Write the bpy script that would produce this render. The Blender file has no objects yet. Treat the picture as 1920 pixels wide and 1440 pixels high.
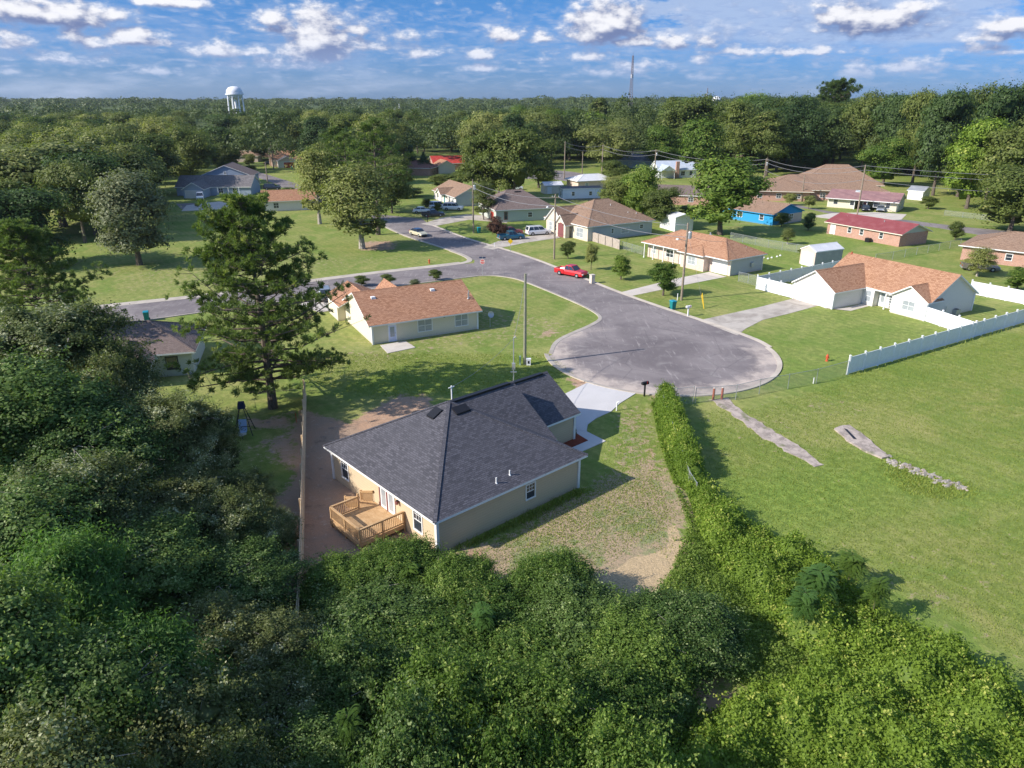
import bpy, math, random
import numpy as np
from mathutils import Vector, Matrix
from mathutils.geometry import tessellate_polygon
PI = math.pi
SC = bpy.context.scene
COL = SC.collection
rnd = random.Random(7)

# ------------------------------------------------------------------ camera
F, CH, YH = 1356.0, 26.0, 186.0            # focal length (px of a 1920 wide frame), camera height, horizon row
TH = math.atan((720 - YH) / F)
cam_d = bpy.data.cameras.new("camera")
cam = bpy.data.objects.new("camera", cam_d); COL.objects.link(cam)
cam.location = (0, 0, CH); cam.rotation_euler = (PI / 2 - TH, 0, 0)
cam_d.sensor_width = 36; cam_d.lens = 36 * F / 1920; cam_d.clip_end = 20000; cam_d.clip_start = 0.3
SC.camera = cam

def G(x, y, z=0.0):
    """surveyed spot -> world position on the level z"""
    a = (x - 960) / F; b = (720 - y) / F
    dy = math.cos(TH) + b * math.sin(TH); dz = -math.sin(TH) + b * math.cos(TH)
    t = (z - CH) / dz
    return (a * t, dy * t)

def GZ(bx, by, ty):
    """height of something standing at (bx,by) whose top reaches row ty"""
    X, Y = G(bx, by); lo, hi = -5, 80
    for _ in range(40):
        m = (lo + hi) / 2; Z = m - CH
        w = Y * math.cos(TH) - Z * math.sin(TH); v = Y * math.sin(TH) + Z * math.cos(TH)
        if 720 - F * v / w > ty: lo = m
        else: hi = m
    return lo

def AT(x, y, Y):
    a = (x - 960) / F; b = (720 - y) / F
    dy = math.cos(TH) + b * math.sin(TH); dz = -math.sin(TH) + b * math.cos(TH)
    t = Y / dy
    return (a * t, Y, CH + dz * t)

# ------------------------------------------------------------------ sun, sky, exposure
SUN_AZ, SUN_EL = math.radians(20.3), math.radians(34)
ld = bpy.data.lights.new("sun", 'SUN'); ld.energy = 4.6; ld.angle = math.radians(0.5); ld.color = (1.0, 0.93, 0.82)
lo = bpy.data.objects.new("sun", ld); COL.objects.link(lo)
sdir = Vector((math.cos(SUN_AZ) * math.cos(SUN_EL), math.sin(SUN_AZ) * math.cos(SUN_EL), -math.sin(SUN_EL)))
lo.rotation_euler = sdir.to_track_quat('-Z', 'Y').to_euler(); lo.location = (-60, -20, 80)
SC.view_settings.view_transform = 'Standard'; SC.view_settings.look = 'None'
SC.view_settings.exposure = 0.55; SC.view_settings.gamma = 1
SC.cycles.max_bounces = 6; SC.cycles.transparent_max_bounces = 12; SC.cycles.diffuse_bounces = 3
SC.cycles.use_denoising = True
HAZE = 0.00006

class NT:
    """small helper for writing node trees"""
    def __init__(s, t): s.t = t
    def n(s, typ, ins=None, **kw):
        nd = s.t.nodes.new(typ)
        for k, v in kw.items(): setattr(nd, k, v)
        for k, v in (ins or {}).items():
            if isinstance(v, bpy.types.NodeSocket): s.t.links.new(v, nd.inputs[k])
            else: nd.inputs[k].default_value = v
        return nd
    def m(s, op, a, b=0.0, c=0.0, clamp=False):
        nd = s.t.nodes.new('ShaderNodeMath'); nd.operation = op; nd.use_clamp = clamp
        for i, v in enumerate((a, b, c)):
            if isinstance(v, bpy.types.NodeSocket): s.t.links.new(v, nd.inputs[i])
            else: nd.inputs[i].default_value = v
        return nd.outputs[0]
    def mix(s, f, a, b, typ='MIX'):
        nd = s.t.nodes.new('ShaderNodeMix'); nd.data_type = 'RGBA'; nd.blend_type = typ
        for i, v in ((0, f), (6, a), (7, b)):
            if isinstance(v, bpy.types.NodeSocket): s.t.links.new(v, nd.inputs[i])
            else: nd.inputs[i].default_value = v if i == 0 else (*v[:3], 1)
        return nd.outputs[2]
    def ramp(s, f, a, b):
        nd = s.t.nodes.new('ShaderNodeMapRange'); nd.interpolation_type = 'SMOOTHSTEP'
        s.t.links.new(f, nd.inputs[0]); nd.inputs[1].default_value = a; nd.inputs[2].default_value = b
        return nd.outputs[0]
    def link(s, a, b): s.t.links.new(a, b)

def px_dir(x, y):
    a = (x - 960) / F; b = (720 - y) / F
    d = Vector((a, math.cos(TH) + b * math.sin(TH), -math.sin(TH) + b * math.cos(TH))).normalized()
    return math.degrees(math.atan2(d.x, d.y)), math.degrees(math.asin(d.z))

world = bpy.data.worlds.new("World"); SC.world = world; world.use_nodes = True
wt = world.node_tree; wt.nodes.clear(); W = NT(wt)
tc = wt.nodes.new('ShaderNodeTexCoord'); sp = W.n('ShaderNodeSeparateXYZ', {0: tc.outputs['Generated']})
waz = W.m('MULTIPLY', W.m('ARCTAN2', sp.outputs[0], sp.outputs[1]), 57.2958)
wel = W.m('MULTIPLY', W.m('ARCSINE', sp.outputs[2]), 57.2958)
sky = W.n('ShaderNodeTexSky', sky_type='NISHITA', sun_disc=False)
sky.sun_elevation = SUN_EL; sky.sun_rotation = math.atan2(-math.cos(SUN_AZ), -math.sin(SUN_AZ))
sky.altitude = 50; sky.air_density = 1.0; sky.dust_density = .5; sky.ozone_density = 1.6
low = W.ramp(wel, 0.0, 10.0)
base = W.mix(1.0, sky.outputs[0], W.mix(W.ramp(wel, 11, 32), W.mix(low, (.19, .41, 1.02), (.17, .46, .86)), (1.50, 1.56, 1.62)), 'MULTIPLY')  # sky above the view brightened beyond the sky model to fill shadows
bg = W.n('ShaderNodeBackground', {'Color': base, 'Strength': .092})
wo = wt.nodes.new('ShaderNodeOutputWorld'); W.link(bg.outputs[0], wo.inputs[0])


# ------------------------------------------------------------------ clouds: a far curved sheet beyond the haze and the woods
PUFFS = [(600, 85, 62, 60, 1.25), (1130, 55, 62, 46, 1.25), (90, 30, 130, 30, 1.1), (1640, 42, 110, 34, 1.1), (1148, 45, 48, 42, 1.25), (1185, 80, 60, 14, .9), (1265, 82, 42, 20, .9), (1330, 78, 46, 24, .6), (585, 80, 40, 42, 1.15),
         (510, 38, 34, 26, .9), (545, 55, 70, 20, .7), (670, 55, 42, 22, .8), (750, 70, 60, 14, .5), (60, 22, 110, 34, 1.0), (145, 42, 60, 22, .9),
         (215, 30, 36, 20, .7), (250, 75, 60, 20, 1.0), (160, 80, 50, 26, .7), (20, 80, 40, 20, .8), (320, 5, 90, 14, .8), (420, 98, 70, 16, .8),
         (520, 122, 90, 16, .6), (945, 68, 34, 22, .85), (905, 105, 30, 12, .8), (900, 130, 40, 10, .7), (1017, 72, 22, 14, .9), (1090, 108, 60, 16, .65),
         (1150, 135, 60, 14, .6), (1590, 35, 80, 36, 1.05), (1680, 32, 46, 28, 1.0), (1620, 55, 110, 10, .8), (1400, 98, 80, 10, .55), (1520, 98, 90, 11, .7),
         (1895, 50, 60, 22, 1.0), (1850, 72, 60, 12, .9), (1840, 92, 50, 12, .7), (1615, 140, 40, 20, .75), (1700, 128, 60, 20, .75), (1310, 118, 26, 10, .7),
         (290, 135, 30, 9, .8), (365, 160, 20, 8, .5), (515, 160, 30, 8, .6), (20, 135, 24, 8, .7), (1880, 100, 60, 8, .5), (800, 100, 60, 14, .5),
         (700, 90, 100, 12, .5), (1310, 145, 30, 8, .45), (1200, 120, 40, 10, .6), (100, 110, 120, 14, .5)]

def build_clouds():
    R = 9000.0; azs = np.arange(-52, 52.01, .12); els = np.arange(-.6, 13.0, .1); A, E_ = np.meshgrid(azs, els)
    def field(A, E_):
        tot = np.zeros(A.shape)
        for (x, y, rx, ry, w) in PUFFS:
            rx *= 1.25; ry *= 1.35; a0, e0 = px_dir(x, y); a1, _ = px_dir(x + rx, y); _, e1 = px_dir(x, y - ry)
            u = (A - a0) / (a1 - a0); v = (E_ - e0) / (e1 - e0); v = np.maximum(v, -1.9 * v); tot = np.maximum(tot, w * np.maximum(0, 1.25 - np.hypot(u, v)))
        return tot
    f1 = field(A, E_); f2 = field(A - .35, E_ + .55)
    ar, er = np.radians(A), np.radians(E_); V = np.stack([R * np.sin(ar) * np.cos(er), R * np.cos(ar) * np.cos(er), CH + R * np.sin(er)], -1).reshape(-1, 3)
    n0 = len(azs); m0 = len(els); ii = (np.arange(m0 - 1)[:, None] * n0 + np.arange(n0 - 1)).ravel(); Fq = np.c_[ii, ii + 1, ii + 1 + n0, ii + n0]
    me = bpy.data.meshes.new('clouds'); me.vertices.add(len(V)); me.vertices.foreach_set('co', V.ravel()); me.loops.add(Fq.size); me.loops.foreach_set('vertex_index', Fq.ravel().astype(np.int32))
    me.polygons.add(len(Fq)); me.polygons.foreach_set('loop_start', np.arange(0, Fq.size, 4, dtype=np.int32)); me.update()
    c = me.attributes.new('cumulus', 'FLOAT_COLOR', 'POINT'); c.data.foreach_set('color', np.c_[f1.ravel(), f2.ravel(), (A.ravel() + 60) / 120, (E_.ravel() + 5) / 25].astype(np.float32).ravel())
    m = bpy.data.materials.new('cloud_vapour'); m.use_nodes = True; t = m.node_tree; t.nodes.clear(); W = NT(t)
    at = W.n('ShaderNodeAttribute', attribute_name='cumulus'); sp = W.n('ShaderNodeSeparateColor', {0: at.outputs[0]})
    az = W.m('MULTIPLY_ADD', sp.outputs[2], 120, -60); el = W.m('MULTIPLY_ADD', at.outputs['Alpha'], 25, -5)
    def tex(da, de, base):
        v = W.n('ShaderNodeCombineXYZ', {0: W.m('MULTIPLY_ADD', az, .62, da * .62), 1: W.m('MULTIPLY_ADD', el, 1.15, de * 1.15)}).outputs[0]
        n1 = W.n('ShaderNodeTexNoise', {'Vector': v, 'Scale': 1.0, 'Detail': 9, 'Roughness': .62}).outputs[0]
        v1 = W.n('ShaderNodeTexVoronoi', {'Vector': v, 'Scale': 2.1}, feature='SMOOTH_F1').outputs[0]
        return W.m('ADD', base, W.m('ADD', W.m('MULTIPLY_ADD', n1, 2.2, -1.05), W.m('MULTIPLY_ADD', v1, -.45, .20)))
    F1 = tex(0, 0, sp.outputs[0]); F2 = tex(-.35, .55, sp.outputs[1])
    dens = W.ramp(F1, .0, .85); shade = W.ramp(W.m('ADD', W.m('SUBTRACT', F1, F2), W.m('MULTIPLY', W.ramp(F1, .5, 1.3), .1)), -.45, .75)
    vv = W.n('ShaderNodeCombineXYZ', {0: W.m('MULTIPLY', az, .05), 1: W.m('MULTIPLY', el, .22)}).outputs[0]; vn = W.n('ShaderNodeTexNoise', {'Vector': vv, 'Scale': 1.6, 'Detail': 8, 'Roughness': .55}).outputs[0]
    vw = W.n('ShaderNodeCombineXYZ', {0: W.m('MULTIPLY', az, .3), 1: el}).outputs[0]; vn2 = W.n('ShaderNodeTexNoise', {'Vector': vw, 'Scale': 1.3, 'Detail': 9, 'Roughness': .65}).outputs[0]
    rs = W.m('MULTIPLY', W.ramp(W.m('ABSOLUTE', W.m('ADD', W.m('SUBTRACT', az, 20.5), W.m('MULTIPLY_ADD', vn2, 16, -8))), 14.5, 7.0), W.ramp(el, 2.2, 4.6))
    veil = W.m('MULTIPLY', W.ramp(W.m('ADD', W.m('ADD', vn, W.m('MULTIPLY', rs, .36)), W.m('MULTIPLY_ADD', vn2, .22, -.11)), .50, .74), .74)
    band = W.m('MULTIPLY', W.ramp(W.m('ADD', vn2, W.m('MULTIPLY', W.ramp(W.m('ABSOLUTE', W.m('SUBTRACT', el, 3.4)), 2.6, .3), .18)), .58, .84), .4)
    edge = W.m('MULTIPLY', W.ramp(W.m('ABSOLUTE', az), 51.5, 44), W.ramp(el, 12.8, 10.5))
    vl = W.n('ShaderNodeCombineXYZ', {0: W.m('MULTIPLY', az, .55), 1: W.m('MULTIPLY', el, 2.2), 2: 7.3}).outputs[0]; ln = W.n('ShaderNodeTexNoise', {'Vector': vl, 'Scale': 1.25, 'Detail': 8, 'Roughness': .58}).outputs[0]
    lowc = W.m('MULTIPLY', W.m('MULTIPLY', W.ramp(ln, .46, .66), W.ramp(W.m('ABSOLUTE', W.m('SUBTRACT', el, 3.4)), 3.6, 1.2)), .55)
    col = W.mix(band, (.44, .53, .72), (.32, .43, .68)); lowcol = W.mix(W.ramp(ln, .56, .72), (.24, .33, .58), (.56, .63, .80)); col = W.mix(lowc, col, lowcol); alp = W.m('MAXIMUM', W.m('MAXIMUM', veil, band), lowc)
    ccol = W.mix(W.ramp(el, 4.5, .5), W.mix(shade, (.15, .20, .38), (.84, .84, .88)), W.mix(shade, (.25, .36, .62), (.50, .58, .78)))
    dd = W.m('MULTIPLY', dens, W.ramp(el, .3, 2.2)); col = W.mix(dd, col, ccol); alp = W.m('MULTIPLY', W.m('MAXIMUM', alp, dd), edge)
    em = W.n('ShaderNodeEmission', {'Color': col, 'Strength': CLOUD_K}); tr = t.nodes.new('ShaderNodeBsdfTransparent')
    mx = W.n('ShaderNodeMixShader', {0: alp, 1: tr.outputs[0], 2: em.outputs[0]}); o = t.nodes.new('ShaderNodeOutputMaterial'); W.link(mx.outputs[0], o.inputs[0])
    m.cycles.emission_sampling = 'NONE'
    me.materials.append(m); ob = bpy.data.objects.new('clouds', me); COL.objects.link(ob); tag(ob, 'scattered white cumulus and thin veils in the blue sky', kind='stuff')
CLOUD_K = .8

# ------------------------------------------------------------------ materials
MATS = {}
def mat(name, fn=None, rough=.8, spec=.3, metal=0, color=None, coat=0):
    if name in MATS: return MATS[name]
    m = bpy.data.materials.new(name); m.use_nodes = True; t = m.node_tree; t.nodes.clear(); N = NT(t)
    b = N.n('ShaderNodeBsdfPrincipled', {'Roughness': rough, 'Metallic': metal, 'Specular IOR Level': spec, 'Coat Weight': coat})
    o = t.nodes.new('ShaderNodeOutputMaterial'); N.link(b.outputs[0], o.inputs[0])
    if color is not None and fn is None:
        # every plain paint still carries faint grime / fading
        tcn = t.nodes.new('ShaderNodeTexCoord')
        nn = N.n('ShaderNodeTexNoise', {'Vector': tcn.outputs['Object'], 'Scale': 2.2, 'Detail': 6, 'Roughness': .65})
        k = N.m('MULTIPLY_ADD', nn.outputs[0], .34, .83)
        N.link(N.mix(1, (*color, 1), N.n('ShaderNodeCombineXYZ', {0: k, 1: k, 2: k}).outputs[0], 'MULTIPLY'), b.inputs['Base Color'])
    elif fn: fn(N, b, t)
    MATS[name] = m; return m

def obj_co(N): return N.t.nodes.new('ShaderNodeTexCoord').outputs['Object']
def uv_co(N): return N.t.nodes.new('ShaderNodeTexCoord').outputs['UV']
def noise(N, co, s, d=5, r=.6, dist=0): return N.n('ShaderNodeTexNoise', {'Vector': co, 'Scale': s, 'Detail': d, 'Roughness': r, 'Distortion': dist}).outputs[0]
def bump(N, b, h, st=.3, dist=.02):
    bn = N.n('ShaderNodeBump', {'Height': h, 'Strength': st, 'Distance': dist}); N.link(bn.outputs[0], b.inputs['Normal'])

def shingles(c1, c2, c3, w=.32, h=.145):
    def fn(N, b, t):
        co = uv_co(N)
        br = N.n('ShaderNodeTexBrick', {'Vector': co, 'Color1': (0, 0, 0, 1), 'Color2': (1, 1, 1, 1), 'Mortar': (.0, .0, .0, 1), 'Scale': 1, 'Mortar Size': .012,
                                        'Mortar Smooth': .2, 'Bias': 0, 'Brick Width': w, 'Row Height': h}, offset=.37)
        big = noise(N, co, .35, 4); fine = noise(N, co, 14, 3)
        f = N.ramp(N.m('ADD', N.m('MULTIPLY', br.outputs[0], .55), N.m('MULTIPLY', fine, .6)), .2, .85)
        c = N.mix(f, c1, c2); c = N.mix(N.m('MULTIPLY', N.ramp(big, .35, .7), .55), c, c3)
        c = N.mix(N.m('MULTIPLY', br.outputs[1], .55), c, tuple(x * .45 for x in c1))
        sep = N.n('ShaderNodeSeparateXYZ', {0: co}); row = N.m('FRACT', N.m('DIVIDE', sep.outputs[1], h))
        N.link(c, b.inputs['Base Color']); bump(N, b, N.m('ADD', N.m('MULTIPLY', row, -1), br.outputs[0]), .55, .012)
    return fn
def siding(c, board=.19, dirt=(.25, .2, .15), dk=.35):
    def fn(N, b, t):
        co = uv_co(N); sep = N.n('ShaderNodeSeparateXYZ', {0: co})
        row = N.m('FRACT', N.m('DIVIDE', sep.outputs[1], board)); n1 = noise(N, co, .8, 5); n2 = noise(N, co, 6, 3)
        cc = N.mix(N.m('MULTIPLY', N.ramp(n1, .45, .8), .18), c, tuple(x * .8 for x in c))
        low = N.m('MULTIPLY', N.ramp(N.m('ADD', sep.outputs[1], N.m('MULTIPLY', n2, .7)), .75, .25), dk)
        cc = N.mix(low, cc, dirt); cc = N.mix(N.m('MULTIPLY', N.ramp(row, .12, .0), .5), cc, tuple(x * .4 for x in c))
        N.link(cc, b.inputs['Base Color']); bump(N, b, row, .5, .012)
    return fn
def brickw(c1, c2, mo=(.42, .37, .33)):
    def fn(N, b, t):
        co = uv_co(N)
        br = N.n('ShaderNodeTexBrick', {'Vector': co, 'Color1': (*c1, 1), 'Color2': (*c2, 1), 'Mortar': (*mo, 1), 'Scale': 1, 'Mortar Size': .01, 'Brick Width': .21, 'Row Height': .075})
        n1 = noise(N, co, 1.2, 5)
        N.link(N.mix(N.m('MULTIPLY', N.ramp(n1, .4, .8), .3), br.outputs[0], tuple(x * .6 for x in c1)), b.inputs['Base Color'])
    return fn
def ribbed(c, c2, step=.3):
    def fn(N, b, t):
        co = uv_co(N); sep = N.n('ShaderNodeSeparateXYZ', {0: co}); r = N.m('FRACT', N.m('DIVIDE', sep.outputs[0], step)); n1 = noise(N, co, .7, 6)
        cc = N.mix(N.ramp(n1, .4, .75), c, c2); cc = N.mix(N.m('MULTIPLY', N.ramp(r, .1, 0), .45), cc, tuple(x * .5 for x in c))
        N.link(cc, b.inputs['Base Color']); bump(N, b, r, .4, .02)
    return fn
def concrete(c, stain, joint=0, amt=.6, rust=None):
    def fn(N, b, t):
        co = obj_co(N); n1 = noise(N, co, .45, 6, .65, .6); n2 = noise(N, co, 7, 4); n3 = noise(N, co, .9, 7, .7, 1.0)
        cc = N.mix(N.m('MULTIPLY', N.ramp(n1, .38, .68), amt), c, stain); cc = N.mix(N.m('MULTIPLY', n2, .3), cc, tuple(x * .75 for x in c))
        cc = N.mix(N.m('MULTIPLY', N.ramp(n3, .66, .8), amt * .35), cc, tuple(min(1, x * 1.2) for x in c))
        N.link(cc, b.inputs['Base Color']); bump(N, b, n2, .2, .01)
    return fn

def asphalt_fn(N, b, t):
    co = obj_co(N)
    n1 = noise(N, co, .10, 6, .6, .8); n2 = noise(N, co, .55, 6, .65, .5); n3 = noise(N, co, 9, 4, .7)
    c = N.mix(N.ramp(n1, .32, .68), (.165, .142, .148), (.272, .238, .238))
    c = N.mix(N.m('MULTIPLY', N.ramp(n2, .48, .72), .55), c, (.33, .30, .292))
    mp = N.n('ShaderNodeMapping', {'Vector': co, 'Rotation': (0, 0, .55), 'Scale': (2.6, .28, 1)})
    st = noise(N, mp.outputs[0], 1.0, 6, .7)
    c = N.mix(N.m('MULTIPLY', N.ramp(st, .56, .68), .5), c, (.47, .42, .41))
    c = N.mix(N.m('MULTIPLY', N.ramp(n3, .3, .7), .20), c, (.10, .095, .10))
    c = N.mix(N.m('MULTIPLY', N.ramp(noise(N, co, .9, 6, .72, 1.5), .60, .70), .5), c, (.085, .078, .082))
    vr = N.n('ShaderNodeTexVoronoi', {'Vector': N.mix(.12, co, N.n('ShaderNodeTexNoise', {'Vector': co, 'Scale': .8, 'Detail': 4}).outputs[1], 'ADD'), 'Scale': .16}, feature='DISTANCE_TO_EDGE')
    c = N.mix(N.m('MULTIPLY', N.ramp(vr.outputs[0], .012, .004), .30), c, (.09, .085, .09))
    # sandy wash collecting at the rim of the turning circle
    cx, cy, cr = CDS
    s = N.n('ShaderNodeSeparateXYZ', {0: co}); dx = N.m('SUBTRACT', s.outputs[0], cx); dy = N.m('SUBTRACT', s.outputs[1], cy)
    r = N.m('SQRT', N.m('ADD', N.m('MULTIPLY', dx, dx), N.m('MULTIPLY', dy, dy)))
    rr = N.m('ADD', r, N.m('MULTIPLY', N.m('SUBTRACT', n2, .5), 4.5))
    rim = N.m('MULTIPLY', N.m('MULTIPLY', N.ramp(rr, cr - 3.0, cr - .8), N.ramp(r, cr + 3, cr + 1.5)), N.ramp(N.m('ADD', dy, N.m('MULTIPLY', dx, .35)), 9.0, 3.0))
    c = N.mix(N.m('MULTIPLY', rim, N.m('MULTIPLY_ADD', N.ramp(noise(N, co, .35, 5, .7), .35, .6), .6, .25)), c, (.56, .47, .41))
    N.link(c, b.inputs['Base Color']); bump(N, b, n3, .3, .01)

def ground_fn(N, b, t):
    co = obj_co(N)
    at = N.n('ShaderNodeAttribute', attribute_name='zone'); sp = N.n('ShaderNodeSeparateColor', {0: at.outputs[0]})
    dirt, dry, lush = sp.outputs[0], sp.outputs[1], sp.outputs[2]
    nbig = noise(N, co, .035, 6, .6, .7); nmid = noise(N, co, .22, 6, .65, .8); nf = noise(N, co, 1.6, 6, .7, .4); nff = noise(N, co, 9, 4, .75)
    g = N.mix(N.ramp(nbig, .35, .66), (.215, .265, .062), (.30, .315, .098))
    g = N.mix(N.m('MULTIPLY', N.ramp(nmid, .44, .70), .65), g, (.36, .33, .125))
    g = N.mix(N.m('MULTIPLY', N.ramp(nmid, .52, .30), .55), g, (.155, .225, .046))
    g = N.mix(lush, g, N.mix(N.ramp(nf, .35, .7), (.14, .25, .036), (.24, .33, .065)))
    g = N.mix(N.m('MULTIPLY', N.ramp(nf, .62, .40), .45), g, (.11, .15, .034))
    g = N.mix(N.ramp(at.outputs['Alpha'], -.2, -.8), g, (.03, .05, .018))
    g = N.mix(N.m('MULTIPLY', N.ramp(noise(N, co, .09, 5, .7, 2.0), .46, .64), .75), g, (.145, .225, .042))
    spots = noise(N, co, .5, 5, .7, 1.2)
    g = N.mix(N.m('MULTIPLY', N.ramp(spots, .70, .76), .7), g, (.33, .25, .15))
    dm = N.ramp(N.m('ADD', dirt, N.m('MULTIPLY', N.m('SUBTRACT', nf, .5), 1.3)), .35, .62)
    yb = N.ramp(N.m('ADD', dry, N.m('MULTIPLY', N.m('SUBTRACT', nf, .5), 2.6)), .35, .70)
    dcol = N.mix(N.ramp(nmid, .35, .65), (.47, .30, .205), (.40, .285, .21)); dcol = N.mix(N.m('MULTIPLY', N.ramp(nf, .55, .7), .6), dcol, (.60, .50, .41))
    dcol = N.mix(N.m('MULTIPLY', N.ramp(noise(N, co, .8, 4), .55, .7), .8), dcol, (.24, .17, .13))
    ycol = N.mix(N.ramp(noise(N, co, 3.5, 6, .8), .38, .62), (.45, .325, .225), (.32, .26, .165))
    ycol = N.mix(N.m('MULTIPLY', N.ramp(N.m('ADD', N.m('MULTIPLY', nmid, .6), N.m('MULTIPLY', noise(N, co, 1.1, 5, .75), .4)), .48, .58), .75), ycol, (.19, .25, .10))
    g = N.mix(N.m('MULTIPLY', N.ramp(noise(N, co, .055, 6, .65, 1.4), .50, .68), .55), g, (.36, .34, .13))
    g = N.mix(N.m('MULTIPLY', N.ramp(noise(N, co, .7, 6, .75, .8), .54, .68), .5), g, (.10, .16, .030))
    mw = N.n('ShaderNodeTexWave', {'Vector': N.n('ShaderNodeMapping', {'Vector': co, 'Rotation': (0, 0, -.62)}).outputs[0], 'Scale': .28, 'Distortion': 5.0, 'Detail': 3, 'Detail Scale': .6}).outputs[1]
    g = N.mix(N.m('MULTIPLY', N.ramp(mw, .3, .8), .22), g, N.mix(1, g, (1.45, 1.35, 1.5), 'MULTIPLY'))
    c = N.mix(yb, g, ycol); c = N.mix(dm, c, dcol)
    st = N.ramp(at.outputs['Alpha'], .45, .55)
    strc = N.mix(N.ramp(noise(N, N.n('ShaderNodeMapping', {'Vector': co, 'Rotation': (0, 0, .6), 'Scale': (1, 4, 1)}).outputs[0], 4, 6, .8), .4, .6), (.60, .45, .28), (.40, .30, .18))
    c = N.mix(N.m('MULTIPLY', st, N.ramp(nf, .75, .5)), c, strc)
    c = N.mix(N.m('MULTIPLY', N.ramp(nff, .42, .68), .35), c, N.mix(.5, c, (.02, .03, .005)))
    N.link(c, b.inputs['Base Color']); bump(N, b, N.m('ADD', N.m('MULTIPLY', nff, .4), nf), .9, .12)

def foliage(name, dark, light, extra=None, trans=.35, rough=.5):
    if name in MATS: return MATS[name]
    m = bpy.data.materials.new(name); m.use_nodes = True; t = m.node_tree; t.nodes.clear(); N = NT(t)
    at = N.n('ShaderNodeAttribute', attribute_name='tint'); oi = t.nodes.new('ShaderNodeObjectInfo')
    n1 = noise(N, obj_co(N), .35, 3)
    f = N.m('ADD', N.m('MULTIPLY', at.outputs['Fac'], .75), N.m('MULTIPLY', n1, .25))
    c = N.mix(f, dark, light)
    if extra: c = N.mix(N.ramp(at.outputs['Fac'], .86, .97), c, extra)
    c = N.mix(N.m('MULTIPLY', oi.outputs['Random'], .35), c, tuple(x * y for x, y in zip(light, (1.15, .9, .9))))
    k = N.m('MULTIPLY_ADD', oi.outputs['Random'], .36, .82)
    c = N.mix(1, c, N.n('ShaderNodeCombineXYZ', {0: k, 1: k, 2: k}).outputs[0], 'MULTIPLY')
    p = N.n('ShaderNodeBsdfPrincipled', {'Base Color': c, 'Roughness': max(rough, .5), 'Specular IOR Level': .18})
    tr = N.n('ShaderNodeBsdfTranslucent', {'Color': N.mix(1, c, (1.1, 1.25, .5), 'MULTIPLY')})
    mx = N.n('ShaderNodeMixShader', {0: trans, 1: p.outputs[0], 2: tr.outputs[0]})
    o = t.nodes.new('ShaderNodeOutputMaterial'); N.link(mx.outputs[0], o.inputs[0]); MATS[name] = m; return m

def bark_fn(c1, c2):
    def fn(N, b, t):
        co = obj_co(N); mp = N.n('ShaderNodeMapping', {'Vector': co, 'Scale': (5, 5, 1.2)})
        n = noise(N, mp.outputs[0], 2.5, 6, .7); N.link(N.mix(N.ramp(n, .35, .65), c1, c2), b.inputs['Base Color']); bump(N, b, n, .8, .04)
    return fn
def wood_fn(c1, c2):
    def fn(N, b, t):
        co = uv_co(N); n = noise(N, N.n('ShaderNodeMapping', {'Vector': co, 'Scale': (6, .7, 1)}).outputs[0], 3, 5, .7); n2 = noise(N, obj_co(N), 1.7, 3)
        N.link(N.mix(N.ramp(N.m('ADD', N.m('MULTIPLY', n, .6), N.m('MULTIPLY', n2, .4)), .35, .65), c1, c2), b.inputs['Base Color'])
    return fn

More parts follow.
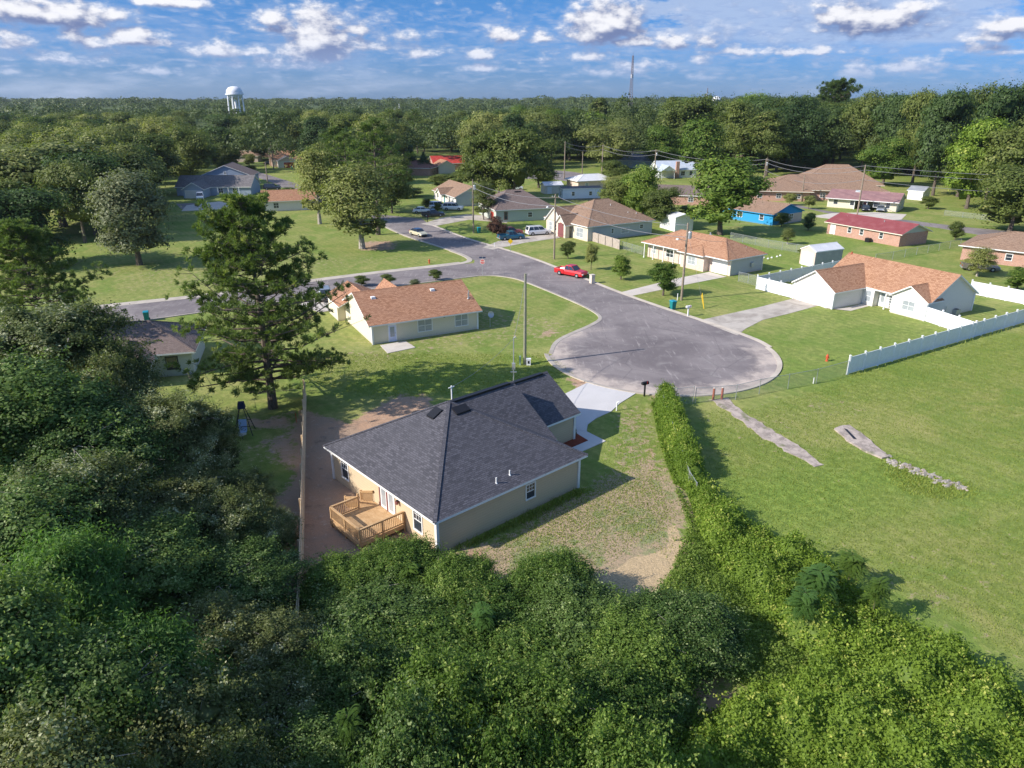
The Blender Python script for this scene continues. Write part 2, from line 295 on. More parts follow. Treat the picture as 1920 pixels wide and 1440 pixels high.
M = dict(
    roof_dark=mat('charcoal_shingles', shingles((.052, .052, .064), (.112, .109, .130), (.080, .079, .094)), .85),
    roof_orange=mat('weathered_orange_shingles', shingles((.27, .125, .070), (.50, .27, .165), (.36, .195, .125)), .9),
    roof_orange2=mat('bright_orange_shingles', shingles((.28, .135, .075), (.50, .285, .175), (.40, .22, .14)), .9),
    roof_brown=mat('brown_shingles', shingles((.20, .125, .085), (.38, .25, .175), (.28, .19, .14)), .9),
    roof_taupe=mat('taupe_shingles', shingles((.13, .095, .085), (.235, .18, .165), (.18, .14, .13)), .9),
    roof_grey=mat('grey_shingles', shingles((.10, .095, .10), (.24, .22, .225), (.17, .155, .155)), .9),
    metal_red=mat('maroon_metal_roofing', ribbed((.24, .055, .055), (.31, .10, .10)), .5, .4),
    metal_scarlet=mat('scarlet_metal_roofing', ribbed((.44, .045, .035), (.52, .09, .07)), .45, .4),
    metal_mauve=mat('faded_mauve_roofing', ribbed((.27, .15, .15), (.36, .21, .20)), .6, .3),
    metal_white=mat('pale_metal_roofing', ribbed((.62, .62, .66), (.74, .72, .72), .4), .5, .4),
    metal_steel=mat('corrugated_steel', ribbed((.34, .36, .40), (.44, .45, .48), .25), .45, .5, .3),
    tan=mat('tan_lap_siding', siding((.60, .475, .325), .19, (.38, .28, .20), .45)),
    white_siding=mat('white_lap_siding', siding((.74, .70, .66), .15, (.45, .38, .30), .5)),
    cream=mat('cream_siding', siding((.72, .655, .52), .12, (.45, .38, .30), .5)),
    grey_siding=mat('grey_siding', siding((.50, .51, .50), .15)),
    green_siding=mat('pale_sage_siding', siding((.48, .52, .47), .15)),
    blue_siding=mat('blue_grey_siding', siding((.33, .40, .52), .15)),
    turquoise=mat('bright_blue_paint', siding((.03, .30, .60), .2)),
    brick=mat('red_brick', brickw((.42, .19, .135), (.54, .28, .20))),
    brick_pink=mat('pink_brick', brickw((.62, .45, .38), (.70, .54, .46), (.7, .6, .55))),
    brick_tan=mat('sandy_brick', brickw((.62, .52, .42), (.70, .60, .50), (.65, .6, .52))),
    trim=mat('white_trim', color=(.80, .80, .80), rough=.5), trim_c=mat('cream_trim', color=(.72, .66, .56), rough=.6),
    vinyl=mat('white_vinyl', color=(.80, .81, .84), rough=.4, spec=.5),
    garage=mat('white_garage_panel', ribbed((.78, .77, .76), (.84, .83, .82), 50.0), .5),
    glass=mat('window_glass', color=(.035, .045, .06), rough=.08, spec=.9),
    blind=mat('window_with_blinds', ribbed((.30, .33, .36), (.42, .45, .48), 9), .15, .8),
    doorblue=mat('pale_lilac_door', color=(.62, .66, .86), rough=.5), doorred=mat('red_door_paint', color=(.45, .04, .03), rough=.5),
    maroon=mat('maroon_trim', color=(.22, .08, .08), rough=.5),
    wood=mat('new_pine_lumber', wood_fn((.42, .255, .125), (.58, .39, .215)), .75), fence_wood=mat('pine_fence_boards', wood_fn((.66, .50, .32), (.80, .64, .44)), .8),
    grey_wood=mat('weathered_fence_boards', wood_fn((.36, .30, .26), (.50, .43, .38)), .85),
    pole=mat('weathered_pole_wood', bark_fn((.20, .155, .12), (.33, .27, .21)), .9), poleg=mat('treated_pole_wood', bark_fn((.20, .21, .15), (.30, .29, .21)), .9),
    bark=mat('grey_brown_bark', bark_fn((.075, .058, .045), (.19, .155, .125)), .95), bark_pale=mat('pale_bark', bark_fn((.24, .21, .18), (.50, .45, .40)), .95),
    asphalt=None, ground=None,
    conc=mat('old_concrete', concrete((.50, .45, .40), (.28, .24, .21), amt=.85), .9), conc_new=mat('fresh_concrete', concrete((.58, .56, .565), (.50, .485, .49), amt=.5), .85),
    curb=mat('kerb_concrete', concrete((.52, .46, .40), (.36, .31, .26), amt=.7), .9), conc_pale=mat('pale_concrete', concrete((.60, .54, .49), (.44, .39, .34), amt=.6), .9),
    mulch=mat('red_mulch', concrete((.24, .05, .025), (.12, .025, .015), amt=.9), .95),
    steel=mat('galvanised_steel', color=(.48, .50, .52), rough=.45, metal=.6), black=mat('black_metal', color=(.018, .018, .022), rough=.4),
    wire=mat('power_cable', color=(.26, .26, .28), rough=.5, metal=.2), tyre=mat('tyre_rubber', color=(.02, .02, .02), rough=.8),
    hyd=mat('hydrant_orange_red', color=(.55, .10, .045), rough=.5), teal=mat('teal_plastic', color=(.01, .20, .20), rough=.4), teal_lid=mat('blue_teal_lid', color=(.02, .25, .36), rough=.4),
    lamp_r=mat('red_tail_lamp', color=(.4, .02, .02), rough=.2), lamp_w=mat('clear_headlamp', color=(.75, .75, .72), rough=.15, spec=.8),
    yellow=mat('yellow_paint', color=(.75, .48, .02), rough=.5), signred=mat('red_sign_paint', color=(.58, .14, .13), rough=.5), signblue=mat('dark_blue_sign', color=(.02, .04, .10), rough=.5),
    brickpost=mat('rusty_red_paint', color=(.36, .10, .055), rough=.7), stone=mat('grey_stone', concrete((.40, .36, .33), (.22, .20, .18)), .9),
    navy=mat('navy_fabric', color=(.02, .03, .07), rough=.8), paleblue=mat('pale_blue_fabric', color=(.30, .42, .60), rough=.8),
    tank=mat('white_tank_paint', color=(.80, .80, .84), rough=.45),
)

def mesh_net():
    m = bpy.data.materials.new('chain_link_mesh'); m.use_nodes = True; t = m.node_tree; t.nodes.clear(); N = NT(t)
    d = N.n('ShaderNodeBsdfDiffuse', {'Color': (.36, .38, .37, 1)}); tr = t.nodes.new('ShaderNodeBsdfTransparent')
    mx = N.n('ShaderNodeMixShader', {0: .22, 1: tr.outputs[0], 2: d.outputs[0]}); o = t.nodes.new('ShaderNodeOutputMaterial'); N.link(mx.outputs[0], o.inputs[0]); return m
M['net'] = mesh_net()

# ------------------------------------------------------------------ mesh building helpers
class MB:
    def __init__(s): s.v = []; s.f = []; s.mi = []; s.mats = []
    def _m(s, m):
        if m not in s.mats: s.mats.append(m)
        return s.mats.index(m)
    def face(s, pts, m):
        i = len(s.v); s.v += [tuple(p) for p in pts]; s.f.append(tuple(range(i, i + len(pts)))); s.mi.append(s._m(m)); return s
    def box(s, x0, x1, y0, y1, z0, z1, m, skip=''):
        P = [(x0, y0, z0), (x1, y0, z0), (x1, y1, z0), (x0, y1, z0), (x0, y0, z1), (x1, y0, z1), (x1, y1, z1), (x0, y1, z1)]
        return s.hexa(P, m, skip)
    def hexa(s, P, m, skip=''):
        i = len(s.v); s.v += [tuple(p) for p in P]; k = s._m(m)
        for nm, q in (('b', (3, 2, 1, 0)), ('t', (4, 5, 6, 7)), ('f', (0, 1, 5, 4)), ('r', (1, 2, 6, 5)), ('k', (2, 3, 7, 6)), ('l', (3, 0, 4, 7))):
            if nm in skip: continue
            s.f.append(tuple(i + a for a in q)); s.mi.append(k)
        return s
    def bar(s, a, b, w, h, m):
        """rectangular bar from a to b, width w across, height h (vertical-ish)"""
        a = Vector(a); b = Vector(b); d = (b - a).normalized(); up = Vector((0, 0, 1)) if abs(d.z) < .95 else Vector((0, 1, 0))
        sx = d.cross(up).normalized() * w / 2; sz = sx.cross(d).normalized() * h / 2
        return s.hexa([a - sx - sz, a + sx - sz, b + sx - sz, b - sx - sz, a - sx + sz, a + sx + sz, b + sx + sz, b - sx + sz], m)
    def tube(s, pts, rs, m, n=8, cap=True):
        pts = [Vector(p) for p in pts]; rs = rs if hasattr(rs, '__len__') else [rs] * len(pts); base = len(s.v); k = s._m(m)
        for j, p in enumerate(pts):
            d = (pts[min(j + 1, len(pts) - 1)] - pts[max(j - 1, 0)]).normalized()
            up = Vector((1, 0, 0)) if abs(d.x) < .9 else Vector((0, 1, 0)); a = d.cross(up).normalized(); b = d.cross(a)
            for q in range(n):
                t = 2 * PI * q / n; s.v.append(tuple(p + (a * math.cos(t) + b * math.sin(t)) * rs[j]))
        for j in range(len(pts) - 1):
            for q in range(n):
                q2 = (q + 1) % n; s.f.append((base + j * n + q, base + j * n + q2, base + (j + 1) * n + q2, base + (j + 1) * n + q)); s.mi.append(k)
        if cap:
            s.f.append(tuple(base + q for q in range(n))[::-1]); s.mi.append(k)
            s.f.append(tuple(base + (len(pts) - 1) * n + q for q in range(n))); s.mi.append(k)
        return s
    def lathe(s, prof, m, c=(0, 0, 0), n=16):
        return s.tube([(c[0], c[1], c[2] + z + i * 1e-5) for i, (r, z) in enumerate(prof)], [max(r, 1e-3) for r, z in prof], m, n)
    def prism(s, poly, z0, z1, m, mside=None):
        tri = tessellate_polygon([[Vector((x, y, 0)) for x, y in poly]]); n = len(poly)
        area = sum(poly[i][0] * poly[(i + 1) % n][1] - poly[(i + 1) % n][0] * poly[i][1] for i in range(n))
        for t in tri:
            P = [(poly[i][0], poly[i][1], z1) for i in t]
            cr = (P[1][0] - P[0][0]) * (P[2][1] - P[0][1]) - (P[1][1] - P[0][1]) * (P[2][0] - P[0][0])
            s.face(P if cr > 0 else P[::-1], m)
        if z1 - z0 > 1e-4:
            for i in range(n):
                a, b = poly[i], poly[(i + 1) % n]
                q = [(a[0], a[1], z0), (b[0], b[1], z0), (b[0], b[1], z1), (a[0], a[1], z1)]
                s.face(q if area > 0 else q[::-1], mside or m)
        return s
    def build(s, name, parent=None, smooth=False, bevel=0):
        me = bpy.data.meshes.new(name); me.from_pydata(s.v, [], s.f)
        for m in s.mats: me.materials.append(m)
        me.polygons.foreach_set('material_index', s.mi)
        uv = me.uv_layers.new(name='UVMap'); V = np.array(s.v); co = np.zeros((len(me.loops), 2)); li = 0
        for f in s.f:
            P = V[list(f)]; nrm = np.zeros(3)
            for i in range(1, len(f) - 1): nrm += np.cross(P[i] - P[0], P[i + 1] - P[0])
            L = np.linalg.norm(nrm); nrm = nrm / L if L > 1e-12 else np.array((0, 0, 1.))
            if abs(nrm[2]) > .995: u = np.array((1., 0, 0)); v = np.array((0., 1, 0))
            else: u = np.cross((0, 0, 1.), nrm); u /= np.linalg.norm(u); v = np.cross(nrm, u)
            co[li:li + len(f), 0] = P @ u; co[li:li + len(f), 1] = P @ v; li += len(f)
        uv.data.foreach_set('uv', co.ravel())
        if smooth: me.polygons.foreach_set('use_smooth', [True] * len(me.polygons))
        o = bpy.data.objects.new(name, me); COL.objects.link(o)
        if parent: o.parent = parent
        if bevel:
            md = o.modifiers.new('soft_edge', 'BEVEL'); md.width = bevel; md.segments = 2; md.limit_method = 'ANGLE'
        return o

def tag(o, label=None, cat=None, group=None, kind=None):
    if label: o['label'] = label
    if cat: o['category'] = cat
    if group: o['group'] = group
    if kind: o['kind'] = kind
    return o
def root(name, loc, rz, label, cat, group=None):
    o = bpy.data.objects.new(name, None); COL.objects.link(o); o.empty_display_size = .5
    o.location = loc if len(loc) == 3 else (loc[0], loc[1], 0); o.rotation_euler = (0, 0, rz)
    return tag(o, label, cat, group)
def copy_tree(o, parent=None):
    c = o.copy(); COL.objects.link(c)
    if parent: c.parent = parent
    for ch in list(o.children): copy_tree(ch, c)
    return c
def heading(a, b): return math.atan2(b[1] - a[1], b[0] - a[0])

build_clouds()

# ------------------------------------------------------------------ ground and streets
def seg_dist(X, Y, poly, closed=True):
    d = np.full(X.shape, 1e9); n = len(poly)
    for i in range(n if closed else n - 1):
        ax, ay = poly[i]; bx, by = poly[(i + 1) % n]; dx, dy = bx - ax, by - ay; L = dx * dx + dy * dy + 1e-9
        t = np.clip(((X - ax) * dx + (Y - ay) * dy) / L, 0, 1); d = np.minimum(d, np.hypot(X - ax - t * dx, Y - ay - t * dy))
    return d
def inside(X, Y, poly):
    r = np.zeros(X.shape, bool); n = len(poly)
    for i in range(n):
        ax, ay = poly[i]; bx, by = poly[(i + 1) % n]
        c = ((ay > Y) != (by > Y)) & (X < (bx - ax) * (Y - ay) / (by - ay + 1e-12) + ax); r ^= c
    return r
def soft(X, Y, poly, w):
    d = seg_dist(X, Y, poly); d = np.where(inside(X, Y, poly), d, -d); return np.clip(.5 + d / (2 * w), 0, 1)
def GP(*p): return [G(*q) for q in p]

# turning circle: fitted centre and radius
cpts = np.array(GP((1036, 662), (1062, 701), (1200, 738), (1400, 720), (1457, 688), (1440, 652)))
A_ = np.c_[2 * cpts, np.ones(len(cpts))]; sol = np.linalg.lstsq(A_, (cpts ** 2).sum(1), rcond=None)[0]
CDS = (sol[0], sol[1], math.sqrt(sol[2] + sol[0] ** 2 + sol[1] ** 2))
M['asphalt'] = mat('worn_asphalt', asphalt_fn, .9, .25); M['ground'] = mat('lawn_and_soil', ground_fn, .95, .15)

def hill(x, y):
    d = np.hypot(x, y); t = np.clip((d - 450) / 1500, 0, 1); return 13 * t * t * (3 - 2 * t)
xs = np.unique(np.concatenate([np.linspace(-4000, -400, 25), np.linspace(-400, -70, 45), np.arange(-70, 90, .5), np.linspace(90, 400, 45), np.linspace(400, 4000, 25)]))
ys = np.unique(np.concatenate([np.linspace(-300, 10, 12), np.arange(10, 135, .5), np.linspace(135, 450, 60), np.linspace(450, 6000, 40)]))
GX, GY = np.meshgrid(xs, ys); nx, ny = len(xs), len(ys)
rg = np.random.default_rng(3)
def sm(a, n):
    for _ in range(n): a = (a + np.roll(a, 1, 0) + np.roll(a, -1, 0) + np.roll(a, 1, 1) + np.roll(a, -1, 1)) / 5
    return a
wob = sm(rg.normal(size=GX.shape), 12); wob /= wob.std()
Z = hill(GX, GY) + np.where((np.hypot(GX, GY) < 400), wob * .0, 0)
dirt = np.zeros(GX.shape); dry = dirt.copy(); lush = dirt.copy(); straw = dirt.copy()
def put(a, px, w, s=1.0): a[:] = np.maximum(a, s * soft(GX + wob * .5, GY + np.roll(wob, 9, 1) * .5, GP(*px), w))
put(dirt, [(570, 770), (640, 790), (690, 770), (760, 738), (800, 752), (900, 830), (900, 960), (830, 1060), (720, 1120), (560, 1150), (510, 1120), (520, 960), (545, 850)], 1.2)
put(dirt, [(700, 770), (740, 748), (800, 740), (810, 760), (700, 795)], .8)
put(dirt, [(1050, 712), (1078, 712), (1090, 724), (1062, 738)], .6, .8); put(dirt, [(1205, 742), (1240, 738), (1235, 762), (1208, 758)], .7, .6)
put(dirt, [(1225, 850), (1240, 838), (1250, 905), (1235, 900)], .6, .75); put(dirt, [(450, 845), (560, 800), (560, 900), (500, 870)], 1.5, .7)
put(dirt, [(470, 770), (560, 770), (560, 800), (470, 800)], 1.2, .7)
put(dirt, [(825, 1060), (900, 1030), (960, 1110), (880, 1140)], 1.0, .8); put(dirt, [(670, 452), (740, 448), (735, 468), (680, 470)], 1.5, .75)
put(dirt, [(1018, 620), (1044, 614), (1050, 628), (1020, 632)], .8, .6)
put(dry, [(850, 1045), (960, 1000), (1060, 950), (1130, 905), (1200, 868), (1245, 862), (1275, 900), (1292, 955), (1262, 1040), (1240, 1120), (1150, 1150), (1000, 1130), (900, 1080)], 1.8, 1.0)
put(dry, [(1000, 960), (1120, 905), (1230, 870), (1280, 950), (1240, 1000), (1120, 1080), (960, 1060)], 1.6, 1.1)
put(dry, [(1140, 790), (1180, 760), (1225, 770), (1240, 860), (1180, 880), (1130, 900)], 1.4, .55)
put(dry, [(1300, 775), (1420, 760), (1560, 800), (1580, 900), (1420, 850)], 4, .28); put(dry, [(1500, 1050), (1920, 1000), (1920, 1240), (1700, 1150)], 5, .3)
put(dry, [(760, 560), (900, 560), (1110, 600), (1080, 640), (1000, 640), (700, 690), (600, 690)], 4, .35); put(dry, [(140, 500), (560, 470), (860, 480), (500, 530), (200, 560)], 5, .3)
put(lush, [(1290, 900), (1500, 880), (1640, 830), (1780, 850), (1920, 860), (1920, 960), (1700, 940), (1500, 1000), (1330, 980)], 4, .9)
put(lush, [(1400, 560), (1920, 560), (1920, 680), (1600, 760), (1300, 780), (1430, 640)], 5, .45); put(lush, [(1130, 800), (1200, 780), (1215, 840), (1140, 880)], 1.2, .6)
put(lush, [(1270, 980), (1400, 960), (1920, 1300), (1700, 1440), (1200, 1200)], 3, .9); put(lush, [(860, 960), (1060, 900), (1090, 915), (1090, 940), (880, 1010)], .9, .8)
put(lush, [(1200, 440), (1560, 430), (1760, 470), (1450, 520), (1300, 420)], 5, .5); put(lush, [(560, 700), (1030, 660), (1030, 720), (700, 760)], 4, .45)
put(dry, [(1720, 1080), (1800, 1090), (1790, 1140), (1700, 1110)], 1.5, .6)
put(dry, [(1480, 760), (1560, 740), (1640, 770), (1560, 800)], 2.5, .4)
put(straw, [(1118, 1088), (1250, 1000), (1268, 1012), (1262, 1060), (1250, 1118), (1150, 1124)], .15)
# beneath the foreground woods: brown leaf litter
put(dirt, [(-700, 1100), (300, 1000), (520, 1160), (1000, 1220), (1300, 1240), (1700, 1480), (1200, 2300), (-700, 2300)], 3, .9)
far = np.clip((np.hypot(GX, GY) - 260) / 200, 0, 1); lush[:] = np.maximum(lush * (1 - far), far * .3)
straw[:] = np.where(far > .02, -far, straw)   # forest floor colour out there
gm = bpy.data.meshes.new('ground'); V = np.c_[GX.ravel(), GY.ravel(), Z.ravel()]
ii = (np.arange(ny - 1)[:, None] * nx + np.arange(nx - 1)).ravel(); Fq = np.c_[ii, ii + 1, ii + 1 + nx, ii + nx]
gm.vertices.add(len(V)); gm.vertices.foreach_set('co', V.ravel()); gm.loops.add(Fq.size); gm.loops.foreach_set('vertex_index', Fq.ravel().astype(np.int32))
gm.polygons.add(len(Fq)); gm.polygons.foreach_set('loop_start', np.arange(0, Fq.size, 4, dtype=np.int32)); gm.update()
zc = gm.attributes.new('zone', 'FLOAT_COLOR', 'POINT'); zc.data.foreach_set('color', np.c_[dirt.ravel(), dry.ravel(), lush.ravel(), straw.ravel()].astype(np.float32).ravel())
gm.materials.append(M['ground']); go_ = bpy.data.objects.new('ground', gm); COL.objects.link(go_)
tag(go_, 'flat green lawns and fields with bare soil patches around the houses', kind='structure')

def smooth_line(P, it=2):
    for _ in range(it):
        Q = [P[0]]
        for a, b in zip(P[:-1], P[1:]): Q += [(a[0] * .75 + b[0] * .25, a[1] * .75 + b[1] * .25), (a[0] * .25 + b[0] * .75, a[1] * .25 + b[1] * .75)]
        P = Q + [P[-1]]
    return P
def struct(name, mb, label): return tag(mb.build(name), label, kind='structure')
def offset_line(P, w):
    out = []
    for i, p in enumerate(P):
        a = P[max(i - 1, 0)]; b = P[min(i + 1, len(P) - 1)]; dx, dy = b[0] - a[0], b[1] - a[1]; L = math.hypot(dx, dy) + 1e-9
        out.append((p[0] - dy / L * w, p[1] + dx / L * w))
    return out
def kerb(mb, P, w=.45, side=1, h=.11):
    Q = offset_line(P, w * side)
    for i in range(len(P) - 1):
        a, b, c, d = P[i], P[i + 1], Q[i + 1], Q[i]
        pts = [(*a, 0), (*b, 0), (*c, 0), (*d, 0), (*a, h * .35), (*b, h * .35), (*c, h), (*d, h)]
        if side < 0: pts = [pts[i] for i in (3, 2, 1, 0, 7, 6, 5, 4)]
        mb.hexa(pts, M['curb'], 'rl' if 0 < i < len(P) - 2 else '')

cx, cy, cr = CDS
# main street: near (left) and far (right) edges, running up to the turning circle
def ang_(p): return math.atan2(p[1] - cy, p[0] - cx)
a0 = ang_(G(1440, 652)); a1 = ang_(G(1036, 664))
arc = [(cx + cr * math.cos(t), cy + cr * math.sin(t)) for t in np.linspace(a1 % (2 * PI), a0 + 2 * PI, 64)]
tip = smooth_line(GP((1036, 664), (1044, 642), (1073, 627), (1112, 611), (1134, 597), (1112, 581), (1073, 563), (1010, 537), (973, 523), (950, 519), (925, 516), (895, 517)), 3)[::-1]
Rr = smooth_line(GP((1440, 652), (1415, 637), (1330, 607), (1240, 578), (1150, 546), (1080, 517), (990, 482), (927, 463), (870, 447), (810, 423)))
sideL = smooth_line(GP((895, 517), (700, 541), (567, 559), (400, 582), (277, 599), (60, 633), (-300, 690)))
upper = smooth_line(GP((-300, 640), (60, 593), (240, 572), (380, 558), (567, 531), (710, 513), (822, 501), (868, 495)))
corner = smooth_line(GP((868, 495), (885, 491), (886, 485), (870, 477), (850, 470)))
Lup = smooth_line(GP((850, 470), (810, 457), (770, 445), (735, 430), (700, 412)))
road = MB()
poly = GP((888, 500)) + tip + arc[1:-1] + Rr + GP((790, 410), (690, 400)) + Lup[::-1] + GP((862, 478), (890, 488))
road.prism(poly, 0, .012, M['asphalt'])
struct('road', road, 'grey worn asphalt street ending in a turning circle')
r3 = MB(); r3.prism(sideL + upper + [G(893, 493)] + [G(905, 505)], 0, .006, M['asphalt']); struct('road', r3, 'side street behind the beige house with orange roof')
kb = MB()
kerb(kb, tip[::-1], .45, -1 if False else 1); kerb(kb, sideL, .5, 1); kerb(kb, upper, 1.5, 1); kerb(kb, corner, .9, 1); kerb(kb, Lup, .7, 1); kerb(kb, Rr, .5, -1); kerb(kb, arc, .5, -1)
struct('kerb', kb, 'pale concrete kerb around the turning circle and along the streets')

def slab(name, pts, m, label, h=.02, joints=()):
    b = MB(); b.prism(pts, 0, h, m); o = struct(name, b, label)
    if joints:
        jb = MB()
        for a, c in joints: jb.bar((*a, h + .002), (*c, h + .002), .05, .006, M['stone'])
        jb.build('expansion_joint', o)
    return o
slab('driveway', GP((1310, 601), (1420, 577), (1487, 560), (1535, 573), (1480, 588), (1430, 600), (1397, 617), (1383, 629)), M['conc'], 'wide stained concrete driveway in front of the white house garage', .03,
     [(G(1345, 594), G(1415, 612)), (G(1410, 580), G(1458, 594)), (G(1452, 568), G(1505, 582)), (G(1365, 610), G(1520, 568))])
slab('path', GP((1535, 573), (1548, 578), (1595, 583), (1640, 571), (1632, 566), (1590, 576), (1560, 580)), M['conc_pale'], 'narrow concrete path from the driveway to the white house porch', .028)
slab('driveway', GP((1165, 548), (1270, 522), (1330, 510), (1362, 519), (1290, 533), (1180, 556)), M['conc_pale'], 'pale concrete driveway of the pink brick house', .03)
slab('driveway', GP((905, 464), (935, 452), (1040, 436), (1050, 446), (985, 455), (925, 468)), M['conc'], 'shaded driveway under the blue pickup and white car', .03)
slab('driveway', GP((560, 572), (600, 552), (650, 556), (640, 580), (600, 586)), M['conc_pale'], 'short drive under the silver hatchback', .03)
slab('driveway', GP((790, 420), (830, 408), (875, 402), (960, 407), (950, 418), (880, 412), (815, 424)), M['conc'], 'driveway turning off by the dark pickup', .028)
slab('driveway', GP((350, 385), (410, 378), (440, 380), (420, 392), (340, 396)), M['conc_pale'], 'driveway in front of the blue grey house', .03)
slab('patio', GP((713, 648), (760, 640), (779, 652), (727, 663)), M['conc_pale'], 'small concrete patio slab at the back door of the beige house', .06)
slab('driveway', GP((1560, 400), (1640, 398), (1700, 402), (1690, 412), (1600, 415), (1520, 406)), M['conc_pale'], 'concrete drive in front of the carport', .03)
fr = MB()
fr.prism(smooth_line(GP((1380, 385), (1500, 388), (1560, 402), (1640, 414), (1740, 424), (1830, 440), (1960, 458)), 1) + smooth_line(GP((1960, 438), (1850, 430), (1760, 420), (1640, 405), (1540, 395), (1480, 380), (1400, 376)), 1), 0, .006, M['asphalt'])
struct('road', fr, 'distant street passing behind the maroon roofed brick house')
fr = MB(); fr.prism(smooth_line(GP((330, 382), (425, 378), (470, 372)), 1) + GP((470, 384), (340, 392)), 0, .007, M['asphalt'])
fr.prism(smooth_line(GP((415, 310), (470, 318), (520, 333), (580, 352), (600, 372)), 1) + smooth_line(GP((560, 375), (530, 350), (490, 335), (450, 322), (410, 318)), 1), 0, .006, M['asphalt'])
struct('road', fr, 'distant bending street beside the blue grey house')
fr = MB(); fr.prism(smooth_line(GP((1000, 318), (1060, 320), (1120, 330), (1160, 350)), 1) + smooth_line(GP((1100, 350), (1060, 338), (1000, 334), (900, 340)), 1), 0, .006, M['asphalt'])
struct('road', fr, 'distant street beyond the pale roofed sheds')

# main lot: local frame u along the shaded right wall, v along the sunlit left wall
HO = G(821, 1040); HA = math.radians(41.6)
def L2W(u, v): return (HO[0] + u * math.cos(HA) - v * math.sin(HA), HO[1] + u * math.sin(HA) + v * math.cos(HA))
slab('driveway', [L2W(*q) for q in ((17.95, 12.9), (24, 13), (28.0, 13.6), (29.6, 8.7), (26.5, 8.1), (24.5, 7.4), (22.5, 7.3), (20.9, 6.9), (19.8, 6.0), (19.3, 6.8), (17.95, 6.85))], M['conc_new'],
     'fresh pale concrete driveway of the dark roofed tan house', .05)
slab('path', [L2W(*q) for q in ((19.79, 5.98), (19.6, 3.7), (12.6, 3.7), (12.6, 4.7), (18.6, 4.7), (18.95, 6.75), (19.28, 6.78))], M['conc_new'], 'fresh concrete walk from the driveway to the tan house porch', .05)
mb = MB(); mb.prism([L2W(*q) for q in ((12.6, 4.72), (18.58, 4.72), (18.93, 6.77), (17.95, 6.8), (17.95, 5.74), (12.6, 5.74))], 0, .07, M['mulch'])
tag(mb.build('flower_bed'), 'red mulch flower bed beside the tan house garage wall', 'flower bed')
def ragged(P, amp, step, seed):
    rr = random.Random(seed); out = []
    for i, a in enumerate(P):
        c = P[(i + 1) % len(P)]; n = max(1, int(math.dist(a, c) / step)); out += [(a[0] + (c[0] - a[0]) * k / n + rr.gauss(0, amp), a[1] + (c[1] - a[1]) * k / n + rr.gauss(0, amp)) for k in range(n)]
    return out
def crumb_fn(N, b, t):
    co = obj_co(N); n1 = noise(N, co, 1.1, 7, .72, .8); n2 = noise(N, co, 5, 5, .7); n3 = noise(N, co, .6, 5, .6)
    c = N.mix(N.ramp(n1, .40, .60), (.46, .385, .34), (.27, .225, .20)); c = N.mix(N.m('MULTIPLY', N.ramp(n2, .55, .68), .6), c, (.60, .52, .45)); c = N.mix(N.m('MULTIPLY', N.ramp(n3, .56, .64), .7), c, (.16, .17, .08)); N.link(c, b.inputs['Base Color']); bump(N, b, n2, .5, .03)
M['crumb'] = mat('crumbled_concrete', crumb_fn, .95)
b = MB(); P = ragged(GP((1330, 749), (1362, 746), (1400, 778), (1462, 815), (1510, 845), (1541, 872), (1530, 877), (1490, 856), (1432, 822), (1385, 786)), .09, .45, 5); b.prism(P, 0, .04, M['crumb'])
tag(b.build('concrete_strip'), 'broken concrete strip crossing the field from the two bollards', 'concrete strip')

# ------------------------------------------------------------------ houses
def wmap(side, plane):
    return {'f': lambda a, d, z: (a, plane - d, z), 'k': lambda a, d, z: (a, plane + d, z), 'l': lambda a, d, z: (plane - d, a, z), 'r': lambda a, d, z: (plane + d, a, z)}[side]
def wbox(mb, side, plane, a0, a1, d0, d1, z0, z1, m):
    f = wmap(side, plane)
    if side in 'fr': P = [f(a0, d1, z0), f(a1, d1, z0), f(a1, d0, z0), f(a0, d0, z0), f(a0, d1, z1), f(a1, d1, z1), f(a1, d0, z1), f(a0, d0, z1)]
    else: P = [f(a1, d1, z0), f(a0, d1, z0), f(a0, d0, z0), f(a1, d0, z0), f(a1, d1, z1), f(a0, d1, z1), f(a0, d0, z1), f(a1, d0, z1)]
    return mb.hexa(P, m)

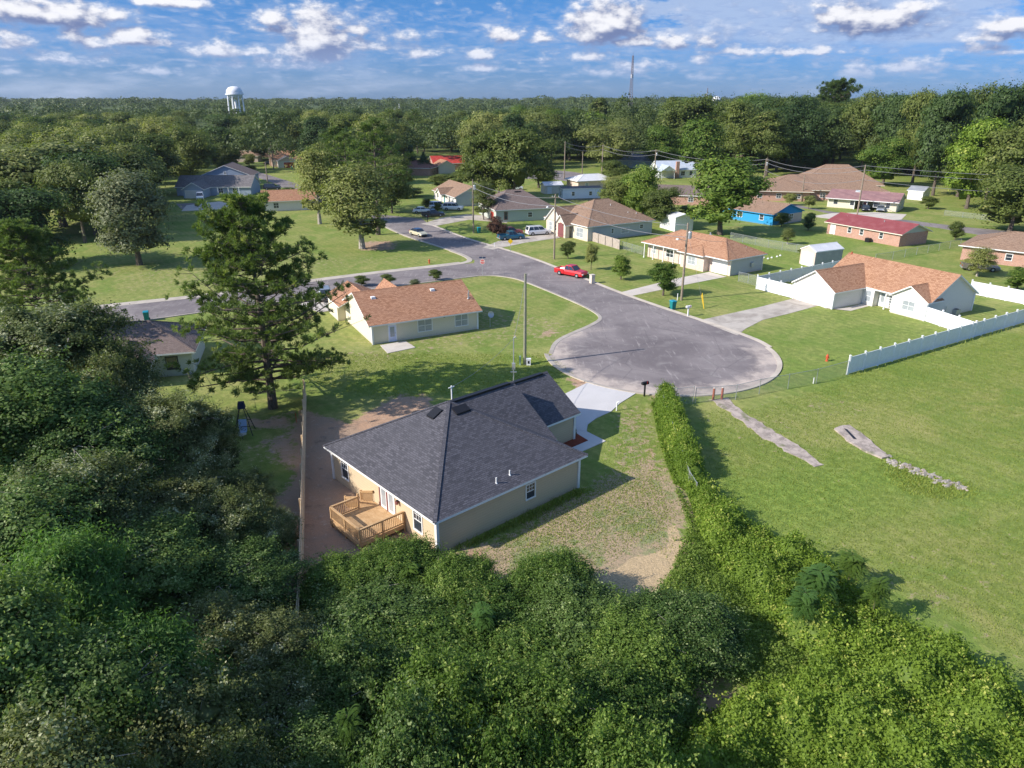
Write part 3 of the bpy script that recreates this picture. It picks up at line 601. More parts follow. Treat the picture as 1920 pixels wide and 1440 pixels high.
class House:
    def __init__(s, name, label, O, ang, cat='house', group=None):
        s.r = root(name, O, math.radians(ang), label, cat, group); s.w = MB(); s.rf = MB(); s.tr = MB()
    def box(s, x0, x1, y0, y1, h, m, z0=0): s.w.box(x0, x1, y0, y1, z0, h, m, 'bt'); return s
    def gable(s, x0, x1, y0, y1, zw, rise, axis, m, oh=.4, ohg=.35, t=.16, wallm=None, trim=None, ends='ab'):
        trim = trim or M['trim']
        if axis == 'y':
            f = lambda a, b, z: (b, a, z); a0, a1, b0, b1 = y0, y1, x0, x1
        else: f = lambda a, b, z: (a, b, z); a0, a1, b0, b1 = x0, x1, y0, y1
        bm = (b0 + b1) / 2; sl = rise / (bm - b0); A0, A1 = a0 - (ohg if 'a' in ends else 0), a1 + (ohg if 'b' in ends else 0); B0, B1 = b0 - oh, b1 + oh
        zt = zw + t; zR = zw + rise + t; zE = zt - sl * oh
        def q(pts, mm):
            P = [f(*p) for p in pts]
            s.rf.face(P if axis == 'x' else P[::-1], mm)
        q([(A0, B0, zE), (A1, B0, zE), (A1, bm, zR), (A0, bm, zR)], m); q([(A1, B1, zE), (A0, B1, zE), (A0, bm, zR), (A1, bm, zR)], m)
        q([(A0, B0, zE - t), (A0, bm, zR - t), (A1, bm, zR - t), (A1, B0, zE - t)], trim); q([(A1, B1, zE - t), (A1, bm, zR - t), (A0, bm, zR - t), (A0, B1, zE - t)], trim)
        q([(A0, B0, zE - t), (A1, B0, zE - t), (A1, B0, zE), (A0, B0, zE)], trim); q([(A1, B1, zE - t), (A0, B1, zE - t), (A0, B1, zE), (A1, B1, zE)], trim)
        for A, sg in ((A0, -1), (A1, 1)):
            for pts in ([(A, B0, zE - t), (A, bm, zR - t), (A, bm, zR), (A, B0, zE)], [(A, bm, zR - t), (A, B1, zE - t), (A, B1, zE), (A, bm, zR)]):
                q(pts if sg < 0 else pts[::-1], trim)
        if wallm:
            for A, sg, nm in ((a0, -1, 'a'), (a1, 1, 'b')):
                if nm not in ends: continue
                P = [f(A, b0, zw), f(A, b1, zw), f(A, bm, zw + rise)]
                flip = (sg < 0) == (axis == 'x'); s.w.face(P[::-1] if flip else P, wallm)
        # ridge cap
        s.rf.hexa([f(A0, bm - .14, zR - .05), f(A1, bm - .14, zR - .05), f(A1, bm + .14, zR - .05), f(A0, bm + .14, zR - .05),
                   f(A0, bm - .03, zR + .035), f(A1, bm - .03, zR + .035), f(A1, bm + .03, zR + .035), f(A0, bm + .03, zR + .035)], m)
        return s
    def hip(s, x0, x1, y0, y1, zw, rise, m, oh=.4, ridge=None, t=.16, trim=None):
        trim = trim or M['trim']; X0, X1, Y0, Y1 = x0 - oh, x1 + oh, y0 - oh, y1 + oh; zE = zw + t; zR = zE + rise
        if ridge is None:
            if X1 - X0 >= Y1 - Y0: k = (Y1 - Y0) / 2; ridge = ((X0 + k, (Y0 + Y1) / 2), (X1 - k, (Y0 + Y1) / 2))
            else: k = (X1 - X0) / 2; ridge = (((X0 + X1) / 2, Y0 + k), ((X0 + X1) / 2, Y1 - k))
        a, b = [(p[0], p[1], zR) for p in ridge]; c = [(X0, Y0, zE), (X1, Y0, zE), (X1, Y1, zE), (X0, Y1, zE)]
        if abs(b[0] - a[0]) >= abs(b[1] - a[1]): F_ = [(c[0], c[1], b, a), (c[1], c[2], b), (c[2], c[3], a, b), (c[3], c[0], a)]
        else: F_ = [(c[0], c[1], a), (c[1], c[2], b, a), (c[2], c[3], b), (c[3], c[0], a, b)]
        for f in F_:
            if len(f) == 4 and f[2] == f[3]: f = f[:3]
            s.rf.face(f, m)
        for i in range(4):
            p, q = c[i], c[(i + 1) % 4]; s.rf.face([(p[0], p[1], zE - t), (q[0], q[1], zE - t), q, p], trim)
        s.rf.face([(X0, Y0, zE - t), (X0, Y1, zE - t), (X1, Y1, zE - t), (X1, Y0, zE - t)], trim)
        for p, q in ((c[0], a), (c[1], b if abs(b[0] - a[0]) >= abs(b[1] - a[1]) else a), (c[2], b), (c[3], a if abs(b[0] - a[0]) >= abs(b[1] - a[1]) else b), (a, b)):
            if (Vector(p) - Vector(q)).length > .1: s.rf.bar((p[0], p[1], p[2] + .0), (q[0], q[1], q[2] + .0), .24, .05, m)
        return s
    def win(s, side, plane, c, z0, w, h, n=1, glass='blind', frame=None, grid=False, shutters=None):
        fm = frame or M['trim']; fr = MB(); t = .09
        wbox(fr, side, plane, c - w / 2 - t, c + w / 2 + t, -.02, .05, z0 + h, z0 + h + t, fm); wbox(fr, side, plane, c - w / 2 - t, c + w / 2 + t, -.02, .07, z0 - t, z0, fm)
        k = w / n
        for i in range(n + 1):
            a = c - w / 2 + i * k; ww = t if i in (0, n) else t * .6
            a0 = a - t if i == 0 else (a if i == n else a - ww / 2); wbox(fr, side, plane, a0, a0 + ww, -.02, .045, z0, z0 + h, fm)
        for i in range(n):
            a = c - w / 2 + i * k; wbox(fr, side, plane, a + .05, a + k - .05, -.02, .035, z0 + h * .5 - .02, z0 + h * .5 + .03, fm)
            if grid:
                for gx in (1 / 3, 2 / 3): wbox(fr, side, plane, a + k * gx - .015, a + k * gx + .015, -.02, .024, z0 + h * .53, z0 + h - .001, fm)
                for gz in (.77,): wbox(fr, side, plane, a + .05, a + k - .05, -.02, .028, z0 + h * gz - .012, z0 + h * gz + .012, fm)
        if shutters:
            for sgn in (-1, 1): a = c + sgn * (w / 2 + t + .2); wbox(fr, side, plane, a - .18, a + .18, 0, .035, z0 - .02, z0 + h + .02, shutters)
        o = fr.build('window', s.r); g = MB()
        for i in range(n):
            a = c - w / 2 + i * k; wbox(g, side, plane, a + .03, a + k - .03, -.02, .012, z0 + .01, z0 + h - .01, M[glass])
        g.build('pane', o); return o
    def door(s, side, plane, c, z0, w, h, m, panes=None, name='door'):
        d = MB(); wbox(d, side, plane, c - w / 2, c + w / 2, -.02, .03, z0, z0 + h, m)
        for a0, a1, b0, b1 in ((c - w / 2 - .09, c - w / 2, z0, z0 + h + .09), (c + w / 2, c + w / 2 + .09, z0, z0 + h + .09), (c - w / 2, c + w / 2, z0 + h, z0 + h + .09)): wbox(d, side, plane, a0, a1, -.02, .06, b0, b1, M['trim'])
        if name == 'garage_door':
            for k in range(1, 4): wbox(d, side, plane, c - w / 2 + .05, c + w / 2 - .05, 0, .036, z0 + h * k / 4 - .012, z0 + h * k / 4 + .012, M['conc_new'])
        o = d.build(name, s.r); hb = MB(); wbox(hb, side, plane, c + w * .36, c + w * .42, .03, .09, z0 + .95, z0 + 1.05, M['steel']); hb.build('handle', o)
        if panes:
            g = MB(); wbox(g, side, plane, c - w * .3, c + w * .3, .03, .038, z0 + h * .3, z0 + h * .9, M[panes]); g.build('pane', o)
        return o
    def pipe(s, x, y, z, h=.35, r=.05, m=None): b = MB(); b.tube([(x, y, z - .3), (x, y, z + h)], [r, r], m or M['trim'], 8); b.lathe([(r * 2.4, 0), (r * 1.2, .08)], m or M['trim'], (x, y, z - .02), 8); b.build('vent_pipe', s.r); return s
    def vent(s, x, y, z, m, sx=.3, sy=.3, h=.16): b = MB(); b.hexa([(x - sx, y - sy, z - .25), (x + sx, y - sy, z - .25), (x + sx, y + sy, z - .25), (x - sx, y + sy, z - .25), (x - sx * .8, y - sy * .8, z + h), (x + sx * .8, y - sy * .8, z + h), (x + sx * .8, y + sy * .8, z + h), (x - sx * .8, y + sy * .8, z + h)], m); b.build('roof_vent', s.r); return s
    def posts(s, pts, h, m, w=.12, name='porch_post'):
        for x, y in pts: b = MB(); b.box(x - w / 2, x + w / 2, y - w / 2, y + w / 2, 0, h, m); b.box(x - w * .8, x + w * .8, y - w * .8, y + w * .8, 0, .15, m); b.build(name, s.r)
        return s
    def corner(s, pts, h, m=None, w=.1):
        for x, y in pts: b = MB(); b.box(x - w, x + w, y - w, y + w, .02, h, m or M['trim'], 'b'); b.build('corner_trim', s.r)
        return s
    def done(s):
        if s.w.f: s.w.build('wall', s.r)
        if s.rf.f: s.rf.build('roof', s.r)
        if s.tr.f: s.tr.build('corner_trim', s.r)
        return s.r

# 1 --- tan house with the dark hip roof, deck behind
H = House('tan_house', 'tan sided house with dark charcoal hip roof and new wooden back deck', HO, 41.6)
T, RD = M['tan'], M['roof_dark']
H.box(0, 12.4, 0, 12.8, 2.5, T); H.box(12.4, 17.9, 5.7, 12.9, 2.5, T)
H.hip(0, 12.4, 0, 12.8, 2.5, 3.55, RD, oh=.45, ridge=((6.35, 7.0), (6.35, 7.05)))
# wing over the porch (A) and over the garage (B)
H.gable(6.7, 13.25, 3.5, 12.6, 2.5, 2.95, 'x', RD, oh=.4, ohg=.1, wallm=T, ends='b')
H.gable(10.5, 17.9, 5.7, 12.9, 2.5, 2.2, 'x', RD, oh=.4, ohg=.35, wallm=T, ends='b')
H.corner([(0, 0), (12.4, 0), (17.9, 5.7), (0, 12.8)], 2.5)
H.posts([(13.1, 3.6)], 2.5, M['trim'], .16)
H.win('f', 0, 7.74, 1.0, .75, 1.05, 1, 'glass', grid=True); H.win('l', 0, 2.0, .75, .85, 1.5, 1, 'glass', grid=True); H.win('l', 0, 11.05, .75, .85, 1.5, 1, 'glass', grid=True)
d = MB()
for a0, a1 in ((4.66, 5.44), (5.56, 6.34)):
    wbox(d, 'l', 0, a0, a1, -.02, .03, .6, 2.38, M['trim'])
wbox(d, 'l', 0, 5.44, 5.56, -.02, .07, .6, 2.38, M['maroon']); wbox(d, 'l', 0, 6.34, 6.44, -.02, .07, .6, 2.38, M['maroon']); wbox(d, 'l', 0, 4.56, 4.66, -.02, .07, .6, 2.38, M['trim'])
wbox(d, 'l', 0, 4.5, 6.5, -.02, .08, 2.38, 2.48, M['trim'])
dd = d.build('door', H.r); tag(dd, 'white double glazed patio doors with maroon jambs')
g = MB(); wbox(g, 'l', 0, 4.8, 5.3, .03, .038, .8, 2.25, M['blind']); wbox(g, 'l', 0, 5.7, 6.2, .03, .038, .8, 2.25, M['blind']); g.build('pane', dd)
b = MB(); wbox(b, 'l', 0, 4.05, 4.17, 0, .1, 1.85, 2.05, M['maroon']); wbox(b, 'l', 0, 4.02, 4.2, .1, .24, 1.78, 1.98, M['maroon']); wbox(b, 'l', 0, 4.04, 4.18, .02, .2, 2.0, 2.06, M['black']); b.build('wall_lamp', H.r)
H.pipe(5.0, .3, 2.98, .42, .045); H.pipe(6.28, .45, 3.06, .36, .045)
def slabvent(u0, u1, v0, v1, zf, label=None):
    b = MB(); P = [(u0, v0), (u1, v0), (u1, v1), (u0, v1)]; b.hexa([(x, y, zf(x, y) - .02) for x, y in P] + [(x, y, zf(x, y) + .13) for x, y in P], M['black']); b.build('roof_vent', H.r)
left_face = lambda x, y: 2.66 + 3.55 * (x + .45) / 6.8; right_face = lambda x, y: 2.66 + 3.55 * (y + .45) / 7.45
slabvent(4.75, 5.55, 6.7, 7.5, left_face); slabvent(6.1, 7.3, 5.75, 6.35, right_face)
# ridge vents and the small wall mast by the ridge
b = MB(); b.box(6.9, 12.9, 7.87, 8.23, 5.5, 5.66, M['black']); b.box(13.6, 17.6, 9.12, 9.48, 4.76, 4.92, M['black']); b.build('ridge_vent', H.r)
b = MB(); b.tube([(8.1, 9.0, 5.0), (8.1, 9.0, 6.35)], .05, M['trim'], 8); b.box(7.85, 8.35, 8.97, 9.03, 6.2, 6.26, M['trim']); b.build('service_head', H.r)
# deck
dk = MB(); W_ = M['wood']
n = 25
for i in range(n):
    y0 = 3.45 + i * (7.15 - 3.45) / n; dk.box(-3.36, -.02, y0, y0 + .14, .52, .56, W_)
dk.box(-3.36, -.05, 3.45, 3.49, .28, .52, W_); dk.box(-3.36, -.05, 7.11, 7.15, .28, .52, W_); dk.box(-3.40, -3.362, 3.45, 7.15, .28, .56, W_)
deck = dk.build('deck', H.r)
def rail(a, b, z0=.56, z1=1.5, drop=0):
    r = MB(); a = Vector((*a, 0)); b = Vector((*b, 0)); L = (b - a).length; d = (b - a) / L; dz = Vector((0, 0, -drop))
    zv = lambda t, z: a + d * t + Vector((0, 0, z)) + dz * (t / L)
    r.bar(zv(0, z1), zv(L, z1), .14, .04, W_); r.bar(zv(0, z1 - .07), zv(L, z1 - .07), .04, .09, W_); r.bar(zv(0, z0 + .1), zv(L, z0 + .1), .04, .09, W_)
    k = max(2, int(L / .13))
    for i in range(1, k): r.bar(zv(L * i / k, z0 + .08), zv(L * i / k, z1 - .05), .035, .035, W_)
    return r.build('railing', deck)
rail((-3.3, 3.5), (-3.3, 7.1)); rail((-3.3, 3.5), (-.08, 3.5)); rail((-3.3, 7.1), (-1.3, 7.1))
rail((-1.3, 7.2), (-1.3, 8.9), .45, 1.4, .75); rail((-.1, 7.2), (-.1, 8.9), .45, 1.4, .75)
for (x, y, h_) in ((-3.3, 3.5, 1.48), (-3.3, 5.3, 1.46), (-3.3, 7.1, 1.48), (-1.7, 3.5, 1.46), (-.1, 3.5, 1.48), (-1.3, 7.1, 1.7), (-1.3, 8.9, .75), (-.1, 8.9, .75)):
    p = MB(); p.box(x - .055, x + .055, y - .055, y + .055, 0, h_, W_); p.build('post', deck)
st = MB()
for i in range(3): st.box(-1.25, -.15, 7.2 + i * .5, 7.2 + i * .5 + .46, .38 - i * .15, .42 - i * .15, W_)
st.build('stair', deck)
H.done()

# 2 --- beige house, orange gable roof
H = House('beige_house', 'long beige house with weathered orange gable roof and lilac back door', (-15.8, 78.2), 27.6); cr_ = M['cream']
H.box(0, 13.1, 0, 11.2, 2.4, cr_); H.gable(0, 13.1, 0, 11.2, 2.4, 2.35, 'x', M['roof_orange'], oh=.45, ohg=.5, wallm=cr_)
H.box(-1.0, 4.6, 11.2, 15.6, 2.4, cr_); H.gable(-1.0, 4.6, 9, 15.6, 2.4, 1.3, 'y', M['roof_orange'], oh=.35, wallm=cr_, ends='b')
H.box(4.62, 7.8, 11.2, 13.8, 2.4, cr_); H.gable(4.62, 7.8, 9, 13.8, 2.4, 1.5, 'y', M['roof_orange'], oh=.35, wallm=cr_, ends='b')
H.door('f', 0, 2.35, .05, .85, 1.95, M['doorblue'], 'blind'); H.win('f', 0, 6.35, .75, 1.7, 1.35, 2); H.win('f', 0, 11.0, .75, 1.6, 1.35, 2)
H.vent(1.6, 4.2, 4.3, M['trim']); H.vent(9.1, 4.3, 4.35, M['trim']); H.pipe(13.0, 2.2, 3.5, .8, .07, M['steel']); H.pipe(12.8, 1.9, 3.4, .7, .06, M['steel'])
H.corner([(0, 0), (13.1, 0)], 2.4); b = MB(); wbox(b, 'f', 0, 8.7, 8.9, 0, .1, 2.05, 2.15, M['black']); b.build('wall_lamp', H.r); H.done()

# 3 --- white house with double garage
ws = M['white_siding']
H = House('white_house', 'white house with wide double garage and bright orange roof beside the white fence', (42.5, 93.1), -61); RO = M['roof_orange2']
H.box(-6.4, 0, 0, 6.9, 2.45, ws); H.box(-6.4, 9.3, 7.0, 15.6, 2.45, ws); H.box(4.62, 9.3, 5.5, 7.0, 2.45, ws); H.box(.02, 1.7, 5.9, 7.0, 2.45, ws)
H.gable(-6.4, 9.3, 6.2, 15.6, 2.45, 2.75, 'x', RO, oh=.35, wallm=ws); H.gable(-6.4, 0, 0, 9.4, 2.45, 2.05, 'y', RO, oh=.4, wallm=ws, ends='a'); H.gable(4.62, 9.3, 5.5, 8.5, 2.45, 1.45, 'y', RO, oh=.35, wallm=ws, ends='a')
H.door('f', 0, -3.2, .03, 4.9, 2.1, M['garage'], name='garage_door'); H.win('f', 5.5, 6.95, .85, 1.6, 1.15, 2, shutters=M['trim']); H.win('f', 5.9, .9, .6, .75, 1.4); H.win('f', 7.0, 3.6, .8, .75, 1.2)
H.door('f', 7.0, 2.3, .05, .85, 1.95, M['trim'], 'blind'); H.posts([(4.3, 6.1), (3.3, 6.1)], 2.4, M['trim']); H.corner([(0, 0), (-6.4, 0), (9.3, 5.5), (9.3, 15.6)], 2.45)
b = MB()
for q in range(6): b.box(3.32, 4.3, 6.06, 6.12, .3 + q * .34, .34 + q * .34, M['trim'])
b.build('porch_trellis', H.r)
b = MB(); b.tube([(9.5, 9.5, .1), (9.5, 9.5, 1.4)], .05, M['steel']); b.build('meter_pipe', H.r); H.pipe(-6.2, 10.8, 5.3, .3, .1, M['brickpost']); H.done()

# 4 --- pink brick house
pb = M['brick_pink']
H = House('pink_brick_house', 'pink brick house with orange hip roof and single white garage behind the utility pole', (34.1, 112.4), 34)
H.box(.3, 8.0, 0, 18.4, 2.5, pb); H.box(-.9, .3, 4.4, 9.4, 2.5, pb)
w2 = MB(); w2.box(.35, 7.95, -.03, -.005, .1, 2.5, M['grey_siding']); sd = w2.build('side_siding', H.r)
H.hip(-.6, 8.1, 0, 18.4, 2.55, 2.3, RO, oh=.45); H.hip(-1.3, 3.5, 4.4, 9.4, 2.5, 1.1, RO, oh=.35)
H.door('l', .3, 2.1, .03, 2.9, 2.0, M['garage'], name='garage_door'); H.win('l', -.9, 7.0, .8, 1.5, 1.2, 2, shutters=M['trim_c']); H.door('l', .3, 10.2, .05, .9, 2.0, M['trim'], 'blind')
H.win('l', .3, 13, .85, 1.8, 1.1, 2, 'glass'); H.win('l', .3, 16.9, .85, .9, 1.1)
H.posts([(-.75, 11.2), (-.75, 13.6), (-.75, 16.0), (-.75, 18.2)], 2.5, M['trim']); b = MB(); b.box(5, 5.6, -.35, -.05, .9, 1.6, M['steel']); b.build('meter_box', H.r)
H.pipe(5.5, 1.5, 3.4, .5, .04, M['steel']); H.pipe(4.2, 8.0, 5.0, .35, .12, M['steel']); H.corner([(.3, 0), (8, 0)], 2.5, M['trim_c']); H.done()

# 5 --- arch-fronted brick house
tb = M['brick_tan']
H = House('arched_house', 'sandy brick house with arched entrance and tall brown hip roof', (14.8, 142.3), 31)
H.box(0, 16.4, 0, 13.6, 2.7, tb); H.box(-.7, 0, 7.2, 13.6, 2.7, tb)
b = MB(); b.box(.1, 16.42, -.03, -.005, .1, 2.7, M['grey_siding']); b.build('side_siding', H.r)
H.hip(0, 16.4, 0, 14.6, 2.75, 3.9, M['roof_brown'], oh=.45, ridge=((7.0, 7.6), (10.6, 7.6)))
H.gable(-.7, 6, 7.6, 13.6, 2.75, 2.6, 'x', M['roof_brown'], oh=.4, wallm=tb, ends='a'); H.gable(-1.7, 5, 5.2, 8.4, 2.75, 1.6, 'x', M['roof_brown'], oh=.35, wallm=tb, ends='a')
H.box(-1.7, -.7, 5.2, 5.8, 2.75, tb); H.box(-1.7, -.7, 7.8, 8.4, 2.75, tb)
H.win('l', -.7, 11.9, .7, 1.0, 1.6, 1); H.win('l', -.7, 10.0, .8, .5, 1.3, 1, 'glass'); H.win('l', 0, 2.6, .5, 2.2, 1.8, 2)
ar = MB(); arc = [(5.8, .0), (7.8, .0), (7.8, 1.9)] + [(6.8 + math.cos(t), 1.9 + math.sin(t)) for t in np.linspace(0, PI, 9)[1:-1]] + [(5.8, 1.9)]
ar.face([(-1.72, y, z + .03) for y, z in arc], M['maroon']); ar.build('arched_door', H.r)
H.win('f', -.03, 6.1, 1.1, .5, .9, 1, 'glass'); H.win('f', -.03, 9.3, .9, 1.9, 1.0, 2, 'blind'); H.win('f', -.03, 13.6, 1.5, .9, .7, 1, 'glass')
for q in ((9.6, 5.4), (13.8, 2.1), (12, 2.6)): H.pipe(q[0], q[1], 3.05 + q[1] * .49, .3, .05)
H.done()

# 6 --- grey-roofed, brown-roofed, distant ones
H = House('sage_house', 'pale sage sided house with broad taupe hip roof behind the white car', (-3.0, 166.1), 17.7); gs = M['green_siding']
H.box(-.6, 13.3, 0, 15, 2.6, gs); H.hip(-.6, 13.3, 0, 15, 2.6, 3.5, M['roof_taupe'], ridge=((4.2, 7.5), (7.8, 7.5)))
H.win('f', 0, 7.5, .9, 1.0, 1.0, 1, 'glass'); H.win('f', 0, 1.7, .6, .7, 1.6, 1, 'glass', frame=M['maroon']); H.vent(6.6, 6.5, 5.8, M['black'], .9, .3); H.corner([(-.6, 0), (13.3, 0)], 2.6)
b = MB(); b.box(-.62, -.5, 2, 4.4, .2, 2.0, M['doorred']); b.build('shutter', H.r); H.done()
H = House('small_white_house', 'small white house with brown gable roof behind the parked white cars', (-14.5, 191.4), 24)
H.box(0, 9.6, 0, 18.2, 2.5, ws); H.gable(0, 9.6, 0, 18.2, 2.5, 2.3, 'y', M['roof_brown'], oh=.5, wallm=M['grey_siding']); H.gable(-1.6, 4, 7, 11, 2.5, 1.3, 'x', M['roof_brown'], oh=.3, wallm=ws, ends='a')
b = MB(); b.box(.05, 9.6, -.03, -.005, .1, 2.5, M['grey_siding']); b.build('side_siding', H.r)
H.posts([(-1.5, 7.2), (-1.5, 10.8)], 2.45, M['trim']); H.win('l', 0, 14.5, .8, .9, 1.2, 1, 'glass'); H.win('l', 0, 5, .8, 1.2, 1.3, 2, 'glass'); H.door('l', 0, 9, 0, .9, 2, M['teal']); H.win('l', 0, 2, .6, .9, 1.5); H.done()
br = M['brick']
H = House('maroon_roof_house', 'long brick house with maroon metal roof and three small windows', (73.1, 136.8), 27.5)
H.box(0, 8.1, 0, 16.6, 2.4, br); H.gable(0, 8.1, 0, 16.6, 2.4, 1.45, 'y', M['metal_red'], oh=.45, ohg=.6, wallm=M['green_siding'], trim=M['trim_c'])
H.door('l', 0, 15.2, .1, 1.1, 2.0, M['trim']); [H.win('l', 0, c, 1.0, .75, 1.0, 1, 'glass') for c in (11.2, 8.4, 4.0)]
b = MB(); wbox(b, 'l', 0, 5.6, 6.5, .4, 1.2, 0, .8, M['black']); b.build('air_conditioner', H.r); H.pipe(3, 6, 3.5, .5, .07, M['steel']); H.pipe(3, 14.6, 3.4, .3, .06, M['steel']); H.done()
A, B, C_ = G(1550, 388), G(1640, 395), G(1709, 397)
H = House('cream_carport_house', 'low cream house with faded mauve roof and open carport holding two cars', A, math.degrees(heading(A, B))); L_ = math.dist(A, B)
H.box(0, L_ - 5, 0, 9, 2.4, cr_); H.box(L_ - 5, L_ + 5, 4.5, 9, 2.4, cr_); H.box(L_ + .8, L_ + 5, 0, 4.5, 2.4, cr_); H.gable(0, L_ + 5, -.6, 9, 2.45, 1.6, 'x', M['metal_mauve'], oh=.5, wallm=cr_)
H.posts([(L_ - 4.9, -.3), (L_ - 2, -.3)], 2.4, M['trim'], .15, 'carport_post'); [H.win('f', 0, c, .9, 1.0, 1.1, 1, 'glass') for c in (2, 6, 11.5)]; H.door('f', 0, 9, 0, .9, 2, M['maroon'])
H.win('r', L_ + 5, 2, .8, .9, 1.3, 1, 'glass'); H.win('r', L_ + 5, 6, .8, .9, 1.3, 1, 'glass'); H.win('f', 0, L_ + 2.8, .8, .9, 1.3, 1, 'glass'); H.vent(L_ * .55, 3.5, 4.0, M['steel'], .7, .4, .35); H.done()
H = House('blue_house', 'bright blue painted house with brown gable roof partly behind a leafy tree', (57.5, 161.6), 35); tq = M['turquoise']
H.box(0, 10.5, 0, 14.5, 2.4, tq); H.gable(0, 10.5, 0, 14.5, 2.4, 1.75, 'y', M['roof_brown'], oh=.5, wallm=tq, trim=M['turquoise']); b = MB(); b.box(3.6, 10.52, -.04, -.005, .1, 2.1, pb); b.build('brick_facing', H.r)
H.win('l', 0, 3, .9, 1.0, 1.1, 1, 'glass'); H.win('l', 0, 9, .9, 1.4, 1.1, 2, 'glass'); H.win('f', -.04, 6.5, .9, 1.2, 1.1, 2, 'glass'); H.done()
H = House('brick_bungalow', 'brick bungalow with brown hip roof at the right edge behind a pickup', (78.0, 125.1), -43)
H.box(0, 15, 0, 12, 2.4, M['brick']); H.hip(0, 15, 0, 12, 2.4, 2.3, M['roof_brown'], oh=.6); [H.win('f', 0, c, .9, .9, 1.0, 1, 'glass') for c in (2.6, 7, 11)]
b = MB(); b.box(3.3, 4.2, -1.3, -.4, 0, .8, M['steel']); b.build('air_conditioner', H.r); H.done()
A, B = G(1428, 378), G(1500, 385)
H = House('church_hall', 'large low building with sprawling brown roofs in front of the dark woods', (70, 208), -12, 'hall')
H.box(0, 32, 0, 16, 2.6, br); H.hip(0, 32, 0, 16, 2.6, 3.3, M['roof_brown'], oh=.9, trim=M['trim_c']); H.box(12, 34, 14, 30, 2.8, br); H.hip(12, 34, 14, 30, 2.8, 5.0, M['roof_brown'], oh=.9, trim=M['trim_c'])
H.box(-4, 12, -4, 8, 2.5, br); H.hip(-4, 12, -4, 8, 2.5, 2.4, M['roof_brown'], oh=.9, trim=M['trim_c']); [H.win('f', -4, c, .8, 1.2, 1.1, 2, 'glass') for c in (-1, 4, 9)]; [H.win('f', 0, c, .8, 1.2, 1.1, 2, 'glass') for c in (16, 22, 28)]; H.done()
A = G(368, 372)
H = House('blue_grey_house', 'blue grey house with dark roof and front garage by the distant bend', (A[0] - 3.5, A[1] + 1), 3); bs = M['blue_siding']
H.box(0, 5.6, -1, 5, 2.5, bs); H.box(-4, 17, 5, 15, 2.5, bs); H.gable(-4, 17, 5, 15, 2.5, 2.6, 'x', M['roof_grey'], wallm=bs); H.gable(0, 5.6, -1, 9, 2.5, 1.7, 'y', M['roof_grey'], wallm=bs, ends='a')
H.door('f', -1, 2.8, 0, 4.4, 2.1, M['garage'], name='garage_door'); H.posts([(8, 3.8), (11, 3.8), (14, 3.8)], 2.4, M['trim']); H.win('f', 5, 8.5, .7, 1.2, 1.3, 2, 'glass'); H.win('f', 5, 12.5, .7, 1.2, 1.3, 2, 'glass'); H.done()
H = House('gabled_house', 'tall gabled pale house behind the blue grey house', (A[0] - 6, A[1] + 19), 8)
H.box(0, 15, 0, 12, 4.2, bs); H.gable(0, 15, 0, 12, 4.2, 3.0, 'y', M['roof_taupe'], wallm=bs); H.win('f', 0, 7.5, 4.6, .6, .9); H.done()
A = G(545, 395)
H = House('orange_gable_house', 'white house with orange roof half hidden behind the big pine', (A[0] - 6, A[1] - 2), 18)
H.box(0, 13, 0, 9, 2.5, ws); H.gable(0, 13, 0, 9, 2.5, 2.0, 'x', M['roof_orange'], wallm=ws); H.win('f', 0, 3, .8, 1.2, 1.2, 2, 'glass'); H.win('f', 0, 10, .8, 1.2, 1.2, 2, 'glass'); H.done()
A = G(525, 313)
H = House('pink_stucco_house', 'pink house with orange roof and red garage door at the far bend', (A[0] - 3, A[1]), 20)
H.box(0, 14, 0, 11, 2.8, pb); H.gable(0, 14, 0, 11, 2.8, 3.0, 'x', M['roof_orange2'], wallm=pb); H.box(2, 9, -6, 0, 2.6, ws); H.gable(2, 9, -6, 4, 2.6, 1.6, 'y', M['roof_grey'], wallm=pb, ends='a')
H.door('f', -6, 6.2, 0, 4, 2.1, M['doorred'], name='garage_door'); b = MB(); b.box(-.9, 0, 4, 5.4, 0, 7.2, pb); b.build('chimney', H.r); H.win('f', 0, .9, .9, .8, 1.2); H.done()
A = G(470, 295)
H = House('dim_house', 'dark roofed house in deep shade under the distant trees', (A[0] - 6, A[1]), 0)
H.box(0, 24, 0, 12, 3, M['brick']); H.hip(0, 24, 0, 12, 3, 3.4, M['roof_taupe']); [H.win('f', 0, c, .9, 1.2, 1.2, 2) for c in (4, 12, 20)]; H.done()
A = G(420, 305)
H = House('low_pale_house', 'low pale house behind a roadside bush in the far left neighbourhood', (A[0], A[1] + 2), 5)
H.box(0, 14, 0, 8, 2.4, pb); H.hip(0, 14, 0, 8, 2.4, 2.0, M['roof_brown']); H.win('f', 0, 4, .9, 1.2, 1.1, 2); H.win('f', 0, 10, .9, 1.2, 1.1, 2); H.done()
A = G(838, 318)
H = House('red_roof_house', 'brick house with bright red metal roof in front of the woods', (A[0] - 5, A[1] - 3), 14)
H.box(0, 15, 0, 13, 2.6, br); H.gable(0, 15, 0, 13, 2.6, 2.2, 'x', M['metal_scarlet'], wallm=br, oh=.6); H.win('f', 0, 2.5, .9, 1.0, 1.1, 1, 'glass'); H.win('f', 0, 6, .9, 1.4, 1.1, 2, 'glass'); H.posts([(9, -1.5), (12, -1.5)], 2.5, M['maroon']); H.done()
A = G(830, 326)
H = House('tan_outbuilding', 'small tan roofed outbuilding just before the red metal roof', (A[0] - 1.5, A[1]), 22, 'outbuilding'); H.box(0, 6.5, 0, 8, 2.8, cr_); H.gable(0, 6.5, 0, 8, 2.8, 1.8, 'y', M['roof_orange'], wallm=cr_); H.door('l', 0, 3, 0, 2, 2.2, M['trim']); H.done()
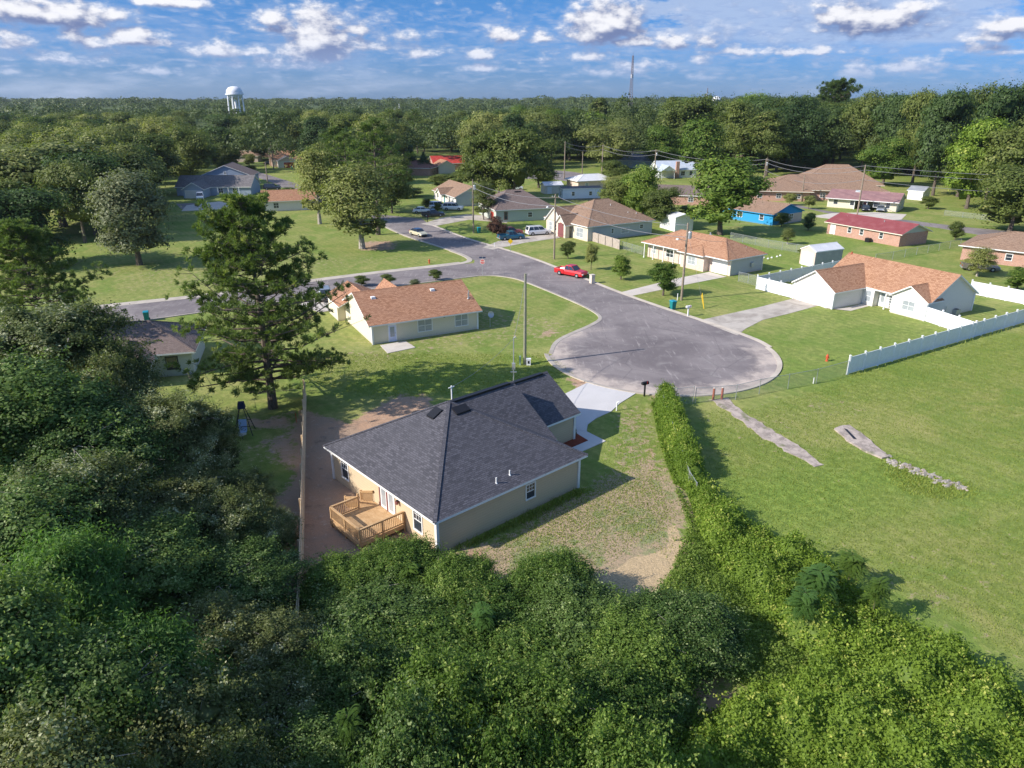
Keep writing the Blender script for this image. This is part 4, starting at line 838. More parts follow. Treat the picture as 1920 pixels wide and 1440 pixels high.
A = G(750, 328)
H = House('rust_roof_house', 'house with rusty brown roof beside the dark conical cedars', (A[0] - 4, A[1]), -12); H.box(0, 16, 0, 9, 2.5, br); H.hip(0, 16, 0, 9, 2.5, 2.4, mat('rust_shingles', shingles((.20, .09, .075), (.33, .17, .14), (.26, .14, .12)), .9)); H.win('f', 0, 4, .9, 1.2, 1, 2); H.done()
A = G(1085, 362)
H = House('pale_metal_roof_house', 'low brick building with pale metal roof left of the dense thicket', (A[0] + .5, A[1] + 8), 22); H.box(0, 13, 0, 8, 2.5, pb); H.hip(0, 13, 0, 8, 2.5, 1.6, M['metal_white'], oh=.7); H.win('f', 0, 3, .9, 1, 1); H.done()
A = G(1052, 374)
H = House('white_trailer_home', 'narrow white trailer home with two dark windows', (A[0] + .3, A[1] - 2), 12, 'trailer'); H.box(0, 11, 0, 4.2, 3.0, mat('bluish_white_panels', siding((.66, .72, .84), .3)), .4); H.gable(0, 11, 0, 4.2, 3.0, .35, 'x', M['roof_grey'], wallm=M['vinyl'], oh=.15); H.win('f', 0, 3, 1.2, .8, 1.0, 1, 'glass'); H.win('f', 0, 8, 1.2, .8, 1.0, 1, 'glass'); H.win('l', 0, 2, 1.2, .8, 1.0, 1, 'glass')
b = MB(); b.box(.2, 10.8, .2, 4, 0, .4, M['stone']); b.build('base', H.r); H.done()
A = G(1022, 364)
H = House('garden_shed', 'small pinkish garden shed near the white trailer home', A, 20, 'shed'); H.box(0, 5.5, 0, 3.4, 2.4, M['trim_c']); H.gable(0, 5.5, 0, 3.4, 2.4, .8, 'x', M['metal_white'], wallm=M['trim_c'], oh=.2); H.door('f', 0, 1.4, 0, 1.2, 1.9, M['trim']); H.done()
A = G(1240, 334)
H = House('blue_metal_roof_house', 'small house with pale blue metal roof and brick chimney near the tall poles', (A[0] - 1, A[1]), 10); bm_ = mat('pale_blue_metal', ribbed((.44, .50, .60), (.54, .58, .66), .4), .5, .4)
H.box(0, 14, 0, 9, 2.8, M['vinyl']); H.gable(0, 14, 0, 9, 2.8, 2.6, 'x', bm_, wallm=M['vinyl']); H.gable(-.5, 4.5, -4, 4, 2.8, 1.6, 'y', bm_, wallm=M['vinyl'], ends='a'); H.posts([(-.3, -3.8), (4.3, -3.8)], 2.8, M['trim']); b = MB(); b.box(6, 7.2, -.9, 0, 0, 5.6, br); b.build('chimney', H.r); H.win('f', 0, 9, .8, 1.4, 1.4, 2, 'glass'); H.win('f', 0, 12, .8, 1, 1.4, 1, 'glass'); H.done()
A = G(1180, 320)
H = House('slate_roof_building', 'long pale walled building with slate blue patched roof against the dark woods', (A[0] - 3, A[1] + 12), -14, 'building'); H.box(0, 20, 0, 9, 3, M['blue_siding']); H.gable(0, 20, 0, 9, 3, 2.2, 'x', mat('patched_slate_metal', ribbed((.10, .12, .18), (.30, .30, .33), 1.2), .6), wallm=M['blue_siding']); H.win('f', 0, 5, .9, 1.4, 1.2, 2); H.done()
A = G(1246, 384)
H = House('mauve_roof_house', 'brick house with dull mauve brown roof left of the big leafy tree', (A[0] - 3, A[1] + 2), -16); H.box(0, 15, 0, 9, 2.5, br); H.gable(0, 15, 0, 9, 2.5, 1.9, 'x', M['roof_taupe'], wallm=br); H.win('f', 0, 4, .9, 1.2, 1, 2, 'glass'); H.win('f', 0, 10, .9, 1.2, 1, 2, 'glass'); H.done()
H = House('grey_roof_house', 'sage walled house with brown grey hip roof behind the left pine branches', (-37.6, 70.6), 15)
H.box(-8, 4.7, -3.2, 5.5, 2.4, gs); H.hip(-8, 4.7, -3.2, 5.5, 2.4, 2.2, M['roof_taupe'], oh=.5); H.box(-3.2, 1.2, -5.4, -3.2, 2.3, gs); H.hip(-3.2, 1.2, -6.0, 0, 2.3, 1.3, M['roof_taupe'], oh=.4)
H.win('f', -3.2, 2.8, .8, 1.0, 1.2, 1, 'glass', frame=M['black']); H.vent(2.6, 3.0, 3.4, M['trim'], .12, .12); H.done()
A = G(-12, 440)
H = House('edge_house', 'grey gabled house cut off by the left edge', (A[0] - 7, A[1]), 0); H.box(0, 8, 0, 7, 2.6, M['grey_siding']); H.gable(0, 8, 0, 7, 2.6, 2.2, 'y', M['roof_grey'], wallm=M['grey_siding']); H.win('f', 0, 4, .9, 1, 1); H.done()
# outbuildings
H = House('metal_shed', 'grey steel garage shed with white roller door behind the vinyl fence', (50.2, 119.0), 26, 'shed')
H.box(0, 6.3, 0, 3.2, 2.5, M['metal_steel']); H.gable(0, 6.3, 0, 3.2, 2.5, .75, 'x', M['metal_white'], wallm=pb, oh=.12, ohg=.1)
b = MB(); b.box(-.03, -.005, .02, 3.18, .05, 2.5, M['brick_pink']); b.build('front_facing', H.r); H.door('l', -.03, 1.6, 0, 2.2, 2.1, M['garage'], name='roller_door'); H.done()
A = G(1695 + 40, 371 + 5)
H = House('small_white_shed', 'tiny pale shed on the far grass beside the woods', (A[0] - 1, A[1]), 40, 'shed'); H.box(0, 4.5, 0, 4, 2.4, M['vinyl']); H.gable(0, 4.5, 0, 4, 2.4, 1.0, 'y', M['metal_steel'], wallm=M['vinyl'], oh=.2); H.door('f', 0, 2.2, 0, 1.3, 1.9, M['garage']); H.done()
A = G(1272, 436)
H = House('white_carport', 'white flat topped carport peeking over the pink brick house roof', (A[0] - .6, A[1] + 1), 20, 'shed'); H.box(0, 4.4, 0, 6, 2.9, M['vinyl']); H.gable(0, 4.4, 0, 6, 2.9, .55, 'y', M['metal_white'], wallm=M['vinyl'], oh=.15); H.done()
H = House('far_white_building', 'distant white building poking above the skyline of trees', (AT(739, 204, 900)[0], 900, 3.0), 10, 'building'); H.box(0, 8, 0, 8, 12, M['tank']); H.gable(0, 8, 0, 8, 12, 2, 'x', M['tank'], wallm=M['tank']); b = MB(); b.tube([(6, 3, 13), (6, 3, 18)], .3, M['tank']); b.build('spire', H.r); H.done()

# ------------------------------------------------------------------ vegetation
RG = np.random.default_rng(11)
def fast_mesh(name, V, Fq, mats, mi=None, tint=None, smooth=None):
    me = bpy.data.meshes.new(name); V = np.ascontiguousarray(V, dtype=np.float32); k = Fq.shape[1]
    me.vertices.add(len(V)); me.vertices.foreach_set('co', V.ravel()); me.loops.add(Fq.size); me.loops.foreach_set('vertex_index', Fq.ravel().astype(np.int32))
    me.polygons.add(len(Fq)); me.polygons.foreach_set('loop_start', np.arange(0, Fq.size, k, dtype=np.int32))
    for m in mats: me.materials.append(m)
    if mi is not None: me.polygons.foreach_set('material_index', mi.astype(np.int32))
    if tint is not None: a = me.attributes.new('tint', 'FLOAT', 'FACE'); a.data.foreach_set('value', tint.astype(np.float32))
    me.update(); return me
def leaves(P, N, size, asp=.62, jit=.35, droop=0, rng=RG):
    """one small folded rhombus per point P, facing roughly N"""
    n = len(P); N = N / (np.linalg.norm(N, axis=1, keepdims=True) + 1e-9); r = rng.normal(size=(n, 3)); T = np.cross(N, r); T /= np.linalg.norm(T, axis=1, keepdims=True) + 1e-9
    if droop: T[:, 2] -= droop; T /= np.linalg.norm(T, axis=1, keepdims=True)
    B = np.cross(N, T); s = size * (1 + jit * rng.uniform(-1, 1, n))[:, None]
    V = np.stack([P - T * s * .5, P + B * s * .5 * asp + N * s * .08, P + T * s * .5, P - B * s * .5 * asp + N * s * .08], 1).reshape(-1, 3)
    return V, np.arange(4 * n).reshape(n, 4)
def unit(n, rng=RG): v = rng.normal(size=(n, 3)); return v / np.linalg.norm(v, axis=1, keepdims=True)

def blob_crown(name, blobs, nclump, nleaf, leaf, m, csize=.22, seed=1, core=.62, up=.35, rand=.75, asp=.62, shell=(.82, 1.06), droop=0, sprig=0):
    """blobs: (x,y,z,rx,ry,rz). Leaves gather in clumps on the outer surface of the blobs; gaps stay between clumps."""
    rng = np.random.default_rng(seed); Bm = np.array(blobs, float); area = (Bm[:, 3] * Bm[:, 4] * Bm[:, 5]) ** (2 / 3); pr = area / area.sum()
    bi = rng.choice(len(Bm), nclump * 2, p=pr); d = unit(len(bi), rng); d[:, 2] = np.where(d[:, 2] < -.35, -d[:, 2], d[:, 2]); rad = rng.uniform(*shell, len(bi))[:, None]
    C0 = Bm[bi, :3] + d * Bm[bi, 3:] * rad
    keep = np.ones(len(bi), bool)
    for j in range(len(Bm)):
        q = np.linalg.norm((C0 - Bm[j, :3]) / Bm[j, 3:], axis=1); keep &= ~((q < .74) & (bi != j))
    C0 = C0[keep][:nclump]; D = d[keep][:nclump]; bi = bi[keep][:nclump]; cr = Bm[bi, 3:].mean(1) * csize * rng.uniform(.6, 1.4, len(bi))
    k = rng.integers(0, len(C0), nleaf); off = rng.normal(size=(nleaf, 3)) * cr[k][:, None] * np.array([1, 1, .7])
    P = C0[k] + off; Nn = D[k] + rand * rng.normal(size=(nleaf, 3)) * .6 + off / (cr[k][:, None] + 1e-6) * .35; Nn[:, 2] += up
    V, Fq = leaves(P, Nn, leaf, asp, rng=rng, droop=droop)
    ct = np.clip(rng.normal(.45, .27, len(C0)), 0, 1); tint = np.clip(ct[k] + rng.normal(0, .15, nleaf), 0, 1)
    if sprig:
        si = rng.integers(0, len(C0), sprig); per = 34; tt = np.tile(np.linspace(0, 1, per), sprig); dr = D[si] + unit(sprig, rng) * .55; dr[:, 2] += .25; dr /= np.linalg.norm(dr, axis=1, keepdims=True); ln = rng.uniform(.5, 1.7, sprig)
        q = np.repeat(C0[si], per, 0) + np.repeat(dr * ln[:, None], per, 0) * tt[:, None] + rng.normal(size=(sprig * per, 3)) * leaf * .8 - np.c_[0 * tt, 0 * tt, tt ** 2 * .3]
        V2, F2 = leaves(q, unit(len(q), rng) + (0, 0, .6), leaf, asp, rng=rng, droop=droop); Fq = np.concatenate([Fq, F2 + len(V)]); V = np.concatenate([V, V2]); tint = np.concatenate([tint, np.clip(np.repeat(np.clip(ct[si] + .15, 0, 1), per) + rng.normal(0, .12, len(q)), 0, 1)])
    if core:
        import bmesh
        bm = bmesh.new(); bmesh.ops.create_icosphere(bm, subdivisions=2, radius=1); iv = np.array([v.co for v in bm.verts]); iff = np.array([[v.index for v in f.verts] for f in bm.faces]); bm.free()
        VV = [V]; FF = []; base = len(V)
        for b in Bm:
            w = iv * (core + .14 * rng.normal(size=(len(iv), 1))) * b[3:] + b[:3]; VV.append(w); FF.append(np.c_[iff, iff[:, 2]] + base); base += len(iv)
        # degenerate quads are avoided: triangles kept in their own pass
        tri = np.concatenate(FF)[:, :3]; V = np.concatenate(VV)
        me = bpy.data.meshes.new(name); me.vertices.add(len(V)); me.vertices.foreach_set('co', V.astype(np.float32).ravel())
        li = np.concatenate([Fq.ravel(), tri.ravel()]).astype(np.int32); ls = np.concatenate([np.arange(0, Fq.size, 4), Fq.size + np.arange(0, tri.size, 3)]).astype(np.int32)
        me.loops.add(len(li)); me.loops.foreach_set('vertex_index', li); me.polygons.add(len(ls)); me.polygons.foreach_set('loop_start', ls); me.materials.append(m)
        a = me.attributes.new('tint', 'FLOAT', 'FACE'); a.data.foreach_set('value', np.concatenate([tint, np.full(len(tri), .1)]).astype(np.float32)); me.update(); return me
    return fast_mesh(name, V, Fq, [m], tint=tint)

def limbs(name, H, r, blobs, m, seed=0, split=.35, twigs=0):
    rr = random.Random(seed); b = MB(); x = y = 0; pts = [(0, 0, -.2)]; top = H * .8
    for i in range(1, 6): x += rr.uniform(-.03, .03) * H * .3; y += rr.uniform(-.03, .03) * H * .3; pts.append((x, y, top * i / 5))
    b.tube(pts, [r * 1.25] + [r * (1 - .16 * i) for i in range(1, 6)], m, 9)
    for _ in range(twigs * 3):
        bl = blobs[rr.randrange(len(blobs))]; a = rr.uniform(0, 6.28); p0 = Vector(bl[:3]); e = p0 + Vector((math.cos(a) * bl[3], math.sin(a) * bl[4], rr.uniform(.2, .9) * bl[5])) * rr.uniform(.95, 1.35); m1 = p0.lerp(e, .5) + Vector((rr.gauss(0, .2), rr.gauss(0, .2), rr.uniform(-.1, .3))); b.tube([p0, m1, e], [r * .22, r * .13, r * .03], m, 5, False)
    for bl in blobs:
        t = min(.95, max(split, (bl[2] - bl[5]) / top * .8)); k = t * 5; i = int(k); f = k - i; p0 = Vector(pts[i]).lerp(Vector(pts[min(5, i + 1)]), f); p1 = Vector(bl[:3])
        mid = p0.lerp(p1, .5) + Vector((rr.uniform(-.4, .4), rr.uniform(-.4, .4), rr.uniform(0, .5))); b.tube([p0, mid, p1], [r * .42, r * .28, r * .1], m, 6, False)
        for _ in range(twigs):
            e = p1 + Vector((rr.gauss(0, 1) * bl[3] * .5, rr.gauss(0, 1) * bl[4] * .5, rr.gauss(.3, .6) * bl[5] * .6)); b.tube([mid.lerp(p1, rr.uniform(.2, 1)), e], [r * .11, r * .02], m, 4, False)
    o = b.build(name); me = o.data; bpy.data.objects.remove(o); return me

def blobset(seed, R, H, z0, n, rs=(.32, .55), flat=.8, conic=0):
    """crown envelope: radius R, from z0 up to H"""
    rr = random.Random(seed); out = [(0, 0, (z0 + H) / 2, R * .62, R * .62, (H - z0) * .42)]; zc = (z0 + H) / 2
    for i in range(n):
        a = i * 2.399 + rr.uniform(-.4, .4); u = rr.uniform(-1, 1) if i else .9; z = zc + u * (H - z0) * .36; w = math.sqrt(max(.05, 1 - u * u * .8)) * (1 - conic * (u + 1) / 2); q = rr.uniform(.45, .72) * w
        s = rr.uniform(*rs) * R * (1 - conic * .3 * (u + 1)); out.append((R * q * math.cos(a), R * q * math.sin(a), z, s, s, s * flat))
    return out

GREENS = dict(
    oak=foliage('oak_leaves', (.050, .085, .020), (.180, .235, .060), (.26, .27, .09)), silver=foliage('grey_green_leaves', (.075, .100, .045), (.22, .26, .14), (.36, .38, .26)),
    olive=foliage('olive_leaves', (.095, .125, .034), (.30, .345, .11), (.40, .42, .18)), bright=foliage('bright_leaves', (.045, .105, .016), (.18, .275, .048), (.34, .38, .09)),
    dark=foliage('dark_leaves', (.025, .060, .020), (.105, .170, .052)), pine=foliage('pine_needles', (.060, .11, .030), (.22, .30, .095), (.42, .44, .18), .4), cedar=foliage('cedar_foliage', (.015, .045, .015), (.055, .115, .030), None, .15),
    yellow=foliage('yellow_green_leaves', (.045, .120, .018), (.25, .37, .055), (.50, .52, .14), .4), vine=foliage('vine_leaves', (.026, .070, .014), (.165, .275, .055), (.34, .42, .12), .4),
    near=foliage('glossy_near_leaves', (.035, .070, .020), (.24, .28, .11), (.52, .54, .36), .35, .42), neardk=foliage('dark_near_leaves', (.030, .075, .020), (.17, .27, .070), (.34, .42, .18), .35, .42),  # neardk: second leaf kind with its own darker green
    fern=foliage('feathery_leaves', (.050, .12, .030), (.16, .30, .075), (.28, .42, .13), .4), red=foliage('reddish_leaves', (.09, .045, .035), (.22, .12, .085)), weeds=foliage('weed_leaves', (.065, .13, .022), (.22, .32, .06), (.36, .42, .12), .35))
ZERO = Vector((0, 0, 0))
def plant(kind, me_c, me_t, X, Y, label, cat='tree', group=None, s=1.0, sz=None, rz=None, z=0):
    r = root(kind, (X, Y, z), rnd.uniform(0, 6.28) if rz is None else rz, label, cat, group); r.scale = (s, s, sz or s)
    for nm, me in (('trunk', me_t), ('crown', me_c)):
        if me is None: continue
        o = bpy.data.objects.new(nm, me); COL.objects.link(o); o.parent = r
    return r

# --- medium-distance prototypes (unit: a 15 m tree of radius 6)
def proto(nm, g, seed, R=6, H=15, z0=1.1, n=13, nclump=420, nleaf=9000, leaf=.42, trunk=.32, m='bark', **kw):
    bl = blobset(seed, R, H, z0, n, conic=kw.pop('conic', 0), flat=kw.pop('flat', .8), rs=kw.pop('rs', (.32, .55))); return (blob_crown(nm, bl, nclump, nleaf, leaf, GREENS[g], seed=seed, **kw), limbs(nm + '_trunk', H, trunk, bl, M[m], seed), R, H)
PR = dict(
    oak1=proto('oak_a', 'oak', 1), oak2=proto('oak_b', 'oak', 2, n=16, rs=(.25, .45)), oak3=proto('oak_c', 'olive', 3, n=15, rs=(.25, .5)), dark1=proto('dark_a', 'dark', 4, n=14), dark2=proto('dark_b', 'dark', 5, R=5, H=16, n=14, conic=.3),
    tall1=proto('tall_a', 'oak', 6, R=4.2, H=18, z0=4, n=14), bright1=proto('bright_a', 'bright', 7, n=15), bright2=proto('bright_b', 'bright', 8, R=5, H=15, n=16, rs=(.22, .42)), silver1=proto('silver_a', 'silver', 9, R=5, H=14, z0=1.2, n=17, rs=(.22, .42), nleaf=14000, leaf=.34, nclump=600, core=.45),
    yellow1=proto('yellow_a', 'yellow', 10, n=14, rs=(.25, .45)), olive1=proto('olive_a', 'olive', 12, R=4.5, H=15, n=18, rs=(.2, .36), nleaf=12000, leaf=.34, nclump=500, core=.35, m='bark_pale'), olive2=proto('olive_b', 'olive', 13, n=14))
def cone_tree(nm, g, seed, R=2.6, H=9):
    bl = [(0, 0, H * (.12 + .80 * i / 7), R * (1 - i / 8) * 1.0, R * (1 - i / 8) * 1.0, H * .13) for i in range(8)]
    return (blob_crown(nm, bl, 300, 6000, .26, GREENS[g], seed=seed, csize=.16, core=.8, up=.8, rand=.5), limbs(nm + '_trunk', H, .14, bl[:1], M['bark'], seed), R, H)
PR['cedar'] = cone_tree('cedar', 'cedar', 21)

def pine_tree(nm, H=20, R=6, z0=.38, n=46, seed=5, tufts=7, needle=.42, nt=10, r=.32, spread=1.0, droop=0.0, g='pine', top=.9):
    """loblolly: tall trunk, irregular level branches with needle tufts along their outer halves"""
    rr = random.Random(seed); rng = np.random.default_rng(seed); b = MB(); pts = [(0, 0, -.2)]; x = y = 0
    for i in range(1, 9): x += rr.uniform(-.12, .12); y += rr.uniform(-.12, .12); pts.append((x, y, H * i / 8))
    b.tube(pts, [r * 1.2] + [r * (1 - .11 * i) for i in range(1, 9)], M['bark'], 9); P = []; T = []; TT = []
    for i in range(n):
        f = z0 + (1 - z0) * ((i + rr.random()) / n); z = f * H; k = min(7.99, f * 8); q = Vector(pts[int(k)]).lerp(Vector(pts[int(k) + 1]), k - int(k)); a = i * 2.4 + rr.uniform(-.6, .6)
        g_ = (f - z0) / (1 - z0); L = R * spread * (math.sin(PI * (.18 + .82 * g_) ** .75) * .85 + .15) * rr.uniform(.5, 1.12); rise = rr.uniform(-.12, .35) - droop + g_ * .55
        d = Vector((math.cos(a), math.sin(a), 0)); p1 = q + d * L * .5 + Vector((0, 0, L * rise * .35 - .1)); p2 = q + d * L + Vector((0, 0, L * rise)); b.tube([q, p1, p2], [r * .3 * (1.1 - g_), r * .18 * (1.1 - g_) + .012, .02], M['bark'], 5, False)
        for j in range(tufts):
            t = rr.uniform(.35, 1.05) if j else 1.0; c = q.lerp(p1, t * 2) if t < .5 else p1.lerp(p2, (t - .5) * 2); sp_ = .22 * L * (1.2 - abs(t - .8)); s = d.cross(Vector((0, 0, 1))) * rr.gauss(0, 1) * sp_ * .8; e = c + s + Vector((0, 0, abs(rr.gauss(0, .18)) + .12)) + d * rr.gauss(0, .15) * sp_
            if rr.random() < .8: b.tube([c, e], [.03, .012], M['bark'], 4, False)
            dr = (e - c).normalized(); ct = min(1, max(0, rr.gauss(.48, .25)))
            for w in range(3): P.append(tuple(e + Vector([rr.gauss(0, .17) for _ in range(3)]) * needle * 1.6)); T.append(tuple(dr + d * .5 + Vector((0, 0, .55)))); TT.append(ct)
    P = np.array(P); T = np.array(T); TT = np.array(TT); m_ = nt; P2 = np.repeat(P, m_, 0); D = unit(len(P2), rng) * 1.0 + np.repeat(T, m_, 0) * .75; D /= np.linalg.norm(D, axis=1, keepdims=True)
    W_ = np.cross(D, unit(len(P2), rng)); W_ /= np.linalg.norm(W_, axis=1, keepdims=True); L = needle * rng.uniform(.7, 1.2, len(P2))[:, None]; w = needle * .085
    V = np.stack([P2 - W_ * w * .4, P2 + D * L * .6 - W_ * w, P2 + D * L, P2 + D * L * .6 + W_ * w], 1).reshape(-1, 3); Fq = np.arange(len(V)).reshape(-1, 4)
    me = fast_mesh(nm, V, Fq, [GREENS[g]], tint=np.clip(np.repeat(TT, m_) + rng.normal(0, .1, len(P2)), 0, 1)); o = b.build(nm + '_trunk'); tm = o.data; bpy.data.objects.remove(o); return (me, tm, R, H)
PR['pine1'] = pine_tree('pine_a', 20, 5.0, .45, 40, 31, 9, .55, 9); PR['pine2'] = pine_tree('pine_b', 22, 5.5, .5, 36, 32, 10, .6, 9)

def T(kind, bx, by, ty, wpx, label, name='tree', group=None, cat='tree', z0=None):
    """tree standing at ground spot (bx,by), reaching up to row ty, crown about wpx wide"""
    me, tr, R, H = PR[kind]; X, Y = G(bx, by); h = GZ(bx, by, ty); sc = h / H; w = Y * math.cos(TH) + CH * math.sin(TH); sr = wpx / 2 * w / F / R
    return plant(name, me, tr, X, Y, label, cat, group, sr, sc)

# named trees of the middle ground
T('silver1', 262, 497, 308, 160, 'grey green tree leafy to the ground on the lawn left of the tall pine', 'lawn_tree')
T('oak3', 120, 425, 262, 250, 'very broad olive brown live oak left of the grey green lawn tree', 'live_oak')
T('dark1', 62, 500, 352, 170, 'dark glossy rounded tree in front of the broad live oak', 'magnolia_tree')
T('oak3', 200, 400, 250, 120, 'olive oak wedged between the live oak and the blue grey house', 'live_oak')
T('olive1', 679, 466, 300, 150, 'open olive green tree with pale forked limbs at the corner lawn', 'lawn_tree')
T('pine1', 709, 440, 232, 130, 'tall dark pine growing from the mulch ring behind the corner lawn tree', 'pine_tree')
T('olive1', 600, 420, 272, 95, 'slim olive tree left of the corner lawn tree', 'lawn_tree')
T('oak2', 965, 378, 238, 125, 'big spreading tree behind the taupe hip roof', 'oak_tree'); T('oak1', 905, 372, 246, 85, 'tall rounded tree between the red roof and the big spreading tree', 'oak_tree')
T('pine2', 640, 395, 245, 110, 'dark needled tree behind the slim olive tree', 'pine_tree')
T('olive1', 906, 412, 338, 55, 'small open tree in front of the taupe roofed sage house', 'yard_tree'); T('bright2', 1350, 440, 283, 150, 'large light tipped leafy tree in front of the bright blue house', 'leafy_tree')
T('oak2', 1160, 405, 335, 75, 'left tree of the thicket behind the arched brick house', 'thicket_tree'); T('bright1', 1205, 412, 312, 80, 'tallest tree of the thicket behind the arched brick house', 'thicket_tree'); T('oak1', 1240, 425, 352, 80, 'rightmost tree of the thicket behind the arched brick house', 'thicket_tree')
T('olive2', 1160, 372, 330, 70, 'far left tree behind the thicket by the pale metal roof', 'thicket_tree')
T('cedar', 771, 326, 266, 36, 'tall dark conical cedar just right of the rusty brown roof', 'cedar_tree'); T('cedar', 795, 327, 285, 40, 'shorter blackish cedar between the tall cedar and the red roof', 'cedar_tree'); T('cedar', 750, 322, 282, 32, 'dark cedar behind the rusty brown roof', 'cedar_tree')
T('oak1', 1892, 436, 312, 150, 'broad tree with a pale forked trunk at the right edge of the far lawn', 'lawn_tree'); T('bright1', 1655, 348, 262, 95, 'rounded bright green tree before the dark woods above the cream carport house', 'round_tree')
T('olive1', 1832, 518, 462, 62, 'small thin tree beside the grey pickup at the right edge', 'yard_tree'); T('bright2', 1906, 546, 498, 52, 'round green bush inside the white fence at the right edge', 'round_bush'); T('oak1', 1790, 450, 416, 28, 'small upright tree near the far road bend', 'yard_tree')
T('olive1', 1476, 458, 426, 30, 'young palm like shrub between the blue house and the steel shed', 'yard_shrub'); T('dark2', 1515, 432, 398, 28, 'upright dark shrub right of the blue house', 'yard_shrub'); T('oak2', 1465, 425, 398, 32, 'dark shrub against the blue house wall', 'yard_shrub')
T('oak3', 1480, 385, 362, 26, 'small yard tree before the large brown roofed hall', 'yard_shrub'); T('oak3', 1516, 392, 366, 24, 'second small yard tree before the large brown roofed hall', 'yard_shrub')
T('oak2', 1065, 485, 452, 32, 'small round tree in the lawn above the red pickup', 'young_tree'); T('oak3', 1108, 506, 456, 26, 'narrow upright tree beside the brick mailbox', 'young_tree'); T('bright2', 1164, 524, 476, 42, 'bushy young tree between the brick mailbox and the pink house drive', 'young_tree'); T('bright2', 1243, 554, 488, 62, 'full leafy crape myrtle beside the pink house driveway', 'crape_myrtle')
T('oak2', 727, 538, 514, 30, 'largest round clipped bush behind the beige house roof', 'round_bush'); T('oak2', 678, 536, 517, 30, 'round bush half hidden by the beige house gables', 'round_bush'); T('oak2', 817, 526, 505, 28, 'round bush by the side street near the stop sign', 'round_bush'); T('silver1', 778, 536, 523, 24, 'low pale spiky shrub between two round bushes', 'low_shrub')
T('oak2', 1505, 477, 466, 20, 'low flower clump ringed by white stones', 'low_shrub'); me, tr, R, H = PR['oak2']
rd = blob_crown('red_bush', blobset(44, 1.6, 2.6, .2, 9), 160, 2500, .2, GREENS['red'], seed=44); PR['redbush'] = (rd, None, 1.6, 2.6)
T('redbush', 932, 444, 410, 36, 'reddish brown leafed bush beside the teal bin', 'red_bush'); T('redbush', 395, 620, 610, 14, 'small red leafed shrub by the grey roofed house', 'red_bush')
for (x, y, t, w, l) in ((800, 392, 372, 22, 'shrub at the left corner of the small white house'), (820, 398, 380, 16, 'second shrub before the small white house'), (776, 368, 352, 40, 'clipped hedge mass left of the small white house'), (1100, 447, 437, 18, 'foundation bush under the arched house window'),
                        (700, 345, 322, 60, 'bushy tree behind the corner lawn tree'), (860, 352, 322, 50, 'bushy tree between the small white house and the tan outbuilding'), (825, 352, 326, 46, 'rounded bush tree below the tan outbuilding'), (1276, 325, 316, 24, 'low bush beside the pale blue metal roof house'), (1290, 408, 385, 40, 'bush at the foot of the large leafy tree'),
                        (1740, 392, 368, 34, 'dark bush at the woods edge by the tiny pale shed'), (470, 322, 310, 26, 'roadside bush at the far bend'), (468, 312, 288, 24, 'rounded tree by the low pale house'), (370, 388, 381, 10, 'tiny round bush by the far drive'), (545, 388, 350, 36, 'dull bush beside the orange gable house')):
    T(rnd.choice(['oak1', 'oak2', 'olive2']), x, y, t, w, l, 'yard_bush', cat='bush')


for k, x, y, t, w, l in (('pine1', 655, 415, 255, 90, 'dark pine close behind the corner lawn tree on its left'), ('oak1', 735, 400, 300, 80, 'leafy tree right behind the dark pine by the mulch ring'), ('oak2', 745, 372, 292, 70, 'rounded tree below the rusty brown roof'),
    ('oak1', 1010, 352, 262, 80, 'leafy tree right of the big spreading tree'), ('oak2', 1150, 352, 300, 60, 'bushy tree left of the slate roof building'), ('bright1', 1180, 395, 330, 60, 'bright leafy tree within the thicket behind the arched brick house'), ('dark2', 935, 365, 262, 60, 'dark narrow tree left of the big spreading tree'),
    ('oak2', 1385, 352, 296, 60, 'leafy tree behind the left of the brown roofed hall'), ('oak1', 430, 325, 268, 50, 'roadside tree by the far lamp pole'), ('oak2', 30, 455, 330, 130, 'broad tree at the left edge behind the magnolia'), ('oak3', 160, 455, 300, 110, 'olive tree between the magnolia and the grey green lawn tree')):
    T(k, x, y, t, w, l, 'yard_tree')
for k, x, y, t, w, l in (('dark1', 262, 392, 268, 80, 'large dark oak just left of the blue grey house'), ('oak3', 250, 415, 268, 130, 'tall olive oak behind the grey green lawn tree'), ('oak1', 365, 345, 238, 90, 'rounded tree rising behind the gabled pale house'), ('dark2', 420, 320, 236, 70, 'dark narrow tree behind the low pale house'), ('oak1', 480, 300, 232, 80, 'big tree behind the dim shaded house'), ('oak2', 595, 303, 234, 70, 'big tree behind the right end of the pink stucco house'),
    ('oak3', 60, 440, 275, 190, 'massive olive oak between the left edge and the live oak'), ('dark1', 180, 440, 285, 140, 'dark oak in shade behind the magnolia'), ('oak2', 620, 350, 262, 80, 'tree above the slim olive tree'), ('oak1', 690, 345, 245, 90, 'rounded tree above the corner lawn tree')):
    T(k, x, y, t, w, l, 'oak_tree')
# big loblolly pine beside the lot and the one at the left edge
PR['bigpine'] = pine_tree('big_pine', 19, 8.1, .12, 96, 77, 26, .40, 15, .42, 1.0, .06)
X, Y = G(512, 765); h = GZ(512, 765, 385); plant('pine_tree', PR['bigpine'][0], PR['bigpine'][1], X, Y, 'tall long needled pine standing left of the tan house lot', 'tree', None, .93, h / 19, 2.2)
X, Y = G(100, 690); h = GZ(100, 690, 430); plant('pine_tree', PR['bigpine'][0], PR['bigpine'][1], X, Y, 'second long needled pine at the left edge above the foreground trees', 'tree', None, .85, h / 19, .4)

